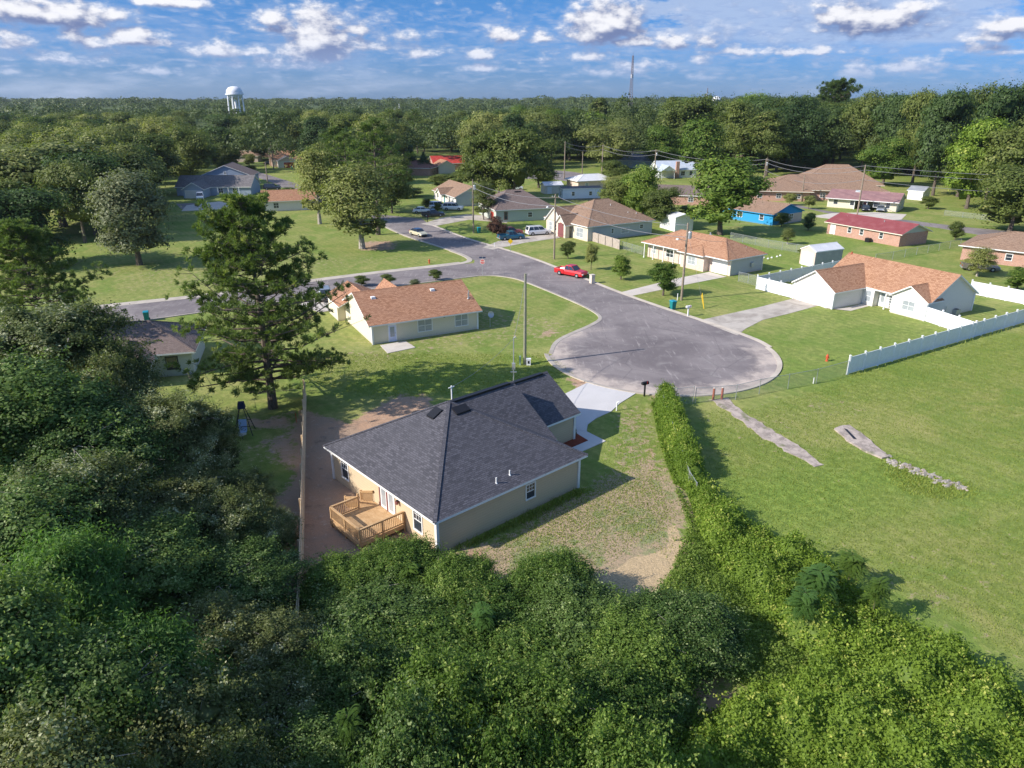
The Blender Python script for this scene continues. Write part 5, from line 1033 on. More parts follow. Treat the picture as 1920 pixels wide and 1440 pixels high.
# --- the woods: individual trees in the rows one can tell apart
LM_COUNT = []
LANDS = [(40, 'the left picture edge'), (130, 'the olive brown live oak'), (262, 'the grey green lawn tree'), (340, 'the far left lawn gap'), (400, 'the blue grey house'), (440, 'the water tower'), (480, 'the low pale house'), (530, 'the pink stucco house'), (600, 'the slim olive tree'), (680, 'the corner lawn tree'), (750, 'the rusty brown roof'), (785, 'the dark cedars'),
         (845, 'the red metal roof'), (905, 'the tall rounded tree'), (965, 'the big spreading tree'), (1010, 'the end of the distant street'), (1058, 'the leftmost far pole'), (1091, 'the shortest far pole'), (1128, 'the third far pole'), (1187, 'the tall radio mast'), (1240, 'the pale blue metal roof'), (1310, 'the vine draped tree'), (1370, 'the large light tipped tree'), (1430, 'the transformer pole'),
         (1500, 'the hall roof, left half'), (1567, 'the flat crowned pine'), (1610, 'the hall roof, right end'), (1655, 'the rounded bright green tree'), (1700, 'the cream carport house'), (1735, 'the tiny pale shed'), (1800, 'the sunlit woods edge corner'), (1850, 'the far chain link fence'), (1892, 'the pale forked lawn tree'), (1960, 'the right picture edge')]
TONE = dict(oak1='rounded green', oak2='lumpy green', oak3='olive brown', dark1='rounded dark', dark2='narrow dark', tall1='tall slender', olive2='pale olive', bright1='bright green', bright2='lobed bright', pine1='dark needled', yellow1='yellow green')
def wood_label(x, y, k, h, f, label):
    px = 960 + F * x / (y * math.cos(TH) + (CH - h) * math.sin(TH)); lm = min(LANDS, key=lambda q: abs(q[0] - px))[1]; row = 'front' if f < .25 else ('second' if f < .5 else ('third' if f < .75 else 'rearmost'))
    base = '%s tree in the %s woods row above %s' % (TONE.get(k, 'green'), row, lm)
    return base
def wood(px_poly, n, kinds, label, group, hrange, name='woods_tree', rmin=6.0):
    P = GP(*px_poly); xs_ = [p[0] for p in P]; ys_ = [p[1] for p in P]; got = []; tries = 0
    ym, y_M = min(ys_), max(ys_)
    while len(got) < n and tries < n * 60:
        tries += 1; u_ = rnd.uniform(min(q[0] for q in px_poly), max(q[0] for q in px_poly)); v_ = rnd.uniform(min(q[1] for q in px_poly), max(q[1] for q in px_poly)); x, y = G(u_, v_)
        if not inside(np.array([x]), np.array([y]), P)[0] or any((x - a) ** 2 + (y - b) ** 2 < (rmin * (1 + max(0, y - 250) / 300)) ** 2 for a, b in got): continue
        got.append((x, y)); k = rnd.choice(kinds); me, tr, R, H = PR[k]; h = rnd.uniform(*hrange); s = h / H * rnd.uniform(.95, 1.35)
        LM_COUNT.append((x, y, k, h)); plant(name, me, tr, x, y, wood_label(x, y, k, h, (y - ym) / (y_M - ym), label), 'tree', group, s, h / H)
    return got
W1 = wood([(-60, 425), (60, 410), (200, 402), (270, 392), (300, 372), (318, 335), (400, 308), (440, 292), (440, 262), (200, 262), (-150, 280)], 78, ['oak3', 'oak1', 'oak2', 'dark1', 'oak3', 'olive2'], 'one of the dense broad crowned trees in the woods left of the water tower', 'woods at the upper left', (15, 20), rmin=7.5)
W2 = wood([(440, 290), (480, 288), (560, 296), (600, 318), (640, 345), (700, 338), (760, 308), (800, 292), (800, 262), (440, 262)], 46, ['oak1', 'tall1', 'oak2', 'dark2', 'pine1', 'olive2'], 'one of the mixed trees in the woods between the pink stucco house and the cedars', 'woods behind the far bend', (15, 21), rmin=7)
W3 = wood([(800, 288), (870, 292), (900, 330), (1000, 315), (1050, 303), (1180, 300), (1250, 290), (1250, 262), (800, 262)], 44, ['oak1', 'tall1', 'olive2', 'bright1', 'dark2'], 'one of the tall trees in the woods behind the red roofed house', 'woods at the centre horizon', (16, 22), rmin=7.5)
W4 = wood([(1250, 312), (1330, 325), (1420, 334), (1560, 322), (1700, 326), (1760, 340), (1800, 305), (1700, 268), (1250, 268)], 58, ['dark1', 'dark2', 'tall1', 'oak1', 'bright1', 'oak2', 'dark1'], 'one of the tall dark trees in the woods behind the large brown roofed hall', 'dark woods at the upper right', (21, 28), rmin=6.5)
W5 = wood([(1745, 350), (1790, 392), (1850, 402), (1960, 412), (2250, 440), (2300, 360), (1900, 320), (1760, 325)], 26, ['bright1', 'bright2', 'oak1', 'oak2', 'yellow1'], 'one of the sunlit green trees at the woods edge on the right side', 'sunlit woods edge at the right', (15, 22))
W6 = wood([(1060, 300), (1120, 300), (1180, 292), (1130, 282), (1060, 290)], 6, ['yellow1'], 'one of the yellow green trees rising behind the tall far poles', 'yellow green trees behind the poles', (16, 20), rmin=5)
T('bright2', 1310, 340, 215, 100, 'vine draped light green tree above the pale blue metal roof', 'draped_tree'); T('bright1', 1240, 318, 238, 80, 'light green tree right behind the slate roof building', 'draped_tree'); T('olive2', 1140, 318, 232, 110, 'large yellowish tree above the tall far poles', 'draped_tree')
PR['flatpine'] = pine_tree('flat_pine', 24, 6.5, .78, 30, 91, 16, .8, 12, .5, 1.0, -.1, 'dark'); a = AT(1572, 160, 320); plant('pine_tree', PR['flatpine'][0], PR['flatpine'][1], a[0], a[1], 'flat crowned pine rising above the skyline on the right', 'tree', None, 1.25, (a[2]) / 24)
for px, ty, Y, k, w, l in ((1500, 178, 300, 'dark1', 1.3, 'dark skyline tree just left of the flat crowned pine'), (1640, 172, 290, 'oak1', 1.4, 'green skyline tree right of the flat crowned pine'), (1690, 176, 270, 'dark1', 1.3, 'second dark skyline tree right of the flat crowned pine'), (1745, 166, 250, 'oak2', 1.3, 'lumpy skyline tree midway between the flat crowned pine and the right edge'), (1845, 160, 225, 'oak1', 1.35, 'rounded skyline tree beside the tallest dark one'), (1930, 172, 200, 'oak2', 1.3, 'green skyline tree cut by the right edge'), (1410, 178, 330, 'dark2', 1.5, 'narrow dark skyline tree left of centre right woods'), (1265, 176, 380, 'tall1', 1.3, 'slender skyline tree right of the tall radio mast'), (1130, 178, 420, 'tall1', 1.6, 'slender skyline tree left of the tall radio mast')):
    a = AT(px, ty, Y); plant('skyline_tree', PR[k][0], PR[k][1], a[0], Y, l, 'tree', None, w, a[2] / PR[k][3])
a = AT(1900, 158, 200); plant('skyline_tree', PR['dark1'][0], PR['dark1'][1], a[0], a[1], 'tallest dark tree on the skyline at the right edge', 'tree', None, 1.3, a[2] / 15); a = AT(1790, 168, 215); plant('skyline_tree', PR['dark1'][0], PR['dark1'][1], a[0], a[1], 'dark rounded tree on the skyline left of the tallest one', 'tree', None, 1.3, a[2] / 15)

# --- beyond: the woods read as one mass
def far_mass():
    rng = np.random.default_rng(5); src = [PR[k][0] for k in ()]; pts = []
    while len(pts) < 3600:
        a = rng.uniform(-.80, .80); d = 300 + 2600 * rng.random() ** 1.35; x, y = d * math.sin(a), d * math.cos(a)
        if d < 330 and rng.random() < .5: continue
        pts.append((x, y, d))
    P = np.array(pts); n = len(P); z0 = hill(P[:, 0], P[:, 1]); H = rng.uniform(11, 21, n) * (1 - .10 * np.clip((P[:, 2] - 600) / 1500, 0, 1)) * np.where(P[:, 0] > 30, 1.12, .95) * (1 + .30 * (rng.random(n) > .90) + .15 * np.sin(P[:, 0] * .011 + 1) * np.sin(P[:, 1] * .007)); R = rng.uniform(4.5, 9, n) * (1 + P[:, 2] / 2500)
    k = 1; cnt = np.where(P[:, 2] < 520, 620, np.where(P[:, 2] < 900, 260, 110)); j = np.repeat(np.arange(n), cnt); d = unit(len(j), rng); d[:, 2] = np.abs(d[:, 2]) * 1.0 - .25 ; lob = rng.normal(size=(n, 5, 3)); lob /= np.linalg.norm(lob, axis=2, keepdims=True)
    lum = 1 + .28 * (np.einsum('ijk,ik->ij', lob[j], d) > .72).sum(1) - .12; rad = rng.uniform(.8, 1.02, len(j)) * lum
    C0 = np.c_[P[j, 0] + d[:, 0] * R[j] * rad, P[j, 1] + d[:, 1] * R[j] * rad, z0[j] + H[j] * .58 + d[:, 2] * H[j] * .42 * rad]; size = R[j] * np.where(P[:, 2] < 520, .11, np.where(P[:, 2] < 900, .16, .22))[j]
    Nn = d + rng.normal(size=d.shape) * .5; Nn[:, 2] += .4; V, Fq = leaves(C0, Nn, 1.0, .8, rng=rng); V = (V.reshape(-1, 4, 3) - C0[:, None]) * size[:, None, None] + C0[:, None]
    tint = np.clip(rng.uniform(.1, .9, n)[j] + rng.normal(0, .12, len(j)), 0, 1)
    me = fast_mesh('far_woods', V.reshape(-1, 3), Fq, [foliage('far_leaves', (.035, .065, .022), (.120, .165, .052), None, .25)], tint=tint); o = bpy.data.objects.new('far_woods', me); COL.objects.link(o)
    tag(o, 'far woods covering the land up to the horizon', kind='stuff')
far_mass()

# ------------------------------------------------------------------ foreground woods
def near_proto(nm, g, seed, R, H, z0, n, nleaf, leaf, **kw):
    bl = blobset(seed, R, H, z0, n, rs=kw.pop('rs', (.16, .40)), flat=kw.pop('flat', .8)); me = blob_crown(nm, bl, kw.pop('nclump', 330), nleaf, leaf, GREENS[g], seed=seed, core=kw.pop('core', .30), csize=kw.pop('csize', .19), shell=kw.pop('shell', (.55, 1.26)), sprig=kw.pop('sprig', 420), **kw)
    return (me, limbs(nm + '_trunk', H, .22, bl, M['bark_pale'], seed, .3, 6), R, H)
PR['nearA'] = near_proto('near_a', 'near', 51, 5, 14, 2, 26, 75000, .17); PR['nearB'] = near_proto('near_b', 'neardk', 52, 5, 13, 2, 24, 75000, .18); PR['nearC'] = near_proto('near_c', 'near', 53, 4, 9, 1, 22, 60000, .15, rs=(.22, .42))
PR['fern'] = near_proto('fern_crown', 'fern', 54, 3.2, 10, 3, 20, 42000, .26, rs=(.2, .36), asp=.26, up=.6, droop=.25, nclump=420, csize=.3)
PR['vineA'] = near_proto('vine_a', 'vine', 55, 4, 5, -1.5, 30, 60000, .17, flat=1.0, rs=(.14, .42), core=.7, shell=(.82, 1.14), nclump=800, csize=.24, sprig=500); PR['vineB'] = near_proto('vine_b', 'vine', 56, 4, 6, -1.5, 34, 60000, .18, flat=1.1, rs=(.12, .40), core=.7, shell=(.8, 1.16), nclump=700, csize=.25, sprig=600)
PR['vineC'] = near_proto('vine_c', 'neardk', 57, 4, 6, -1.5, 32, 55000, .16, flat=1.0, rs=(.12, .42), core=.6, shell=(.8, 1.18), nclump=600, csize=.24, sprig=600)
def N_(kind, px, py, Y, R_, label, name='foreground_tree', cat='tree', rz=None, group=None):
    a = AT(px, py, Y); me, tr, R, H = PR[kind]; return plant(name, me, tr, a[0], Y, label, cat, group, R_ / R, a[2] / H, rz)
N_('nearC', 218, 648, 49, 2.8, 'ragged tree hiding the left end of the grey roof'); N_('nearA', 85, 578, 50, 6.2, 'tallest glossy leafed tree of the left foreground, top reaching the grey roof')
N_('nearC', 190, 672, 47, 3.4, 'glossy tree overlapping the left corner of the grey roofed house')
N_('nearA', 300, 745, 43, 4.0, 'glossy tree just below the grey roofed house at the left')
N_('nearB', -20, 690, 40, 6.5, 'dark tree at the left edge in front of the tallest foreground tree')
N_('nearB', 170, 770, 40, 5.0, 'dark leafed tree under the tallest left foreground tree'); N_('nearC', 385, 770, 45, 2.1, 'thin branched tree edge nearest the black garden stand')
N_('nearC', 455, 890, 41, 2.1, 'small glossy tree leaning towards the wooden board fence'); N_('nearC', 500, 962, 37.3, 1.9, 'lower glossy tree beside the near part of the board fence'); N_('nearA', 335, 890, 39, 3.6, 'glossy tree in the middle of the left foreground woods')
N_('nearC', 420, 930, 35, 2.9, 'pale glossy tree between the board fence and the middle of the left woods'); N_('nearA', 120, 880, 32, 4.4, 'glossy tree behind the taller feathery bright tree')
N_('nearB', 20, 930, 29, 4.6, 'dark tree at the left edge above the feathery bright tree'); N_('fern', 100, 1020, 25.5, 2.4, 'bright feathery leafed tree in the lower left'); N_('fern', 265, 1190, 20.5, 2.2, 'smaller bright feathery tree right of and below the other feathery one')
N_('nearB', 255, 1000, 30, 4.0, 'dark tree between the feathery tree and the board fence'); N_('nearB', 440, 1040, 31, 3.4, 'dark tree beside the near end of the board fence'); N_('nearC', 500, 1170, 26, 2.8, 'pale glossy tree left of the vine covered mounds')
N_('nearC', 385, 1140, 26.5, 3.0, 'grey green tree in front of the dark tree by the fence end'); N_('nearB', 120, 1230, 18.5, 3.6, 'dark vine hung tree at the bottom left corner'); N_('nearC', 300, 1290, 18.5, 3.0, 'dark tree at the bottom edge left of centre'); N_('nearC', 490, 1290, 21, 2.7, 'grey green leafed tree at the bottom edge below the board fence'); N_('nearB', 580, 1390, 18.5, 2.5, 'low dark tree at the bottom between the glossy trees and the vine mounds')
N_('nearB', -80, 1120, 19, 4, 'dark tree cut off by the lower left edge'); N_('nearA', 40, 1400, 13.5, 3.2, 'glossy tree cut off by the bottom left corner'); N_('nearC', 420, 1410, 16.5, 2.4, 'pale leafed tree cut off by the bottom edge')
VM = [('vineA', 745, 1032, 34.2, 2.6, 'vine mound touching the front corner of the tan house'), ('vineB', 640, 1066, 33, 2.9, 'vine mound just below the wooden deck'), ('vineA', 860, 1062, 32.6, 2.3, 'vine mound at the foot of the shaded tan wall'),
      ('vineC', 700, 1130, 30, 3.9, 'wide dark vine mound below the deck'), ('vineA', 1035, 1058, 32.4, 2.5, 'pointed vine mound beside the bright straw patch'), ('vineB', 930, 1120, 30.2, 3.0, 'vine mound between the house corner and the pointed mound'),
      ('vineC', 1085, 1125, 29.6, 3.2, 'vine mound right below the pointed mound'), ('vineC', 1285, 1140, 29, 2.9, 'rounded dark vine mound below the straw patch'), ('vineA', 830, 1205, 27.2, 3.8, 'vine mound in the middle of the bottom centre'),
      ('vineB', 1010, 1205, 27, 3.5, 'vine mound right of the bottom centre'), ('vineA', 1180, 1190, 27, 3.1, 'vine mound above the small dark hollow'), ('vineC', 640, 1250, 23.5, 3.2, 'dark vine mound beside the near glossy trees'),
      ('vineB', 830, 1265, 22, 3.0, 'tall pale tipped vine mound at the bottom left of centre'), ('vineA', 1000, 1310, 21.5, 3.0, 'vine mound at the bottom centre'), ('vineB', 1150, 1290, 23.5, 2.8, 'vine mound left of the sunny bottom thicket'),
      ('vineC', 770, 1390, 17.5, 2.7, 'lowest pale vine mound cut off by the bottom edge'), ('vineA', 960, 1420, 17.5, 2.5, 'dark vine mound cut off by the bottom edge'), ('vineA', 1180, 1400, 18.5, 2.6, 'second vine mound cut off by the bottom edge')]
for k, px, py, Y, R_, lb in VM: N_(k, px, py, Y, R_, lb, 'vine_mound', 'vine mound')
def frond_tree(nm, H=3.2, nf=34, L=1.7, seed=3, m='fern'):
    rr = random.Random(seed); P = []; Nn = []; b = MB(); b.tube([(0, 0, -.2), (.05, .03, H * .6), (0, 0, H)], [.06, .045, .02], M['bark'], 6); tint = []
    D_ = []
    for i in range(nf):
        a = i * 2.4; z = H * (.55 + .45 * i / nf); l = L * (1.1 - .5 * i / nf) * rr.uniform(.8, 1.15); up = rr.uniform(.1, .9); a += rr.uniform(-.7, .7); tc_ = rr.uniform(.3, .9)
        for k in range(26):
            t = k / 25; r = l * t; c = Vector((math.cos(a) * r, math.sin(a) * r, z + up * r - .42 * r * r / l * 1.5)); sd = Vector((-math.sin(a), math.cos(a), 0)); w = .34 * math.sin(PI * min(1, t * .9 + .12)) * L / 1.7
            for sg in (-1, 1):
                for q in (.35, .8, 1.2): P.append(c + sd * sg * w * q * .7 - Vector((0, 0, .12 * q * w))); D_.append(sd * sg + Vector((math.cos(a), math.sin(a), 0)) * .6); tint.append(tc_)
    P = np.array(P); D = np.array(D_); D /= np.linalg.norm(D, axis=1, keepdims=True); Wv = np.cross(D, (0, 0, 1.)); Wv /= np.linalg.norm(Wv, axis=1, keepdims=True); ln, wd_ = .15 * L / 1.7, .03 * L / 1.7
    V = np.stack([P, P + D * ln * .5 + Wv * wd_, P + D * ln, P + D * ln * .5 - Wv * wd_], 1).reshape(-1, 3); me = fast_mesh(nm, V, np.arange(len(V)).reshape(-1, 4), [GREENS[m]], tint=np.array(tint)); o = b.build(nm + '_trunk'); tm = o.data; bpy.data.objects.remove(o); return (me, tm, L, H)
PR['frond'] = frond_tree('frond', 3.2, 64, 1.35, 3, 'vine'); PR['frondB'] = frond_tree('frond_b', 3.0, 52, 1.6, 8, 'fern')
for px, py, Y, s, lb in ((765, 1060, 32.8, 1.5, 'feathery blue green sapling among the vines below the deck'), (905, 1140, 28.5, 1.3, 'feathery light sapling poking out of the vine mound'), (1540, 1070, 32, 2.0, 'drooping feathery tree in the sunny thicket'), (1600, 1040, 34.0, 1.7, 'dark feathery tree at the thicket edge by the field'), (1510, 1110, 30, 1.6, 'feathery sapling just below the drooping feathery tree'), (650, 1340, 19, 1.2, 'blue green feathery sapling at the bottom edge'), (1650, 1090, 31.5, 1.3, 'small feathery sapling leaning over the field edge'), (1010, 1050, 33.5, 1.2, 'feathery sapling topping the pointed vine mound')):
    N_('frond' if 'dark' in lb or 'blue' in lb or 'small' in lb else 'frondB', px, py, Y, s * .62, lb, 'feathery_sapling')

def leaf_mass(name, poly, hf, leaf, cover, m, label, seed=1, kind='stuff', cat=None, core=True, rand=.6, sprig=0):
    rng = np.random.default_rng(seed); P = np.array(poly); lo_, hi_ = P.min(0), P.max(0); area = abs(sum(P[i][0] * P[(i + 1) % len(P)][1] - P[(i + 1) % len(P)][0] * P[i][1] for i in range(len(P)))) / 2
    n = int(area * cover / (leaf * leaf * .31)); X = []; 
    xy = rng.uniform(lo_, hi_, (int(n * 3.2), 2)); xy = xy[inside(xy[:, 0], xy[:, 1], poly)][:n]; x, y = xy[:, 0], xy[:, 1]
    e = .15; z = hf(x, y); gx = (hf(x + e, y) - z) / e; gy = (hf(x, y + e) - z) / e; k = rng.normal(size=len(x)) * leaf * .9
    Nn = np.c_[-gx, -gy, np.ones(len(x))]; Nn /= np.linalg.norm(Nn, axis=1, keepdims=True); Pp = np.c_[x, y, z] + Nn * k[:, None] - np.c_[0 * x, 0 * x, rng.random(len(x)) ** 2 * np.minimum(z, .5) * .5]
    V, Fq = leaves(Pp, Nn + rng.normal(size=(len(x), 3)) * rand, leaf, rng=rng)
    cl = np.sin(x * .45 + 2 * np.sin(y * .5)) * .20 + np.sin(y * .9 + x * .4) * .12 + np.sin(x * 2.7 + 2 * np.sin(y * 1.9)) * .10; tint = np.clip(rng.normal(.46, .2, len(x)) + cl, 0, 1)
    if sprig:
        ns = int(area * sprig); si = rng.integers(0, len(x), ns); per = 26; tt = np.tile(np.linspace(.1, 1, per), ns); dr = unit(ns, rng); dr[:, 2] = np.abs(dr[:, 2]) + .55; dr /= np.linalg.norm(dr, axis=1, keepdims=True); ln = rng.uniform(.4, 1.1, ns) * (leaf / .15)
        q = np.repeat(Pp[si], per, 0) + np.repeat(dr * ln[:, None], per, 0) * tt[:, None] + rng.normal(size=(ns * per, 3)) * leaf * .55 - np.c_[0 * tt, 0 * tt, tt ** 2 * .25]
        V2, F2 = leaves(q, unit(len(q), rng) + (0, 0, .7), leaf * .9, rng=rng); Fq = np.concatenate([Fq, F2 + len(V)]); V = np.concatenate([V, V2]); tint = np.concatenate([tint, np.clip(np.repeat(rng.uniform(.2, 1, ns), per) + rng.normal(0, .1, len(q)), 0, 1)])
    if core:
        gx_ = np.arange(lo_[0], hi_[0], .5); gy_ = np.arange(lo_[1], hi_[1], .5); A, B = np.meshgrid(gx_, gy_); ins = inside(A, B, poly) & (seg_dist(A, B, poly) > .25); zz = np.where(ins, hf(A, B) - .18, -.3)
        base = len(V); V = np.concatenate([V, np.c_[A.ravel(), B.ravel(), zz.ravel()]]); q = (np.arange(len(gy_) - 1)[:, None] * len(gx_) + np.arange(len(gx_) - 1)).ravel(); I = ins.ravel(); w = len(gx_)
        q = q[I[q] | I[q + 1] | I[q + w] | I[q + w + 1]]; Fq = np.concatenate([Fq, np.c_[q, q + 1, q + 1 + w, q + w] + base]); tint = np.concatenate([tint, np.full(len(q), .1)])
    o = bpy.data.objects.new(name, fast_mesh(name, V, Fq, [m], tint=tint)); COL.objects.link(o); tag(o, label, cat, None, kind); return o
def bumps(seed, poly, n, h, r, edge=1.0, base=.4):
    rr = np.random.default_rng(seed); P = np.array(poly); c = rr.uniform(P.min(0), P.max(0), (n, 2)); hh = rr.uniform(h[0], h[1], n); q = rr.uniform(r[0], r[1], n)
    def f(x, y):
        z = np.full(np.shape(x), base)
        for (a, b), k, w in zip(c, hh, q): z = np.maximum(z, base + (k - base) * np.exp(-((x - a) ** 2 + (y - b) ** 2) / (w * w)))
        z = z + .15 * np.sin(x * 2.1 + np.sin(y * 1.7) * 2) + .12 * np.sin(y * 2.7 + x); return np.maximum(.03, z) * np.clip(seg_dist(x, y, poly) / edge, .08, 1) ** .6
    return f
# hedge of vines swallowing the chain link fence between the lot and the field
hp = GP((1222, 757), (1245, 745), (1268, 760), (1288, 800), (1308, 860), (1324, 905), (1350, 970), (1340, 990), (1305, 960), (1280, 918), (1262, 905), (1248, 868), (1232, 815))
ax = np.array(GP((1246, 752), (1262, 800), (1283, 860), (1298, 905), (1330, 972)))
def hedge_h(x, y):
    d = np.full(np.shape(x), 9.)
    for i in range(4):
        a, b = ax[i], ax[i + 1]; t = np.clip(((x - a[0]) * (b - a)[0] + (y - a[1]) * (b - a)[1]) / ((b - a) ** 2).sum(), 0, 1); d = np.minimum(d, np.hypot(x - a[0] - t * (b - a)[0], y - a[1] - t * (b - a)[1]))
    k_ = .75 + .25 * np.sin(y * .9 + 1) + .18 * np.sin(y * 2.3); return np.maximum(.05, (1.45 + .45 * k_) * np.where(y < G(0, 905)[1], .62, 1) * (1 - (d / (.85 + .25 * k_)) ** 2.5) + .16 * np.sin(y * 5.1 + x * 2) + .14 * np.sin(x * 6 + y * 3.3))
leaf_mass('hedge', hp, hedge_h, .12, 3.4, GREENS['yellow'], 'overgrown hedge of yellow green vines along the fence beside the field', 3, 'thing', 'hedge', rand=.9, sprig=9)
# sunny thicket running down the right side of the lot
tk = GP((1290, 935), (1330, 925), (1400, 985), (1470, 1020), (1545, 1062), (1625, 1120), (1700, 1175), (1770, 1225), (1850, 1280), (1960, 1340), (2150, 1460), (2150, 1800), (1250, 1800), (1180, 1560), (1240, 1420), (1330, 1340), (1420, 1290), (1500, 1290), (1520, 1250), (1420, 1150), (1345, 1070), (1310, 1000))
leaf_mass('thicket', tk, bumps(8, tk, 150, (.8, 3.0), (.7, 2.0), 1.3, .5), .15, 2.4, GREENS['yellow'], 'sunlit yellow green vine thicket filling the lower right beside the field', 5, rand=.8, sprig=4)
wd = GP((1262, 905), (1285, 940), (1345, 1075), (1430, 1160), (1530, 1260), (1500, 1300), (1400, 1290), (1300, 1240), (1220, 1150), (1262, 1060), (1290, 985))
leaf_mass('weeds', wd, bumps(9, wd, 60, (.3, 1.0), (.5, 1.4), .8, .15), .13, 1.6, GREENS['weeds'], 'tall weeds between the bare lot and the sunny thicket', 6, core=False, sprig=4)
ud = GP((-900, 1560), (-500, 1180), (0, 1040), (430, 1010), (545, 1130), (560, 1190), (900, 1200), (1240, 1250), (1330, 1340), (1240, 1440), (1180, 1600), (1200, 2600), (-900, 2600))
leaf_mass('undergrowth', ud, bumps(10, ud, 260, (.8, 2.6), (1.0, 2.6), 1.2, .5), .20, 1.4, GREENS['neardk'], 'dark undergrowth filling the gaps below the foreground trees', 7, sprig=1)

STRIP = GP((1330, 749), (1362, 746), (1400, 778), (1462, 815), (1510, 845), (1541, 872), (1530, 877), (1490, 856), (1432, 822), (1385, 786)); SLAB = GP((1565, 806), (1578, 800), (1592, 799), (1606, 808), (1640, 834), (1666, 858), (1654, 861), (1620, 848), (1588, 828))
# grass blades where the turf is rough
def tufts(name, poly, n, h, m, label, seed):
    rng = np.random.default_rng(seed); P = np.array(poly); xy = rng.uniform(P.min(0), P.max(0), (n * 4, 2)); xy = xy[inside(xy[:, 0], xy[:, 1], poly)]; ok = np.ones(len(xy), bool)
    for q in (STRIP, SLAB): ok &= ~inside(xy[:, 0], xy[:, 1], q)
    ok &= rng.random(len(xy)) < np.clip(seg_dist(xy[:, 0], xy[:, 1], poly) / 1.2, .05, 1); xy = xy[ok][:n]; n = len(xy)
    a = rng.uniform(0, 2 * PI, n); hh = rng.uniform(.5, 1.2, n) * h; ln = rng.normal(0, .35, (n, 2)) * hh[:, None]; wv = np.c_[np.cos(a), np.sin(a)] * .035; z0 = np.zeros(n)
    V = np.stack([np.c_[xy - wv, z0], np.c_[xy + wv, z0], np.c_[xy + ln + wv * .3, hh], np.c_[xy + ln - wv * .3, hh]], 1).reshape(-1, 3)
    o = bpy.data.objects.new(name, fast_mesh(name, V, np.arange(4 * n).reshape(n, 4), [m], tint=np.clip(rng.normal(.5, .25, n), 0, 1))); COL.objects.link(o); tag(o, label, kind='stuff')
gb = foliage('grass_blades', (.13, .20, .036), (.32, .38, .085), (.32, .34, .12), .35)
tufts('rough_grass', GP((1300, 770), (1420, 760), (1600, 700), (1920, 615), (2050, 700), (2050, 1300), (1920, 1250), (1560, 1050), (1330, 940)), 80000, .06, gb, 'rough uncut grass of the field right of the hedge', 21)
tufts('tall_grass', GP((1640, 850), (1680, 858), (1760, 890), (1830, 905), (1850, 930), (1760, 945), (1690, 925), (1650, 890)), 2200, .13, gb, 'taller grass around the rubble line in the field', 22)
tufts('edge_grass', GP((1590, 703), (1920, 607), (1920, 614), (1600, 712)), 5000, .3, gb, 'grass tufts along the foot of the white fence', 23)
tufts('foundation_grass', [L2W(*q) for q in ((1.2, -.1), (12.4, -.1), (12.8, -1.0), (8, -1.2), (4.5, -1.0), (1.2, -.7))], 9000, .28, gb, 'green grass growing along the shaded tan wall', 24)
tufts('lot_grass', GP((880, 1030), (1000, 960), (1110, 900), (1240, 880), (1285, 960), (1240, 1010), (1120, 1080), (960, 1090)), 9000, .06, gb, 'sparse seedling grass over the bare yard beside the tan house', 27)
tufts('lot_grass', GP((1110, 900), (1160, 770), (1225, 760), (1265, 905), (1290, 960), (1262, 1060), (1150, 1000), (1000, 1050), (900, 1010)), 6000, .07, gb, 'thin new grass sprouting on the bare side yard', 25)
tufts('lot_grass', GP((600, 660), (1030, 660), (1080, 700), (1000, 740), (700, 750), (560, 720)), 22000, .07, gb, 'short lawn grass behind the tan house', 26)

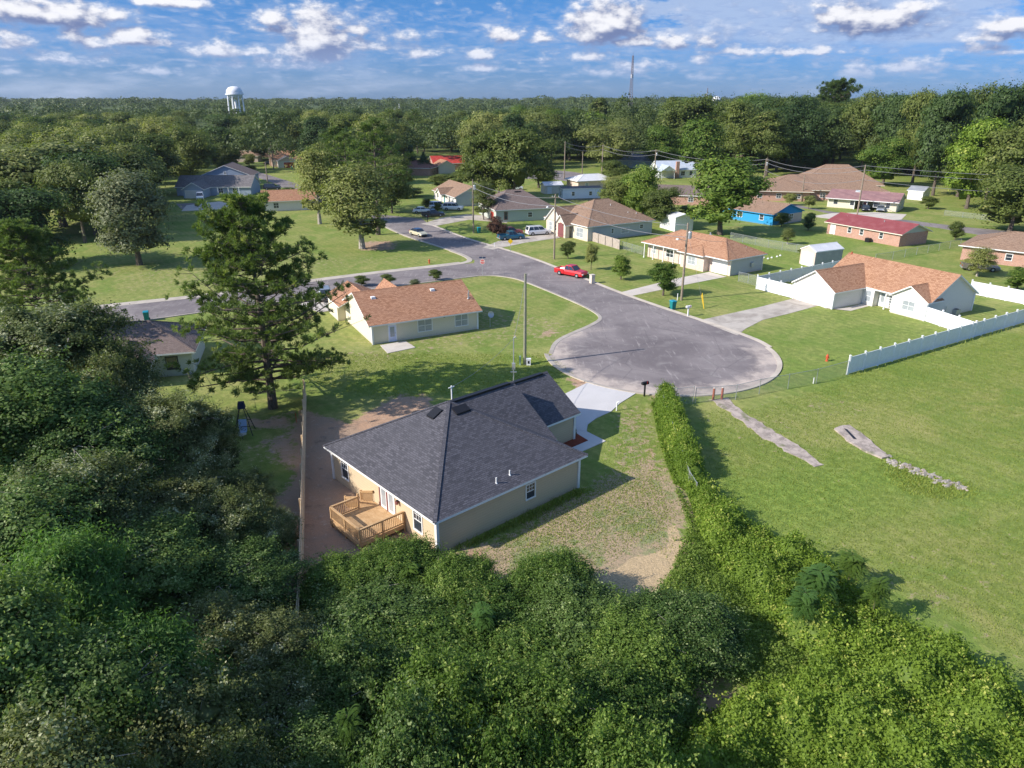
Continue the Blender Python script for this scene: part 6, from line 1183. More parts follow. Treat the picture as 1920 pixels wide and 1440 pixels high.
# ------------------------------------------------------------------ vehicles
def hexring(mb, a, b, m, wtop=1.0): pass
def vehicle(name, label, kind, paint, px, py, ang, cat, two=None, group=None):
    X, Y = G(px, py); r = root(name, (X, Y, .012), math.radians(ang), label, cat, group)
    spec = dict(sedan=(4.7, 1.8, [(-2.35, .66), (-2.2, .92), (-1.3, .98), (1.0, .95), (2.05, .80), (2.35, .62)], (-1.95, 1.05, -1.15, .30, 1.45)), hatch=(4.3, 1.75, [(-2.15, .7), (-2.1, .98), (1.05, .98), (1.95, .85), (2.15, .65)], (-2.05, 1.1, -1.75, .35, 1.55)),
                suv=(5.1, 2.0, [(-2.55, .75), (-2.52, 1.12), (1.25, 1.12), (2.35, 1.02), (2.55, .8)], (-2.5, 1.25, -2.3, .55, 1.85)), van=(5.0, 2.0, [(-2.5, .75), (-2.48, 1.2), (1.6, 1.15), (2.4, .95), (2.5, .75)], (-2.45, 1.6, -2.35, .75, 2.0)),
                pickup=(5.4, 1.9, [(-.75, 1.06), (1.15, 1.06), (2.45, .98), (2.7, .75)], (-.72, 1.2, -.6, .5, 1.72)))[kind]
    L, Wd, top, (g0, g1, t0, t1, gz) = spec; hw = Wd / 2; b = MB(); zb = .30
    pts = top if kind != 'pickup' else top
    for (x0, z0), (x1, z1) in zip(pts[:-1], pts[1:]):
        w0 = hw * (.93 if x0 in (pts[0][0],) and kind != 'pickup' else (.90 if x0 == pts[-1][0] else 1)); w1 = hw * (.88 if x1 == pts[-1][0] else 1)
        zs0, zs1 = z0 * .72, z1 * .72
        b.hexa([(x0, -w0, zb), (x1, -w1, zb), (x1, w1, zb), (x0, w0, zb), (x0, -w0, zs0), (x1, -w1, zs1), (x1, w1, zs1), (x0, w0, zs0)], paint, 't' + ('l' if x0 != pts[0][0] else '') + ('r' if x1 != pts[-1][0] else ''))
        b.hexa([(x0, -w0, zs0), (x1, -w1, zs1), (x1, w1, zs1), (x0, w0, zs0), (x0, -w0 * .90, z0), (x1, -w1 * .90, z1), (x1, w1 * .90, z1), (x0, w0 * .90, z0)], paint, 'b' + ('l' if x0 != pts[0][0] else '') + ('r' if x1 != pts[-1][0] else ''))
    if kind == 'pickup':
        for y0, y1 in ((-hw, -hw + .12), (hw - .12, hw)): b.box(-2.65, -.78, y0, y1, .35, 1.08, paint)
        b.box(-2.7, -2.6, -hw, hw, .38, 1.07, paint); b.box(-2.6, -.78, -hw + .12, hw - .12, .5, .6, M['black']); b.box(-2.65, -.78, -hw + .02, hw - .02, .32, .49, paint)
    # roof and pillars
    zl = pts[1][1] - .02 if kind != 'pickup' else 1.04; wb_, wt_ = hw * .90, hw * .74
    P = [(g0, -wb_, zl), (g1, -wb_, zl), (g1, wb_, zl), (g0, wb_, zl), (t0, -wt_, gz), (t1, -wt_, gz), (t1, wt_, gz), (t0, wt_, gz)]
    b.hexa([Vector(P[i]).lerp(Vector(P[i + 4]), .84) for i in range(4)] + [Vector(p) for p in P[4:]], two or paint)
    b.box(-L / 2 - (.04 if kind != 'pickup' else .06), -L / 2 + .06, -hw * .9, hw * .9, .36, .56, M['steel'] if kind in ('pickup',) else paint); b.box(L / 2 - .08, L / 2 + .05, -hw * .86, hw * .86, .34, .54, M['black'])
    body = b.build('body', r, bevel=.05)
    g = MB(); g.hexa([tuple(Vector(P[i]) * 1.0) for i in range(4)] + [tuple(Vector(P[i]).lerp(Vector(P[i + 4]), .86)) for i in range(4)], M['glass'], 'bt'); gl = g.build('window_band', r)
    pl = MB()
    for fx in ((0, .33, .66, 1) if kind in ('suv', 'van') else (0, .5, 1)):
        for sy in (-1, 1):
            lo_ = Vector((g0 + (g1 - g0) * fx, sy * (wb_ + .012), zl)); hi_ = Vector((t0 + (t1 - t0) * fx, sy * (wt_ + .012), gz - .02)); pl.bar(lo_, hi_, .07, .05, two or paint)
    pl.build('pillar', r)
    wr = .37 if kind in ('suv', 'pickup', 'van') else .32
    for sx in (-1, 1):
        for sy in (-1, 1):
            cx_ = sx * L * .31; w = MB(); w.tube([(cx_, sy * (hw - .22), wr), (cx_, sy * (hw + .015), wr)], [wr, wr], M['tyre'], 14); wo_ = w.build('wheel', r); h = MB(); h.tube([(cx_, sy * (hw - .05), wr), (cx_, sy * (hw + .03), wr)], [wr * .58, wr * .5], M['steel'], 12); h.build('rim', wo_)
    for sy in (-1, 1):
        h = MB(); h.box(L / 2 - .10, L / 2 + .03, sy * hw * .72 - .18, sy * hw * .72 + .18, pts[-1][1] * .78, pts[-1][1] * 1.0, M['lamp_w']); h.build('headlight', r)
        h = MB(); h.box(-L / 2 - .03, -L / 2 + .06, sy * hw * .84 - .10, sy * hw * .84 + .10, .68, .98, M['lamp_r']); h.build('tail_light', r)
    return r
def paint(n, c, metal=.2): return mat(n, None, .32, .5, metal, c, .6)
red, bluep, whitep = paint('red_car_paint', (.62, .02, .025)), paint('teal_blue_car_paint', (.015, .12, .20)), paint('white_car_paint', (.78, .79, .82)); dkp = paint('near_black_car_paint', (.025, .03, .045)); silv = paint('silver_car_paint', (.42, .46, .52), .5)
bur = paint('faded_red_car_paint', (.34, .06, .05)); greyp = paint('brown_grey_car_paint', (.22, .20, .19), .4); cop = paint('cream_car_paint', (.62, .58, .42)); navyp = paint('navy_car_paint', (.03, .06, .16))
vehicle('pickup_truck', 'red pickup truck with white load in the bed parked at the kerb', 'pickup', red, 1071, 517, -40, 'pickup truck')
X, Y = G(1060, 512); o = MB(); o.hexa([(-.7, -.5, 0), (.7, -.5, 0), (.7, .5, 0), (-.7, .5, 0), (-.5, -.3, .35), (.5, -.3, .3), (.45, .35, .38), (-.5, .3, .3)], M['trim']); oo = o.build('bag'); oo.location = (X - .2, Y - .2, .62); oo.rotation_euler = (0, 0, -.7); tag(oo, 'white sack lying in the bed of the red pickup', 'sack')
vehicle('pickup_truck', 'teal blue pickup truck with dark bed parked behind the yellow sign', 'pickup', bluep, 958, 449, 22, 'pickup truck')
vehicle('pickup_truck', 'faded red pickup parked just beyond the teal blue pickup', 'pickup', bur, 956, 441, 24, 'pickup truck')
vehicle('suv_car', 'large white sport utility car before the arched brick house', 'suv', whitep, 1009, 440, 21, 'car')
vehicle('pickup_truck', 'near black pickup truck in front of the white cars', 'pickup', dkp, 812, 406, 12, 'pickup truck')
vehicle('sedan_car', 'white sedan left of and behind the near black pickup', 'sedan', whitep, 792, 399, 8, 'car'); vehicle('suv_car', 'white sport utility car closest to the small white house', 'suv', whitep, 822, 391, 16, 'car'); vehicle('suv_car', 'boxy white off road car with spare wheel on the grass', 'suv', whitep, 850, 394, -6, 'car')
vehicle('sedan_car', 'blue and cream sedan at the left side of the street under the trees', 'sedan', cop, 785, 442, -52, 'car', navyp); vehicle('hatchback_car', 'silver hatchback with dark rear window beside the beige house', 'hatch', silv, 611, 561, -72, 'car')
vehicle('white_van', 'white van parked before the blue grey house garage', 'van', whitep, 376, 374, -70, 'van'); vehicle('dark_suv', 'dark sport utility car beyond the top of the tall pine', 'suv', dkp, 511, 356, 10, 'car')
vehicle('pickup_truck', 'old brown grey pickup half behind a thin tree at the right edge', 'pickup', greyp, 1836, 507, -20, 'pickup truck'); vehicle('dark_car', 'dark sedan parked left of the silver one at the carport', 'sedan', dkp, 1622, 395, -110, 'car'); vehicle('silver_car', 'silver sedan under the open carport', 'sedan', silv, 1650, 396, -115, 'car'); vehicle('far_dark_car', 'dark car outside the pink stucco house', 'sedan', dkp, 506, 309, 5, 'car')
vehicle('dark_car', 'dark blue car at the left edge below the live oak', 'sedan', navyp, 4, 368, 20, 'car')
vehicle('white_car', 'white car behind the taupe roof ridge', 'suv', whitep, 965, 356, 10, 'car')

# ------------------------------------------------------------------ poles and wires
def pole(bx, by, ty, label, m='pole', arm=0, tr=0, lamp=0, r=.15, lean=0):
    X, Y = G(bx, by); h = GZ(bx, by, ty); R_ = root('utility_pole', (X, Y), 0, label, 'utility pole'); b = MB(); b.tube([(0, 0, -.3), (lean * .5, 0, h * .5), (lean, 0, h)], [r * 1.15, r, r * .75], M[m], 10); b.build('pole', R_)
    if arm:
        b = MB(); b.box(lean - arm, lean + arm, -.16, -.04, h - .6, h - .48, M['pole']); a = b.build('crossarm', R_)
        for q in (-.9, -.3, .9): b = MB(); b.lathe([(.05, 0), (.07, .06), (.03, .12), (.06, .18), (.02, .24)], M['steel'], (lean + arm * q, -.1, h - .48), 8); b.build('insulator', a)
    if tr: b = MB(); b.lathe([(.05, 0), (.24, .02), (.26, .1), (.26, .85), (.22, .95), (.05, 1.0)], M['steel'], (lean + .36, -.05, h - 2.1), 14); b.build('transformer', R_)
    if lamp: b = MB(); b.bar((lean, 0, h - 2.4), (lean - 1.3, -.5, h - 2.0), .06, .06, M['steel']); b.lathe([(.04, 0), (.22, .05), (.2, .18), (.06, .25)], M['trim'], (lean - 1.35, -.5, h - 2.2), 12); b.build('lamp_arm', R_)
    return Vector((X + lean, Y, h))
pA = pole(984, 683, 513, 'tall green tinted wooden pole on the lawn by the turning circle', 'poleg', r=.16); pB = pole(1277.5, 563, 418, 'wooden pole with lamp arm and transformer in front of the pink brick house', tr=1, lamp=1)
pC = pole(1039, 486, 364, 'wooden pole with short crossarm left of the arched brick house', arm=.6, lamp=1); pD = pole(888, 437, 336, 'dark pole with grey transformer beside the teal bin', tr=1); pE = pole(1607, 403, 309, 'tall pole before the cream carport house', r=.18)
pF = pole(1430, 356, 297, 'pole with transformer behind the large light tipped tree', tr=1, r=.18); pG = pole(1502, 378, 328, 'plain pole before the large brown roofed hall'); pH = pole(1058, 336, 265, 'leftmost of the tall far poles by the distant street', r=.2); pI = pole(1091, 341, 284, 'shortest far pole, second from the left by the distant street', r=.16)
pJ = pole(1128, 334, 271, 'third far pole above the pale metal roof', r=.2); pK = pole(1226, 340, 280, 'far pole with crossarm and transformer at the pale blue metal roof house', arm=1.2, tr=1, r=.2); pL = pole(513, 318, 266, 'far pole beside the pink stucco house', r=.2, lamp=1); pM = pole(503, 352, 303, 'far pole beside the distant bend', r=.18); pN = pole(440, 320, 268, 'far lamp pole left of the bend', r=.16, lamp=1)
X, Y = G(963, 634, 5.4); R_ = root('service_mast', (X, Y), 0, 'slim grey electric service mast with meter behind the tan house roof', 'service mast'); b = MB(); b.tube([(0, 0, -.2), (0, 0, 5.4)], [.06, .05], M['steel'], 10); b.build('mast', R_)
b = MB(); b.box(-.16, .16, -.3, -.06, 2.4, 3.0, M['steel']); b.build('meter_box', R_); b = MB(); b.box(-.3, .3, -.05, .05, 2.0, 2.1, M['steel']); b.tube([(0, 0, 5.4), (.16, 0, 5.55), (.22, 0, 5.4)], .05, M['steel'], 8); b.build('weatherhead', R_); pS = Vector((X, Y, 5.4))
def wire(a, b, label, sag=.6, r=.022, group='overhead wires between the poles'):
    pts = []; a = Vector(a); b = Vector(b)
    for i in range(13): t = i / 12; p = a.lerp(b, t); p.z -= sag * 4 * t * (1 - t); pts.append(p)
    m = MB(); m.tube(pts, r, M['wire'], 5); tag(m.build('power_wire'), label, 'wire', group)
off = lambda p, z, x=0: p + Vector((x, 0, z))
wire(off(pD, -.6), off(pC, -.6), 'wire from the transformer pole by the teal bin to the crossarm pole', .9, .03); wire(off(pD, -1.6), off(pC, -1.9), 'lower thicker wire between the transformer pole and the crossarm pole', 1.0, .045)
wire(off(pC, -.5, .5), off(pB, -.3), 'upper wire from the crossarm pole to the pole before the pink house', .9, .03); wire(off(pC, -1.8), off(pB, -1.9), 'lower wire from the crossarm pole to the pole before the pink house', 1.0, .035); wire(off(pB, -1.6), Vector((*L2W(60, -1), 0)) if 0 else Vector((36.5, 120.5, 4.2)), 'service drop from the lamp pole to the pink brick house roof', .5, .02)
wire(pS, Vector((*L2W(8.1, 9.0), 6.25)), 'drop wire from the grey mast to the tan house roof', .4, .015)
wire(off(pA, -.3), pS, 'service wire from the green tinted pole down to the grey mast', .6, .018); wire(off(pC, -1.2), Vector((18, 150, 5)), 'service drop from the crossarm pole to the arched brick house', .5, .02); wire(off(pD, -1.2), Vector((-10, 200, 4)), 'service drop to the small white house', .5, .025)
for k, (dz, s_) in enumerate(((-.2, 1.6), (-1.2, 1.8), (-3.4, 2.2))):
    wire(off(pF, dz), off(pE, dz), ['top', 'second', 'lowest'][k] + ' wire spanning from the far transformer pole to the tall pole by the carport house', s_, .045); wire(off(pE, dz), Vector((150, 150, 12.5 + dz * .9)), ['top', 'second', 'lowest'][k] + ' wire running off to the right edge from the tall pole', s_, .045)
for k, dz in enumerate((-.3, -1.6)):
    wire(off(pH, dz), off(pJ, dz), ['upper', 'lower'][k] + ' wire between the leftmost and third far poles', 1, .05); wire(off(pJ, dz), off(pK, dz), ['upper', 'lower'][k] + ' wire from the third far pole to the far crossarm pole', 1.3, .05); wire(off(pK, dz), off(pF, dz), ['upper', 'lower'][k] + ' wire passing behind the large light tipped tree', 1.6, .05)
R_ = root('guy_marker', (*G(1320, 579), 0), 0, 'pair of leaning yellow guy wire sleeves on the lawn right of the lamp pole', 'guy wire'); g0_ = Vector((*G(1320, 579), 0))
for q in (0, .35):
    e = (pB - g0_) * (.30 + q * .1) + Vector((q * .9, 0, 0)); b = MB(); b.tube([(0, 0, 0), tuple(e * .55)], .045, M['yellow'], 8); b.build('sleeve', R_)
b = MB(); b.tube([(0, 0, 0), tuple(pB - g0_ - Vector((0, 0, 1)))], .012, M['wire'], 4); b.build('cable', R_)

# ------------------------------------------------------------------ fences
def line_pts(P, step):
    out = []; 
    for a, b in zip(P[:-1], P[1:]):
        L = math.dist(a, b); n = max(1, round(L / step)); out += [(a[0] + (b[0] - a[0]) * i / n, a[1] + (b[1] - a[1]) * i / n) for i in range(n)]
    return out + [P[-1]]
def vinyl(px, label, h=1.85):
    P = GP(*px); r = root('vinyl_fence', (*P[0], 0), 0, label, 'fence'); Q = [(x - P[0][0], y - P[0][1]) for x, y in line_pts(P, 2.45)]
    for x, y in Q: b = MB(); b.box(x - .075, x + .075, y - .075, y + .075, 0, h + .16, M['vinyl']); b.box(x - .1, x + .1, y - .1, y + .1, h + .16, h + .2, M['vinyl']); b.face([(x - .09, y - .09, h + .2), (x + .09, y - .09, h + .2), (x, y, h + .27)], M['vinyl']); b.face([(x + .09, y - .09, h + .2), (x + .09, y + .09, h + .2), (x, y, h + .27)], M['vinyl']); b.face([(x + .09, y + .09, h + .2), (x - .09, y + .09, h + .2), (x, y, h + .27)], M['vinyl']); b.face([(x - .09, y + .09, h + .2), (x - .09, y - .09, h + .2), (x, y, h + .27)], M['vinyl']); b.build('post', r)
    for a, c in zip(Q[:-1], Q[1:]):
        d = Vector((c[0] - a[0], c[1] - a[1], 0)); L = d.length; d /= L; b = MB(); p0 = Vector((*a, 0)) + d * .08; p1 = Vector((*c, 0)) - d * .08; up = Vector((0, 0, 1))
        b.bar(p0 + up * (h - .07), p1 + up * (h - .07), .06, .14, M['vinyl']); b.bar(p0 + up * .14, p1 + up * .14, .06, .16, M['vinyl']); n = 13
        for i in range(n): q0 = p0.lerp(p1, i / n + .004); q1 = p0.lerp(p1, (i + 1) / n - .004); b.bar(q0 + up * (h * .5 + .02), q1 + up * (h * .5 + .02), .035, h - .32, M['vinyl'])
        b.build('panel', r)
    return r
vinyl([(1588.5, 702), (1920, 605), (2130, 543)], 'long white vinyl fence along the edge of the open field'); vinyl([(1733, 602), (1824, 633)], 'short white vinyl fence from the house gable to the long fence')
vinyl([(1418, 542), (1484, 559)], 'white vinyl fence panel run just left of the double garage'); vinyl([(1418, 541), (1500, 524), (1576, 509)], 'white vinyl fence in shade running back towards the steel shed'); vinyl([(1818, 551), (1920, 571), (2010, 589)], 'white vinyl fence behind the white house at the right edge')
def chain(px, label, h=1.5, step=3.0, gate=False, rail=True):
    P = GP(*px); r = root('chain_link_fence', (*P[0], 0), 0, label, 'fence'); Q = [(x - P[0][0], y - P[0][1]) for x, y in line_pts(P, step)]
    for x, y in Q: b = MB(); b.tube([(x, y, 0), (x, y, h + .06)], .035, M['steel'], 8); b.build('post', r)
    b = MB(); [b.tube([(a[0], a[1], h), (c[0], c[1], h)], .022, M['steel'], 6) for a, c in zip(Q[:-1], Q[1:])]; b.build('top_rail', r)
    b = MB(); [b.face([(a[0], a[1], .03), (c[0], c[1], .03), (c[0], c[1], h), (a[0], a[1], h)], M['net']) for a, c in zip(Q[:-1], Q[1:])]; b.build('mesh', r)
chain([(1586, 703), (1530, 719), (1477, 729), (1423, 739), (1379, 750), (1303, 756)], 'chain link fence between the white fence and the red bollards', 1.5, 3.2); chain([(1299, 757), (1267, 761), (1236, 752)], 'chain link gate section beside the vine hedge', 1.7, 2.0)
chain([(1238, 756), (1262, 830), (1290, 915), (1304, 938)], 'chain link fence buried inside the vine hedge', 1.35, 3.0); chain([(1369, 450), (1440, 465), (1520, 478)], 'chain link fence behind the pink brick house', 1.5); chain([(1640, 492), (1673, 487), (1800, 462)], 'long chain link fence behind the white house and maroon roof house', 1.4, 3.5)
chain([(1384, 528), (1402, 532), (1418, 537)], 'short chain link gate between the pink house and the white fence', 1.5, 1.8); chain([(1166, 467), (1204, 478)], 'chain link fence left of the pink brick house', 1.4)
chain([(1900, 420), (1840, 412), (1770, 404)], 'far chain link fence before the sunlit woods edge', 1.2, 4)
def boards(P, h, m, label, name='board_fence', bw=.14):
    r = root(name, (*P[0], 0), 0, label, 'fence'); Q = [(x - P[0][0], y - P[0][1]) for x, y in P]; pl = MB(); rl = MB(); rr = random.Random(4)
    for a, c in zip(Q[:-1], Q[1:]):
        L = math.dist(a, c); n = int(L / bw); d = Vector((c[0] - a[0], c[1] - a[1], 0)) / L; nn = Vector((d.y, -d.x, 0))
        for i in range(n): p = Vector((*a, 0)) + d * (i * bw); hh = h + rr.uniform(-.02, .02); pl.bar(p + Vector((0, 0, hh / 2)), p + d * (bw - .008) + Vector((0, 0, hh / 2)), .03, hh, m)
        for z in (.4, h - .4): rl.bar(Vector((*a, z)) - nn * .05, Vector((*c, z)) - nn * .05, .05, .09, m)
    for i, (x, y) in enumerate(line_pts(Q, 2.4)): b = MB(); b.box(x - .15, x - .06, y - .05, y + .04, 0, h - .05, m); b.build('post', r)
    pl.build('boards', r); rl.build('rails', r)
boards(GP((574, 745), (568, 1060), (562, 1210)), 1.85, M['fence_wood'], 'tall raw pine board fence seen almost edge on left of the tan house'); boards(GP((1110, 452), (1162, 468)), 1.8, M['grey_wood'], 'weathered grey board fence beside the arched brick house')

# ------------------------------------------------------------------ small things
def simple(name, px, py, label, cat, parts, rz=0, z=0, group=None):
    r = root(name, (*G(px, py), z), rz, label, cat, group)
    for nm, mb in parts: mb.build(nm, r)
    return r
def hydrant(px, py, label):
    b = MB(); b.lathe([(.16, 0), (.16, .05), (.11, .07), (.11, .5), (.15, .52), (.15, .56), (.12, .66), (.04, .74), (.04, .80)], M['hyd'], n=14); c1 = MB(); c1.tube([(-.2, 0, .42), (-.1, 0, .42)], .055, M['hyd']); c2 = MB(); c2.tube([(.1, 0, .42), (.2, 0, .42)], .055, M['hyd']); c3 = MB(); c3.tube([(0, -.2, .38), (0, -.1, .38)], .07, M['hyd'])
    simple('fire_hydrant', px, py, label, 'fire hydrant', [('barrel', b), ('outlet', c1), ('outlet', c2), ('outlet', c3)])
hydrant(1550, 677, 'orange red fire hydrant on the lawn before the white fence'); hydrant(805, 494, 'orange red fire hydrant on the corner lawn by the side street')
for px, py, l in ((1337, 750, 'left of the two rusty red bollards at the concrete strip'), (1353, 749, 'right of the two rusty red bollards at the concrete strip')):
    b = MB(); b.lathe([(.11, 0), (.11, 1.15), (.10, 1.18), (.05, 1.22)], M['brickpost'], n=14); c = MB(); c.lathe([(.112, 0), (.112, .04), (.02, .09)], M['conc_pale'], (0, 0, 1.17), 14); simple('bollard', px, py, l, 'bollard', [('post', b), ('cap', c)], group='rusty red bollards')
def bin_(px, py, l, rz=.4):
    b = MB(); b.hexa([(-.22, -.24, .06), (.22, -.24, .06), (.22, .24, .06), (-.22, .24, .06), (-.29, -.32, .98), (.29, -.32, .98), (.29, .32, .98), (-.29, .32, .98)], M['teal']); c = MB(); c.hexa([(-.31, -.36, .985), (.31, -.36, .985), (.31, .35, .985), (-.31, .35, .985), (-.25, -.3, 1.07), (.25, -.3, 1.07), (.25, .3, 1.07), (-.25, .3, 1.07)], M['teal_lid']); w1 = MB(); w1.tube([(-.3, .28, .13), (-.22, .28, .13)], .13, M['tyre'], 12); w2 = MB(); w2.tube([(.22, .28, .13), (.3, .28, .13)], .13, M['tyre'], 12)
    r = simple('wheeled_bin', px, py, l, 'bin', [('bin_body', b), ('lid', c), ('wheel', w1), ('wheel', w2)], rz); r.scale = (1.15,) * 3; return r
bin_(1261, 580, 'teal wheeled bin on the grass left of the white mailbox'); bin_(898, 437, 'teal wheeled bin at the foot of the dark transformer pole'); bin_(276, 601, 'teal wheeled bin at the side street behind the grey roofed house'); bin_(477, 329, 'tiny teal bin at the distant bend'); bin_(548, 318, 'dark green bin across the distant bend')
def mailbox(px, py, l, m, h=1.05, rz=.5):
    b = MB(); b.box(-.05, .05, -.05, .05, 0, h, m); c = MB(); c.box(-.28, .28, -.12, .12, h, h + .14, m); c.tube([(-.28, 0, h + .14), (.28, 0, h + .14)], .12, m, 12); f = MB(); f.box(.1, .14, -.145, -.122, h + .1, h + .3, M['lamp_r']); r = simple('mailbox', px, py, l, 'mailbox', [('post', b), ('box', c), ('flag', f)], rz); r.scale = (1.25, 1.25, 1.1)
mailbox(1208, 743, 'black mailbox at the kerb beside the vine hedge', M['black'], 1.1); mailbox(1289.5, 593, 'white mailbox at the kerb right of the teal bin', M['trim']); mailbox(798 + 4, 417, 'dark mailbox by the turned off driveway', M['black'])
b = MB(); b.box(-.3, .3, -.3, .3, 0, 1.25, M['brick_tan']); c = MB(); c.box(-.36, .36, -.36, .36, 1.25, 1.35, M['conc_pale']); f = MB(); f.box(-.14, .14, -.345, -.30, .85, 1.1, M['steel']); simple('brick_mailbox', 1110, 531, 'square brick mailbox pillar just behind the red pickup', 'mailbox', [('pillar', b), ('cap', c), ('mail_door', f)], .5)
for px, py, h, l in ((1270, 563, .9, 'white marker post between the teal bin and the lamp pole'), (927, 463, .75, 'short white marker post at the driveway of the pickups'), (1156, 770, .75, 'white bent clean out pipe on the lawn beside the fresh driveway'), (1345 - 10 + 190, 719, .55, 'small white post at the foot of the chain link fence')):
    b = MB(); b.tube([(0, 0, 0), (0, 0, h)] + ([(.06, 0, h + .1), (.2, 0, h + .12)] if 'bent' in l else []), .06, M['trim'], 10); c = MB(); c.lathe([(.065, 0), (.065, .05), (.02, .06)], M['trim'], (0, 0, h) if 'bent' not in l else (.2, 0, h + .08), 10); simple('marker_post', px, py, l, 'post', [('post', b), ('cap', c)])
# stop sign with street name blades
def octo(r, n=8, a=PI / 8): return [(r * math.cos(a + 2 * PI * i / n), r * math.sin(a + 2 * PI * i / n)) for i in range(n)]
r = root('stop_sign', (*G(905, 517), 0), math.radians(-6), 'red octagonal stop sign with a dark street name blade on a thin post', 'street sign'); b = MB(); b.tube([(0, 0, 0), (0, 0, 3.05)], .035, M['steel'], 8); b.build('post', r)
b = MB(); P = octo(.42); Q = octo(.38); b.face([(x, -.05, 2.25 + z) for x, z in P][::1], M['trim']); b.face([(x, -.046, 2.25 + z) for x, z in P][::-1], M['steel']); b.face([(x, -.054, 2.25 + z) for x, z in Q], M['signred']); pn = b.build('sign_panel', r)
def text(s, size, loc, rot, m, parent):
    cu = bpy.data.curves.new('lettering', 'FONT'); cu.body = s; cu.size = size; cu.align_x = 'CENTER'; cu.align_y = 'CENTER'; cu.extrude = .003; o = bpy.data.objects.new('lettering', cu); COL.objects.link(o); o.location = loc; o.rotation_euler = rot; cu.materials.append(m); me = bpy.data.meshes.new_from_object(o); l_, r_ = o.location.copy(), o.rotation_euler.copy(); bpy.data.objects.remove(o); o = bpy.data.objects.new('lettering', me); COL.objects.link(o); o.location = l_; o.rotation_euler = r_; o.parent = parent
text('STOP', .30, (0, -.06, 2.25), (PI / 2, 0, 0), M['trim'], pn)
b = MB(); b.box(-.5, .5, -.012, .012, 2.78, 3.0, M['signblue']); b.build('name_blade', r)
r = root('warning_sign', (*G(957, 473), 0), 0, 'yellow diamond warning sign on a short post by the teal blue pickup', 'street sign'); b = MB(); b.tube([(0, 0, 0), (0, 0, 1.9)], .035, M['steel'], 8); b.build('post', r); b = MB(); P = octo(.5, 4, 0); b.face([(x, -.05, 2.0 + z) for x, z in P], M['yellow']); b.face([(x, -.046, 2.0 + z) for x, z in P][::-1], M['steel']); b.build('sign_panel', r)
# dish, pedestal, cabinet, stake
r = root('satellite_dish', (*G(919, 613), 0), .6, 'grey satellite dish on a post in the shade right of the beige house', 'satellite dish'); b = MB(); b.tube([(0, 0, 0), (0, 0, 1.5)], .035, M['steel'], 8); b.build('post', r)
b = MB(); rings = 5; c0 = Vector((0, -.1, 1.6)); ax1 = Vector((1, 0, 0)); ax2 = Vector((0, .35, .94)); nm_ = ax1.cross(ax2)
for i in range(rings):
    for j in range(16):
        q = [(i, j), (i + 1, j), (i + 1, j + 1), (i, j + 1)]; pt = [c0 + (ax1 * math.cos(jj * PI / 8) + ax2 * math.sin(jj * PI / 8)) * (.42 * ii / rings) + nm_ * (.12 * (ii / rings) ** 2) for ii, jj in q]; b.face(pt[1:] if i == 0 else pt, M['steel'])
b.build('dish', r); b = MB(); b.tube([c0 + Vector((0, 0, -.35)), c0 + nm_ * .5], .015, M['steel'], 6); b.build('feed_arm', r)
b = MB(); b.box(-.22, .22, -.2, .2, 0, .65, M['tank']); b.box(-.25, .25, -.23, .23, .65, .70, M['tank']); c = MB(); c.box(-.1, .1, -.215, -.201, .2, .5, M['black']); simple('utility_cabinet', 991, 684, 'small pale utility cabinet at the foot of the green tinted pole', 'utility box', [('case', b), ('hatch', c)])
b = MB(); b.box(-.08, .08, -.08, .08, 0, .9, mat('sage_plastic', color=(.30, .42, .34))); c = MB(); c.box(-.1, .1, -.1, .1, .9, .98, mat('sage_plastic')); simple('cable_pedestal', 975, 684, 'slim pale green cable pedestal left of the green tinted pole', 'utility box', [('case', b), ('cap', c)])
b = MB(); b.box(-.02, .02, -.02, .02, 0, .8, M['hyd']); c = MB(); c.box(-.03, .03, -.03, .03, .7, .85, M['hyd']); simple('survey_stake', 556, 792, 'orange survey stake beside the far end of the board fence', 'stake', [('stake', b), ('flagging', c)])
# black garden stand with seat
r = root('garden_stand', (*G(459, 812), 0), .2, 'black metal stand with navy hood, pale blue seat and small round tray on the lawn', 'stand')
for sx, sy in ((-1, -1), (1, -1), (-1, 1), (1, 1)): b = MB(); b.tube([(sx * .75, sy * .75, 0), (sx * .16, sy * .16 + .2, 2.3)], .035, M['black'], 8); b.build('leg', r)
b = MB(); b.hexa([(-.3, -.1, 2.2), (.3, -.1, 2.2), (.3, .5, 2.2), (-.3, .5, 2.2), (-.24, 0, 2.75), (.24, 0, 2.75), (.24, .4, 2.75), (-.24, .4, 2.75)], M['navy']); b.build('hood', r, bevel=.04); b = MB(); b.hexa([(-.32, -.45, .5), (.32, -.45, .5), (.32, -.2, 1.35), (-.32, -.2, 1.35), (-.32, -.50, .54), (.32, -.50, .54), (.32, -.25, 1.38), (-.32, -.25, 1.38)], M['paleblue']); b.box(-.32, .32, -.95, -.45, .46, .52, M['paleblue']); b.build('seat', r)
b = MB(); b.lathe([(.34, .0), (.36, .03), (.34, .05)], M['green_siding'], (0, -1.2, .42), 18); b.tube([(0, -1.2, 0), (0, -1.2, .42)], .03, M['black']); b.build('tray', r); b = MB(); b.box(-.55, .55, -.55, -.50, .8, .84, M['black']); b.box(-.5, .5, .4, .44, 1.0, 1.04, M['black']); b.build('brace', r)
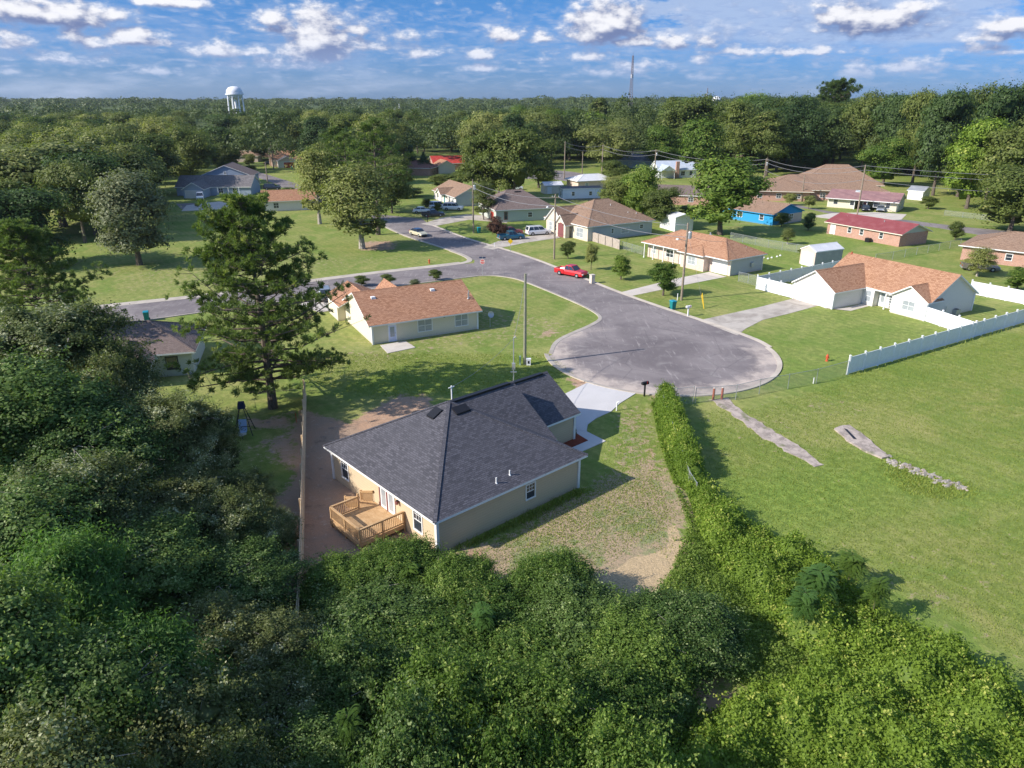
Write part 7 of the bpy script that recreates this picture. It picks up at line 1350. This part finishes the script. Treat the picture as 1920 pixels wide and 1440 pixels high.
# slab with slot and the rubble trailing from it
P = GP((1565, 806), (1578, 800), (1592, 799), (1606, 808), (1640, 834), (1666, 858), (1654, 861), (1620, 848), (1588, 828)); P = ragged(P, .06, .5, 9); b = MB(); b.prism(P, -.1, .14, M['crumb']); o = b.build('broken_slab'); tag(o, 'broken concrete slab with a dark slot lying in the field', 'slab')
b = MB(); Q = GP((1582, 806), (1588, 808), (1606, 826), (1600, 826)); b.prism(Q, .14, .150, M['black']); b.build('slot', o)
b = MB(); rr = random.Random(12)
for i in range(120):
    t = rr.random(); px = 1664 + 150 * t + rr.gauss(0, 4); py = 862 + 58 * t + rr.gauss(0, 3); x, y = G(px, py); s_ = rr.uniform(.05, .20); m_ = M['stone'] if rr.random() < .75 else M['crumb']
    b.hexa([(x + s_ * rr.uniform(-1.2, -.7), y - s_ * rr.uniform(.6, 1), 0), (x + s_, y - s_ * .8, 0), (x + s_ * .9, y + s_, 0), (x - s_, y + s_ * .7, 0), (x - s_ * .6, y - s_ * .5, s_ * rr.uniform(.4, 1)), (x + s_ * .7, y - s_ * .5, s_ * rr.uniform(.4, .9)), (x + s_ * .5, y + s_ * .6, s_ * .7), (x - s_ * .6, y + s_ * .4, s_ * .6)], m_)
tag(b.build('rubble'), 'line of broken stone rubble trailing from the slab', kind='stuff')
for i, (px, py) in enumerate(((1432, 482), (1440, 484), (1447, 482), (1457, 480), (1463, 478))):
    b = MB(); b.lathe([(.22, 0), (.28, .12), (.2, .3), (.05, .36)], M['trim'], n=8); x, y = G(px, py + 2); o = b.build('white_stone'); o.location = (x, y, 0); o.scale = (.75, .6, .7); tag(o, 'white painted stone ringing the flower clump behind the pink brick house', 'stone', 'white stones around the flower clump')
# two plants in the mulch bed
for u, v, l in ((14.2, 5.2, 'small pale grassy plant at the near end of the mulch bed'), (18.4, 6.2, 'small pale grassy plant at the far end of the mulch bed')):
    x, y = L2W(u, v); plant('bed_plant', PR['silver1'][0], None, x, y, l, 'plant', None, .07, .05)
for px, py, l in ((1543, 588, 'air conditioner'),): pass
X, Y = G(1796, 592); b = MB(); b.box(-.45, .45, -.4, .4, 0, .75, M['steel']); c = MB(); c.lathe([(.33, 0), (.33, .03), (.05, .05)], M['black'], (0, 0, .75), 14); simple('air_conditioner', 1790, 590, 'grey air conditioner unit beside the shaded white gable wall', 'air conditioner', [('case', b), ('fan_grille', c)], .5)

# ------------------------------------------------------------------ skyline things
a = AT(438, 162, 640); r = root('water_tower', (a[0], 640, hill(a[0], 640)), 0, 'white domed water tower on many slim legs above the skyline', 'water tower'); top = a[2] - hill(a[0], 640)
b = MB(); zt = top - 9.6; b.lathe([(.3, 0), (4.6, .5), (6.3, 3.0), (6.6, 4.6), (6.2, 6.6), (4.6, 8.6), (2.4, 9.5), (.2, 9.7)], M['tank'], (0, 0, zt), 36); b.build('tank', r, True)
for i in range(8): t = 2 * PI * i / 8; b = MB(); b.tube([(7.2 * math.cos(t), 7.2 * math.sin(t), 0), (6.0 * math.cos(t), 6.0 * math.sin(t), zt + 3.2)], [.5, .42], M['tank'], 10); b.build('leg', r)
b = MB(); b.tube([(0, 0, 0), (0, 0, zt + 1)], 1.1, M['tank'], 14); b.build('riser', r); b = MB(); b.lathe([(6.5, 0), (7.3, .02), (7.3, .9), (7.2, .9), (7.2, .1), (6.5, .1)], M['tank'], (0, 0, zt + 3.2), 30); b.build('balcony', r)
def mast(px, ty, Y, w, label):
    a = AT(px, ty, Y); r = root('radio_mast', (a[0], Y, hill(a[0], Y)), .3, label, 'radio mast'); H = a[2] - hill(a[0], Y); b = MB(); n = 26; mm = mat('mast_paint', color=(.20, .18, .22)); ws_ = lambda t: w * (1 - t * .75)
    C3 = [(math.cos(q), math.sin(q)) for q in (0, 2.094, 4.189)]
    for x, y in C3: b.tube([(x * ws_(0), y * ws_(0), 0), (x * ws_(1), y * ws_(1), H)], .32, mm, 4)
    for i in range(n):
        for j in range(3): (x0, y0), (x1, y1) = C3[j], C3[(j + 1) % 3]; t0, t1 = i / n, (i + 1) / n; b.tube([(x0 * ws_(t0), y0 * ws_(t0), H * t0), (x1 * ws_(t1), y1 * ws_(t1), H * t1)], .16, mm, 3, False)
    b.build('lattice', r); b = MB(); b.tube([(0, 0, H), (0, 0, H + 3)], .15, mm, 5); b.box(-1, 1, -.5, .5, H * .66, H * .66 + 4, M['tank']); b.build('antenna', r)
mast(1187, 104, 900, 3.0, 'tall lattice radio mast rising above the woods right of centre'); mast(1327, 165, 1300, 1.6, 'short faint radio mast on the skyline to the right')
a = AT(1345, 180, 1300); r = root('water_tank', (a[0], 1300, 10), 0, 'tiny white domed tank top on the skyline right of the short mast', 'water tank'); b = MB(); b.lathe([(.5, 0), (6, 1.5), (8, 5), (6, 9), (.5, 11)], M['tank'], (0, 0, a[2] - 21), 20); b.build('tank', r, True); b = MB(); b.tube([(0, 0, 0), (0, 0, a[2] - 20)], 1.4, M['tank'], 10); b.build('riser', r)

# ------------------------------------------------------------------ haze: even thin air over the whole scene, below the clouds
if HAZE:
    b = MB(); b.box(-4500, 4500, -400, 6500, -12, 130, None); me_ = bpy.data.meshes.new('haze'); me_.from_pydata(b.v, [], b.f); hz = bpy.data.objects.new('haze', me_); COL.objects.link(hz)
    m = bpy.data.materials.new('thin_haze'); m.use_nodes = True; t = m.node_tree; t.nodes.clear(); N = NT(t); v = N.n('ShaderNodeVolumePrincipled', {'Color': (.80, .88, 1.0, 1), 'Density': HAZE, 'Anisotropy': .2}); o = t.nodes.new('ShaderNodeOutputMaterial'); N.link(v.outputs[0], o.inputs['Volume']); me_.materials.append(m)
    tag(hz, 'thin pale air softening the far woods', kind='stuff')
